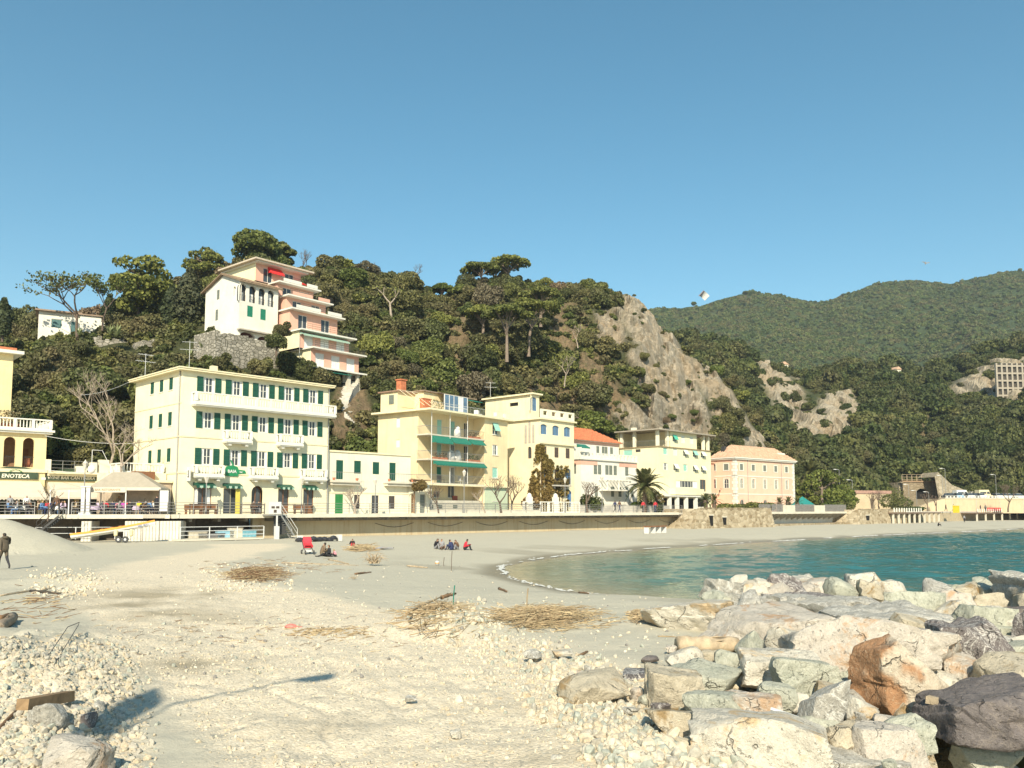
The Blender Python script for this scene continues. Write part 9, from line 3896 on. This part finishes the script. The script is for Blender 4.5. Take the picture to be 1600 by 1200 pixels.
def rock_mesh(seed,sub=4,planes=16,dims=(1,1,1),tex=.05,jag=.5,name='rock',mat=None,strata=0.0,cut=()):
 """a block broken along flat faces, edges worn, surface pitted"""
 rs=np.random.RandomState(seed)
 bm=bmesh.new();bmesh.ops.create_icosphere(bm,subdivisions=sub,radius=1.0)
 V=np.array([v.co[:] for v in bm.verts])
 Nn=rs.normal(0,1,(planes,3));Nn/=np.linalg.norm(Nn,axis=1)[:,None]
 Nn=np.concatenate([Nn,[[0,0,1],[0,0,-1],[1,0,0],[-1,0,0],[0,-1,0],[0,1,0]]+rs.normal(0,.18,(6,3))]);Nn/=np.linalg.norm(Nn,axis=1)[:,None]
 dd=np.concatenate([rs.uniform(.80,1.12,planes),rs.uniform(.72,.95,6)])
 if cut:
  Nn=np.array([c[0] for c in cut],float);Nn/=np.linalg.norm(Nn,axis=1)[:,None];dd=np.array([c[1] for c in cut])
 D=V@Nn.T
 r=np.where(D>.05,dd[None,:]/np.maximum(D,.05),9)
 kx=70.0
 rad_=-np.log(np.sum(np.exp(-kx*r),1))/kx
 P=V*rad_[:,None]
 ax=rs.normal(0,1,3);ax/=np.linalg.norm(ax);hgt=P@ax
 for _ in range(5):
  c=rs.uniform(-.6,.7);side=rs.normal(0,1,3);side/=np.linalg.norm(side)
  P=P-(V*(sstep(c,c+.02,hgt)*sstep(.1,.14,V@side))[:,None])*rs.uniform(.02,.07)
 off=rs.uniform(0,50,3)
 q=P*np.array(dims)
 for i in range(len(P)):
  w=Vector(q[i]*1.3+off)
  f=mn.fractal(w,.9,2.2,3)*tex*1.2+(mn.ridged_multi_fractal(w*1.7,.8,2.2,4,1.0,2.0)-1.0)*tex*.45+mn.fractal(w*6,.9,2.1,2)*tex*.22
  if strata:f+=strata*(abs(math.sin((q[i][2]*.8+q[i][0]*.6+q[i][1]*.2+mn.noise(w*.6)*.5)*9))-.5)*.12
  P[i]=P[i]*(1+f)
 P=P*np.array(dims)
 for v,c in zip(bm.verts,P):v.co=c
 me=bpy.data.meshes.new(name);bm.to_mesh(me);bm.free()
 me.polygons.foreach_set('use_smooth',[True]*len(me.polygons))
 try:me.set_sharp_from_angle(angle=rad(34))
 except Exception:pass
 if mat:me.materials.append(mat)
 return me
def boulder(x0,x1,y0,y1,kind,label,zb=None,seed=0,rot=0.0,sub=4,tilt=(0,0),depth=1.0,tex=.05,strata=0,planes=14,group='boulders of the breakwater',dist=None,name='boulder',yb=None):
 """pixel box of what shows of the boulder -> a rock of that size standing at its own distance"""
 cx=(x0+x1)/2;yb=yb if yb is not None else y1
 if dist is None:
  p=on_z(cx,yb,zb if zb is not None else.95)
  Y=p.y
 else:Y=dist;p=at_y(cx,yb,Y)
 w=(x1-x0)/F*Y*1.03;h=(y1-y0)/F*Y
 dy=w*.5*depth
 Yc=Y+dy*.55
 w*=Yc/Y*1.08
 look=math.atan2(EYE-p.z,Y)
 hz=max(.25*w,(h-2*dy*.7*math.sin(look))*1.05)
 me=rock_mesh(seed or int(x0*7+y0),sub,planes,(w/2*1.02,dy,hz*.72),tex,name=name,mat=RM[kind],strata=strata)
 zt=EYE+ray(cx,y0)[2]*(Yc+dy*.25)
 o=link(name,me,None,((cx-800)/F*(Yc*_c+(p.z-EYE)*_s),Yc,zt-hz*.58),rot)
 o.rotation_euler=(tilt[0],tilt[1],rot)
 return tag(o,label,'boulder',group)
def lichen_attr(o,fn):
 a=o.data.color_attributes.new('lichen','FLOAT_COLOR','POINT')
 for i,v in enumerate(o.data.vertices):
  k=fn(v.co);a.data[i].color=(k,k,k,1)
BL=[(1100,1165,908,945,'grey','light grey boulder at the sea end of the rocks, lowest of the back row',.9),(1150,1185,912,935,'dark','small dark rock wedged in the back row near the sea',.9),(1180,1212,905,940,'pale','small pale rock in the back row, left of the big grey one',
 .9),
 (1140,
 1170,
 900,
 925,
 'pale',
 'small knobbly pale rock on top of the back row, left end',
 .9),
 (1198,
 1252,
 900,
 945,
 'dark',
 'dark grey veined boulder in the back row',
 .8),
 (1242,
 1272,
 898,
 925,
 'grey',
 'small grey boulder between the veined one and a pale slab in the back row',
 .8),
 (1262,
 1325,
 903,
 935,
 'pink',
 'pale pinkish boulder in the back row',
 .7),
 (1318,
 1378,
 892,
 940,
 'pale',
 'tall pale pointed boulder standing out against the teal water',
 .6),
 (1370,
 1396,
 910,
 945,
 'pale',
 'small pale upright rock right of the pointed one',
 .6),
 (1190,
 1300,
 928,
 952,
 'dark',
 'long low dark slab behind the sloping tan rock',
 .9),
 (1180,
 1400,
 930,
 975,
 'grey',
 'broad grey slab sloping towards the water',
 .75),
 (1465,
 1545,
 909,
 950,
 'green',
 'flat greenish boulder on the skyline of rocks at the right',
 .5),
 (1525,
 1570,
 911,
 960,
 'green',
 'mossy green boulder beside the flat greenish one',
 .5),
 (1560,
 1640,
 918,
 965,
 'pale',
 'pale boulder near the right edge, back row',
 .4),
 (1568,
 1650,
 895,
 950,
 'grey',
 'layered grey boulder highest at the right edge',
 .85),
 (1390,
 1480,
 928,
 985,
 'green',
 'big greenish boulder with a dark hollow below it',
 .6),
 (1455,
 1525,
 925,
 975,
 'pink',
 'pinkish streaked boulder in the second row at the right',
 .6),
 (1490,
 1580,
 945,
 1000,
 'green',
 'large smooth pale green boulder leaning right',
 .6),
 (1562,
 1650,
 945,
 985,
 'purple',
 'dark grey boulder at the right edge below the pale green one',
 .5),
 (1540,
 1600,
 975,
 1010,
 'green',
 'greenish rock wedged under the dark edge boulder',
 .5),
 (1585,
 1650,
 960,
 1030,
 'dark',
 'dark pitted boulder at the very right edge',
 .6),
 (1018,
 1150,
 938,
 978,
 'pale',
 'long white block with a flat top where the rocks meet the sand',
 .95),
 (1135,
 1300,
 950,
 1002,
 'pink',
 'wide flat tan slab in the middle of the rocks',
 .98),
 (1300,
 1460,
 955,
 1000,
 'grey',
 'streaked grey slab behind the orange stained boulder',
 .8),
 (1395,
 1448,
 966,
 1002,
 'tan',
 'oblong pale yellow rock lying on top of the grey slab',
 .95),
 (1440,
 1565,
 970,
 1068,
 'dark',
 'big dark brown boulder with white veins',
 .7),
 (1540,
 1620,
 1008,
 1060,
 'green',
 'brown green boulder right of the white veined one',
 .7),
 (1240,
 1460,
 972,
 1075,
 'pink',
 'large rounded grey pink boulder behind the orange stained one',
 .85),
 (1300,
 1350,
 1030,
 1065,
 'grey',
 'grey rock at the foot of the large rounded boulder',
 .9),
 (1150,
 1270,
 1015,
 1075,
 'pale',
 'pale speckled slab left of the round green grey boulder',
 1.0),
 (1210,
 1315,
 1032,
 1095,
 'green',
 'round green grey boulder with scratches',
 1.0),
 (1275,
 1325,
 1068,
 1100,
 'tan',
 'small cream rock on the front of the round green grey boulder',
 1.05),
 (1008,
 1092,
 1043,
 1105,
 'tan',
 'olive tan block with a ridge on the rubble side',
 .95),
 (880,
 968,
 1052,
 1100,
 'tan',
 'smooth beige boulder half sunk in the gravel',
 .92),
 (975,
 1040,
 1044,
 1062,
 'slate',
 'dark slate with thin white veins lying flat on the sand',
 .92),
 (1060,
 1150,
 1040,
 1085,
 'green',
 'pale green rock behind the olive tan block',
 .95),
 (1080,
 1160,
 1078,
 1125,
 'green',
 'speckled light green rock right of the olive tan block',
 1.0),
 (1030,
 1140,
 1112,
 1165,
 'tan',
 'flat beige boulder in front of the olive tan block',
 .95),
 (1140,
 1215,
 1085,
 1130,
 'pink',
 'sloping beige pink rock above the big white boulder',
 1.0),
 (1180,
 1240,
 1065,
 1115,
 'green',
 'speckled grey green rock in the middle of the pile',
 1.0),
 (1255,
 1320,
 1085,
 1145,
 'grey',
 'cracked grey rock below the round green grey boulder',
 1.0),
 (1455,
 1660,
 1072,
 1182,
 'purple',
 'huge dark purple grey boulder at the right',
 .75),
 (1540,
 1680,
 1040,
 1105,
 'tan',
 'tan boulder with a flat side at the right edge',
 .8),
 (1470,
 1540,
 1030,
 1070,
 'pink',
 'small orange tinted rock above the huge dark boulder',
 .9),
 (1455,
 1505,
 1028,
 1055,
 'green',
 'small greenish rock beside the white veined boulder',
 .9),
 (1520,
 1565,
 1048,
 1072,
 'pink',
 'little pinkish rock between the dark boulders',
 .85),
 (1090,
 1310,
 1113,
 1215,
 'pale',
 'big smooth white boulder at the bottom of the photo',
 .95),
 (1218,
 1420,
 1163,
 1250,
 'grey',
 'grey and white boulder at the bottom edge',
 .9),
 (1325,
 1425,
 1133,
 1215,
 'pink',
 'lumpy pinkish boulder at the bottom, left of the mossy ones',
 .85),
 (1385,
 1448,
 1125,
 1180,
 'green',
 'rounded green grey rock under the orange stained boulder',
 .85),
 (1300,
 1345,
 1130,
 1165,
 'tan',
 'little orange brown rock left of the lumpy boulder',
 .95),
 (1430,
 1505,
 1118,
 1170,
 'wet',
 'wet brown mossy rock in the dark gap',
 .5),
 (1440,
 1500,
 1160,
 1205,
 'wet',
 'dark mossy rock low at the waterline',
 .35),
 (1497,
 1580,
 1154,
 1215,
 'green',
 'speckled white green rock at the bottom right',
 .55),
 (1560,
 1660,
 1160,
 1240,
 'wet',
 'orange brown mossy rock in the bottom right corner',
 .35),
 (1400,
 1460,
 1170,
 1230,
 'tan',
 'olive rock at the bottom edge between the lumpy and mossy ones',
 .6),
 (1230,
 1300,
 1120,
 1150,
 'green',
 'small pale green rock behind the white boulder',
 1.0),
 ]
for i,(x0,x1,y0,y1,kd,lab,zb) in enumerate(BL):
 near=y1>1060
 boulder(x0,x1,y0,y1,kd,lab,zb,900+i,R.uniform(-.3,.3),5 if(x1-x0)*(y1-y0)>4500 else 4,(R.uniform(-.12,.12),R.uniform(-.1,.1)),R.uniform(.8,1.0),.05 if kd!='pale' else.035,1.0 if kd in('grey','dark','orange') else.4,11 if kd in('purple',
  'dark') else R.choice((5,
  7,
  9)),
  yb=min(y1,
  1195))
_p=on_z(1408,1128,.85);_Y=_p.y+.45;_w=140/F*_Y/2
o=link('boulder',rock_mesh(77,5,0,(_w*1.04,_w*.8,_w*1.10),.05,name='boulder',mat=RM['orange'],strata=.4,cut=[((-1,-.25,.05),.86),((-.86,-.2,-.5),.98),((.66,-.12,.75),.52),((.30,-.75,.60),.70),((-.30,-.95,.10),.74),((.55,-.80,
 -.25),
 .80),
 ((.9,
 .1,
 -.3),
 .98),
 ((-.45,
 0,
 .9),
 .97),
 ((0,
 1,
 .1),
 .8),
 ((0,
 0,
 -1),
 1.0),
 ((.2,
 .7,
 .7),
 .85)]),
 None,
 (tx(1408)*_Y,
 _Y,
 EYE+ray(1400,
 1068)[2]*_Y),
 .05)
tag(o,'tall leaning boulder stained orange on its left face','boulder','boulders of the breakwater')
def _lf(c):
 b=o.data.vertices
 w=c*2.4
 s=c.x/_w+.55*mn.fractal(w,.9,2.1,4)-c.z/_w*.10
 return float(max(0,min(.9,(-.30-s)*3.5)))
lichen_attr(o,_lf)
def fillers():
 rr=random.Random(21);n=0;boxes=[b[:4] for b in BL]+[(1338,1478,993,1135)]
 names={'pale':'pale rock','grey':'light grey rock','green':'greenish rock','tan':'tan rock','pink':'pinkish rock'}
 taken=[]
 while n<52:
  x,y=rr.uniform(1015,1610),rr.uniform(935,1190)
  if x<np.interp(y,[935,980,1030,1045,1120,1190],[1110,1150,1160,1060,1130,1250]):continue
  if y>1110 and x>1420:continue
  s=rr.uniform(11,26)*(1+(y-935)/400)
  cover=[b for b in boxes if b[0]+6<x-s*.3 and x+s*.3<b[1]-6 and b[2]-4<y-s*.8 and y<b[3]-10]
  if cover or any(math.hypot(x-a,(y-b)*1.6)<(s+c)*.75 for a,b,c in taken):continue
  taken.append((x,y,s));n+=1
  kd=rr.choice(list(names));row='back' if y<985 else 'middle' if y<1075 else 'front'
  boulder(x-s,x+s,y-s*1.2,y,kd,'small %s wedged in a gap of the %s row of boulders'%(names[kd],row),.92 if x<1400 else.8,2000+n,rr.uniform(0,3),3,(rr.uniform(-.4,.4),rr.uniform(-.4,.4)),.9,.06,.4,11,'small rocks between the boulders',
   name='rock')
fillers()
def log(px0,py0,px1,py1,r,label,mat=None,z=None,seed=1,name='log',taper=.85,lift=0.0):
 a=on_ground(px0,py0) if z is None else on_z(px0,py0,z);b=on_ground(px1,py1) if z is None else on_z(px1,py1,z)
 a.z+=r*.8+lift;b.z+=r*.8+lift
 rng=random.Random(seed);n=7;pts=[a.lerp(b,i/n)+Vector((0,rng.uniform(-.05,.05),rng.uniform(-.04,.04)))*r*4 for i in range(n+1)]
 m=MB().tube([p-a for p in pts],[r*(1+(taper-1)*i/n)*rng.uniform(.85,1.12) for i in range(n+1)],12)
 for k in range(5):
  f=rng.uniform(.05,.6);s=a.lerp(b,f)-a;e=a.lerp(b,f+rng.uniform(.2,.38))-a;an=rng.uniform(.3,2.6);off=Vector((0,-math.cos(an)*r*.93,math.sin(an)*r*.93));m.tube([s+off,s.lerp(e,.5)+off*1.05,e+off],[.003,r*.12,.003],4)
 return tag(m.build(name,mat or drift_m,None,a,0,True),label,'log')
log(1060,1020,1152,1018,.17,'thick pale driftwood log on the sand beside the boulders',seed=3)
log(-6,992,20,972,.13,'grey brown log end at the left edge of the beach',plain('drift_grey',(.30,.23,.16),.9,.4,6,.6),seed=4)
def plank(a,b,w,h,label,mat=drift_m,name='plank',lift=0.0):
 a,b=Vector(a),Vector(b);d=b-a;L=d.length
 m=MB().add([(0,-w/2,-h/2),(L,-w/2,-h/2),(L,w/2,-h/2),(0,w/2,-h/2),(.01,-w/2*.95,h/2),(L-.02,-w/2,h/2),(L,w/2,h/2*.9),(0,w/2,h/2)],[(3,2,1,0),(4,5,6,7),(0,1,5,4),(2,3,7,6),(0,4,7,3),(1,2,6,5)])
 o=m.build(name,mat,None,a);o.rotation_euler=d.to_track_quat('X','Z').to_euler()
 return tag(o,label,'plank')
p0=on_z(1450,1092,1.25);p1=on_z(1504,1102,1.25);plank(p0,p1,.14,.09,'short sawn plank end sticking out right of the orange stained boulder')
p0=on_ground(36,1078)+Vector((0,0,.22));p1=on_ground(108,1106)+Vector((0,0,.16));plank(p0,p1,.15,.13,'weathered brown wooden beam lying on the rubble at the left',plain('beam_brown',(.26,.17,.09),.85,.3,8,.5),'beam')
p0=on_z(1205,1108,1.25);p1=on_z(1248,1122,1.2);tag(MB().tube([Vector((0,0,0)),p1-p0],[.025,.02],6).build('pipe',metal_w,None,p0),'short white pipe lying on top of the white boulder','pipe')
boulder(44,100,1103,1150,'grey','round grey boulder beside the brown beam at the left',.95,61,depth=.9,group='loose stones on the beach',planes=22)
boulder(57,76,1140,1155,'pale','small white cobble in front of the round grey boulder',.95,62,depth=.9,sub=3,group='loose stones on the beach',name='stone')
boulder(70,170,1155,1230,'pink','broad pale stone half buried at the bottom left',.9,63,depth=1.0,group='loose stones on the beach',planes=20)
for i,(x0,x1,y0,y1,kd,lab) in enumerate(((95,115,1098,1118,'tan','yellowish stone at the end of the brown beam'),(105,130,1100,1125,'grey','bluish grey stone in the shaded hollow, left'),(128,150,1112,1140,'dark','dark stone in the shaded hollow, middle'),
 (145,
 165,
 1095,
 1115,
 'grey',
 'grey stone in the shaded hollow, upper'),
 (633,
 652,
 1087,
 1097,
 'grey',
 'flat grey stone lying alone on the gravel track'),
 (820,
 845,
 1015,
 1027,
 'grey',
 'grey flat stone on the sand near the smooth beige boulder'),
 (864,
 895,
 1015,
 1026,
 'pale',
 'pale flat stone on the sand right of the grey one'),
 (912,
 925,
 1042,
 1060,
 'grey',
 'blue grey stone touching the smooth beige boulder'),
 (900,
 912,
 1048,
 1056,
 'pink',
 'orange stone behind the smooth beige boulder'),
 (985,
 1005,
 1075,
 1092,
 'pink',
 'pink stone between the beige and olive boulders'),
 (1000,
 1018,
 1085,
 1100,
 'green',
 'pale green stone under the olive tan block'),
 (1018,
 1045,
 1098,
 1112,
 'dark',
 'dark veined stone at the foot of the olive tan block'),
 (975,
 998,
 1105,
 1118,
 'grey',
 'grey stone left of the flat beige boulder'),
 (1038,
 1060,
 1008,
 1020,
 'pink',
 'pink stone near the driftwood log'),
 (1005,
 1030,
 1025,
 1034,
 'purple',
 'dark flat stone on the sand above the slate'),
 (1000,
 1016,
 1142,
 1158,
 'pale',
 'white stone left of the flat beige boulder'),
 (912,
 940,
 1150,
 1165,
 'pale',
 'white stone on the gravel at the bottom'),
 (860,
 880,
 1178,
 1195,
 'pale',
 'whitish stone at the bottom of the gravel track'),
 (1060,
 1085,
 1165,
 1180,
 'pale',
 'white stone left of the big smooth white boulder'),
 (700,
 722,
 1140,
 1152,
 'pale',
 'pale stone sitting in the gravel track'),
 (1210,
 1232,
 1128,
 1142,
 'pink',
 'pinkish stone lodged behind the white boulder'),
 (1320,
 1350,
 1092,
 1112,
 'grey',
 'grey stone in the dark gap left of the orange boulder'),
 (1335,
 1365,
 1108,
 1130,
 'grey',
 'grey stone at the foot of the orange boulder'),
 (1380,
 1400,
 1188,
 1205,
 'green',
 'greenish stone at the bottom edge'))):
 boulder(x0,x1,y0,y1,kd,lab,.95,1200+i,R.uniform(0,3),3,(0,0),.9,.07,0,12,'loose stones on the beach',name='stone')
 # --- gravel and rubble
def ground_many(px,py):
 v=(CY-py)/F;y_=_c-_s*v;rx=(px-800)/F/y_;rz_=(_s+_c*v)/y_
 z=np.full_like(px,.9)
 for _ in range(5):
  t_=(z-EYE)/rz_;z=np.minimum(gz(rx*t_,t_),2.6)
 return rx*t_,t_,z
def stones(name,N,region,smin,smax,mats,seed,sink=.3,protos=4,weight=None,pw=2.2):
 rs=np.random.RandomState(seed)
 px=rs.uniform(region[0],region[1],N);py=rs.uniform(region[2],region[3],N)
 if weight is not None:
  k=rs.uniform(0,1,N)<weight(px,py);px,py=px[k],py[k]
 X,Y,z=ground_many(px,py)
 n=len(px)
 s=smin+(smax-smin)*rs.uniform(0,1,n)**pw
 P=np.stack([X,Y,z+s*(.5-sink)],1)
 rots=rs.uniform(0,6.28,(n,3))
 scl=np.stack([s*rs.uniform(.8,1.4,n),s*rs.uniform(.7,1.1,n),s*rs.uniform(.5,.9,n)],1)
 kinds=[]
 for i in range(protos*len(mats)):
  kinds.append(rock_mesh(seed*10+i,2,9,(1,1,1),.08,name='gravel_piece',mat=mats[i%len(mats)]))
 scatter_object(name,P,rots,scl,kinds)
gm=[plain('gravel_cream',(.56,.49,.365),.9,.2,2,.4),plain('gravel_white',(.60,.54,.42),.9,.2,2,.4),plain('gravel_grey',(.42,.39,.32),.9,.3,2,.4),plain('gravel_tan',(.50,.42,.30),.9,.3,2,.4)]
gm2=gm[:2]+[plain('gravel_green',(.36,.37,.31),.9,.25,2,.4),plain('gravel_dark',(.23,.215,.195),.9,.3,2,.4)]
gm3=gm[:2]+gm[:1]+[gm2[2],gm[3],gm[2]]
gml=[plain('gravel_pale_grey',(.43,.395,.325),.9,.22,2,.4),gm[3],gm[2],gm2[2],gm[0]]
ys_,lo_,hi_=[a for a,b,c in TRK],[b for a,b,c in TRK],[c for a,b,c in TRK]
def w_trk(px,py):
 lo,hi=np.interp(py,ys_,lo_),np.interp(py,ys_,hi_)
 inn=sstep(lo-30,lo+40,px)*sstep(hi+25,hi-50,px)
 edge=np.exp(-((px-hi+20)/60)**2)
 bare=np.exp(-(((px-520)/190)**2+((py-1130)/60)**2))*.6+np.exp(-(((px-880)/160)**2+((py-1190)/35)**2))*.6+np.exp(-(((px-250)/110)**2+((py-945)/22)**2))*.7
 return np.clip(inn*.55+edge*.6-bare,.02,1)*np.clip((py-860)/140,.15,1)
stones('gravel',34000,(90,1130,862,1235),.005,.030,gm,31,.35,3,w_trk,3.2)
stones('pebbles_on_sand',1500,(250,1060,880,1060),.008,.05,gm2,32,.3,2,None,3)
def w_r(px,py):
 c=np.interp(py,[990,1040,1100,1160,1220],[740,850,920,1000,1080])
 return np.clip(np.exp(-((px-c)/85)**2)+.8*sstep(930,990,px)*sstep(1035,1060,py)*sstep(1130,1040,px),0,1)
stones('rubble_by_the_track',15000,(640,1130,985,1235),.007,.075,gm3,33,.3,3,w_r,3.4)
def w_l(px,py):return np.clip(sstep(265,130,px)*sstep(985,1020,py),0,1)
stones('rubble_on_the_left',17000,(-120,265,975,1235),.006,.055,gml,34,.4,3,w_l,3.2)
stones('stones_of_the_heap',1500,(635,800,938,995),.02,.08,gm3,35,.3,3,lambda px,py:np.exp(-(((px-705)/60)**2+((py-968)/20)**2)),2)
stones('stones_of_the_ridge',1800,(30,190,885,945),.02,.09,gm,36,.3,3,lambda px,py:np.exp(-(((px-105)/50)**2+((py-910)/18)**2)),2)
stones('stones_under_twigs',420,(310,460,880,925),.02,.08,gm,37,.3,2,None,2)
stones('chinking_stones',3000,(1010,1480,1020,1215),.02,.11,gm3,38,.2,3,lambda px,py:sstep(1035,1070,py+(px-1010)*.12),2.4)
# --- reeds, twigs and driftwood heaps
def twig_heap(name,N,cx,cy,rx,ry,hgt,lmin,lmax,mat,label,seed,r=.012,orient=None,spread=.5):
 rs=random.Random(seed);mb=MB()
 ab=np.random.RandomState(seed).normal(0,.45,(N*2,2));ab=ab[np.sum(ab*ab,1)<1.3][:N]
 GX,GY,GZ=ground_many(cx+ab[:,0]*rx,cy+ab[:,1]*ry)
 for(a,b),gx_,gy_,gz_ in zip(ab.tolist(),GX.tolist(),GY.tolist(),GZ.tolist()):
  L=rs.uniform(lmin,lmax);th=(orient if orient is not None else 0)+rs.gauss(0,spread);el=rs.gauss(.05,.12)
  d=Vector((math.cos(th)*math.cos(el),math.sin(th)*math.cos(el),math.sin(el)))
  z=max(0,hgt*(1-a*a-b*b))*rs.random()
  p=Vector((gx_,gy_,gz_+.01+z));q=rs.uniform(-.08,.08)*L
  mb.tube([p-d*L/2,p+Vector((0,0,q)),p+d*L/2],[r*rs.uniform(.7,1.2),r,r*.5],4,rs.choice((0,0,1)),False)
 o=mb.build(name,[mat,plain('reed_pale',(.46,.36,.21),.8,.3)])
 return tag(o,label,kind='stuff')
twig_heap('reed_heap',620,850,968,105,20,.22,.3,1.3,reed_m,None,61,.008,.1,.8)
twig_heap('reed_heap',260,680,965,55,26,.18,.4,1.4,reed_m,None,62,.009,.9,.8)
twig_heap('twig_heap',700,400,900,52,11,.32,.3,1.2,drift_d,None,63,.008,-.2,.8)
twig_heap('reed_litter',140,520,988,70,10,.03,.05,.3,reed_m,None,64,.009,.1,.7)
twig_heap('reed_litter',160,1000,965,22,12,.1,.1,.5,reed_m,None,65,.009,.3,.8)
twig_heap('reed_litter',70,60,945,70,30,.05,.15,.9,drift_d,None,66,.010,.3,.6)
twig_heap('reed_heap',130,568,858,28,5,.25,.4,1.6,reed_m,None,67,.02,.1,.5)
twig_heap('reed_litter',130,400,985,420,40,.01,.08,.4,drift_d,None,68,.006,.2,1.0)
twig_heap('reed_litter',120,430,885,120,14,.03,.2,.9,drift_d,None,69,.010,.2,.5)
def root_bush(px,py,s,label,seed,n=40):
 rs=random.Random(seed);mb=MB();g=on_ground(px,py)
 for i in range(n):
  a=rs.uniform(0,6.28);L=rs.uniform(.4,1.0)*s;c=Vector((rs.gauss(0,.12)*s,rs.gauss(0,.1)*s,.12*s))
  d=Vector((math.cos(a),math.sin(a)*.5,rs.uniform(.1,1.1))).normalized();e=c+d*L;m_=c.lerp(e,.5)+Vector((0,0,.18*L));e.z=max(.02,e.z*.7)
  mb.tube([c,m_,e],[.018*s,.012*s,.004],4,0,False)
 tag(mb.build('washed_up_root',drift_m,None,g),label,'driftwood')
root_bush(583,884,1.1,'tangled washed up root bush lying on the sand',5,60)
root_bush(553,906,.35,'small twig tuft on the sand below the tangled root',6,20)
for i,(a,b,c,d,r,m_,l) in enumerate(((440,880,560,884,.03,drift_m,'long thin pale branch left of the tangled root'),(513,875,545,882,.05,drift_m,'short dark branch pointing at the tangled root'),(555,898,580,895,.05,drift_d,
 'brown stump of wood below the tangled root'),
 (636,
 885,
 668,
 888,
 .05,
 drift_m,
 'branch on the wet sand left of the upright stick'),
 (780,
 921,
 792,
 926,
 .05,
 drift_d,
 'small brown log at the edge of the wet sand'),
 (905,
 926,
 920,
 928,
 .04,
 drift_d,
 'little dark piece of wood near the water'),
 (415,
 889,
 445,
 888,
 .04,
 reed_m,
 'straight pale cane beside the twig heap'),
 (0,
 932,
 60,
 922,
 .035,
 drift_m,
 'long pale branch at the left edge of the beach'),
 (50,
 928,
 145,
 905,
 .035,
 drift_m,
 'long curved branch running over the gravel ridge'),
 (0,
 968,
 22,
 962,
 .06,
 drift_d,
 'reddish branch at the left edge'),
 (48,
 925,
 95,
 929,
 .05,
 plain('dark_branch',
 (.06,
 .05,
 .04),
 .8),
 'black branch lying below the gravel ridge'),
 (905,
 1027,
 918,
 1020,
 .03,
 drift_d,
 'small dark stick on the sand near the beige boulder'),
 (1028,
 995,
 1056,
 996,
 .015,
 reed_m,
 'thin straw on the sand left of the log'),
 (635,
 975,
 700,
 942,
 .03,
 reed_m,
 'long reed leaning against the left side of the stone heap'),
 (690,
 950,
 712,
 944,
 .06,
 drift_d,
 'short brown timber on top of the stone heap'))):
 log(a,b,c,d,r,l,m_,seed=80+i,name='branch',taper=.5,lift=.25 if 'heap' in l and i>12 else 0)
p0,p1,p2,p3=on_ground(70,1028),on_ground(105,1005),on_ground(123,992),on_ground(85,1034)
tag(MB().tube([p0-p0,p1-p0+Vector((0,0,.16)),p2-p0+Vector((0,0,.20)),p2-p0+Vector((.04,-.1,.17)),p3-p0+Vector((0,0,.1))],.007,5).build('bent_wire',metal_d,None,p0),'thin bent rod looping up from the rubble at the left','wire')
log(0,1062,30,1045,.025,'thin dark rod at the left edge of the rubble',drift_d,seed=99,name='branch',taper=.5)
# --- AIR
def haze():
 m,n,l,p=nt('haze_air')
 n.remove(p)
 v=n.new('ShaderNodeVolumePrincipled')
 v.inputs['Color'].default_value=(.80,.90,1.0,1)
 v.inputs['Density'].default_value=HAZE
 v.inputs['Anisotropy'].default_value=0.2
 l.new(v.outputs[0],n['Material Output'].inputs['Volume'])
 o=MB().box(-1500,1600,-1500,1500,-6,330).build('haze',m)
 tag(o,kind='stuff')
HAZE=0.00020
haze()
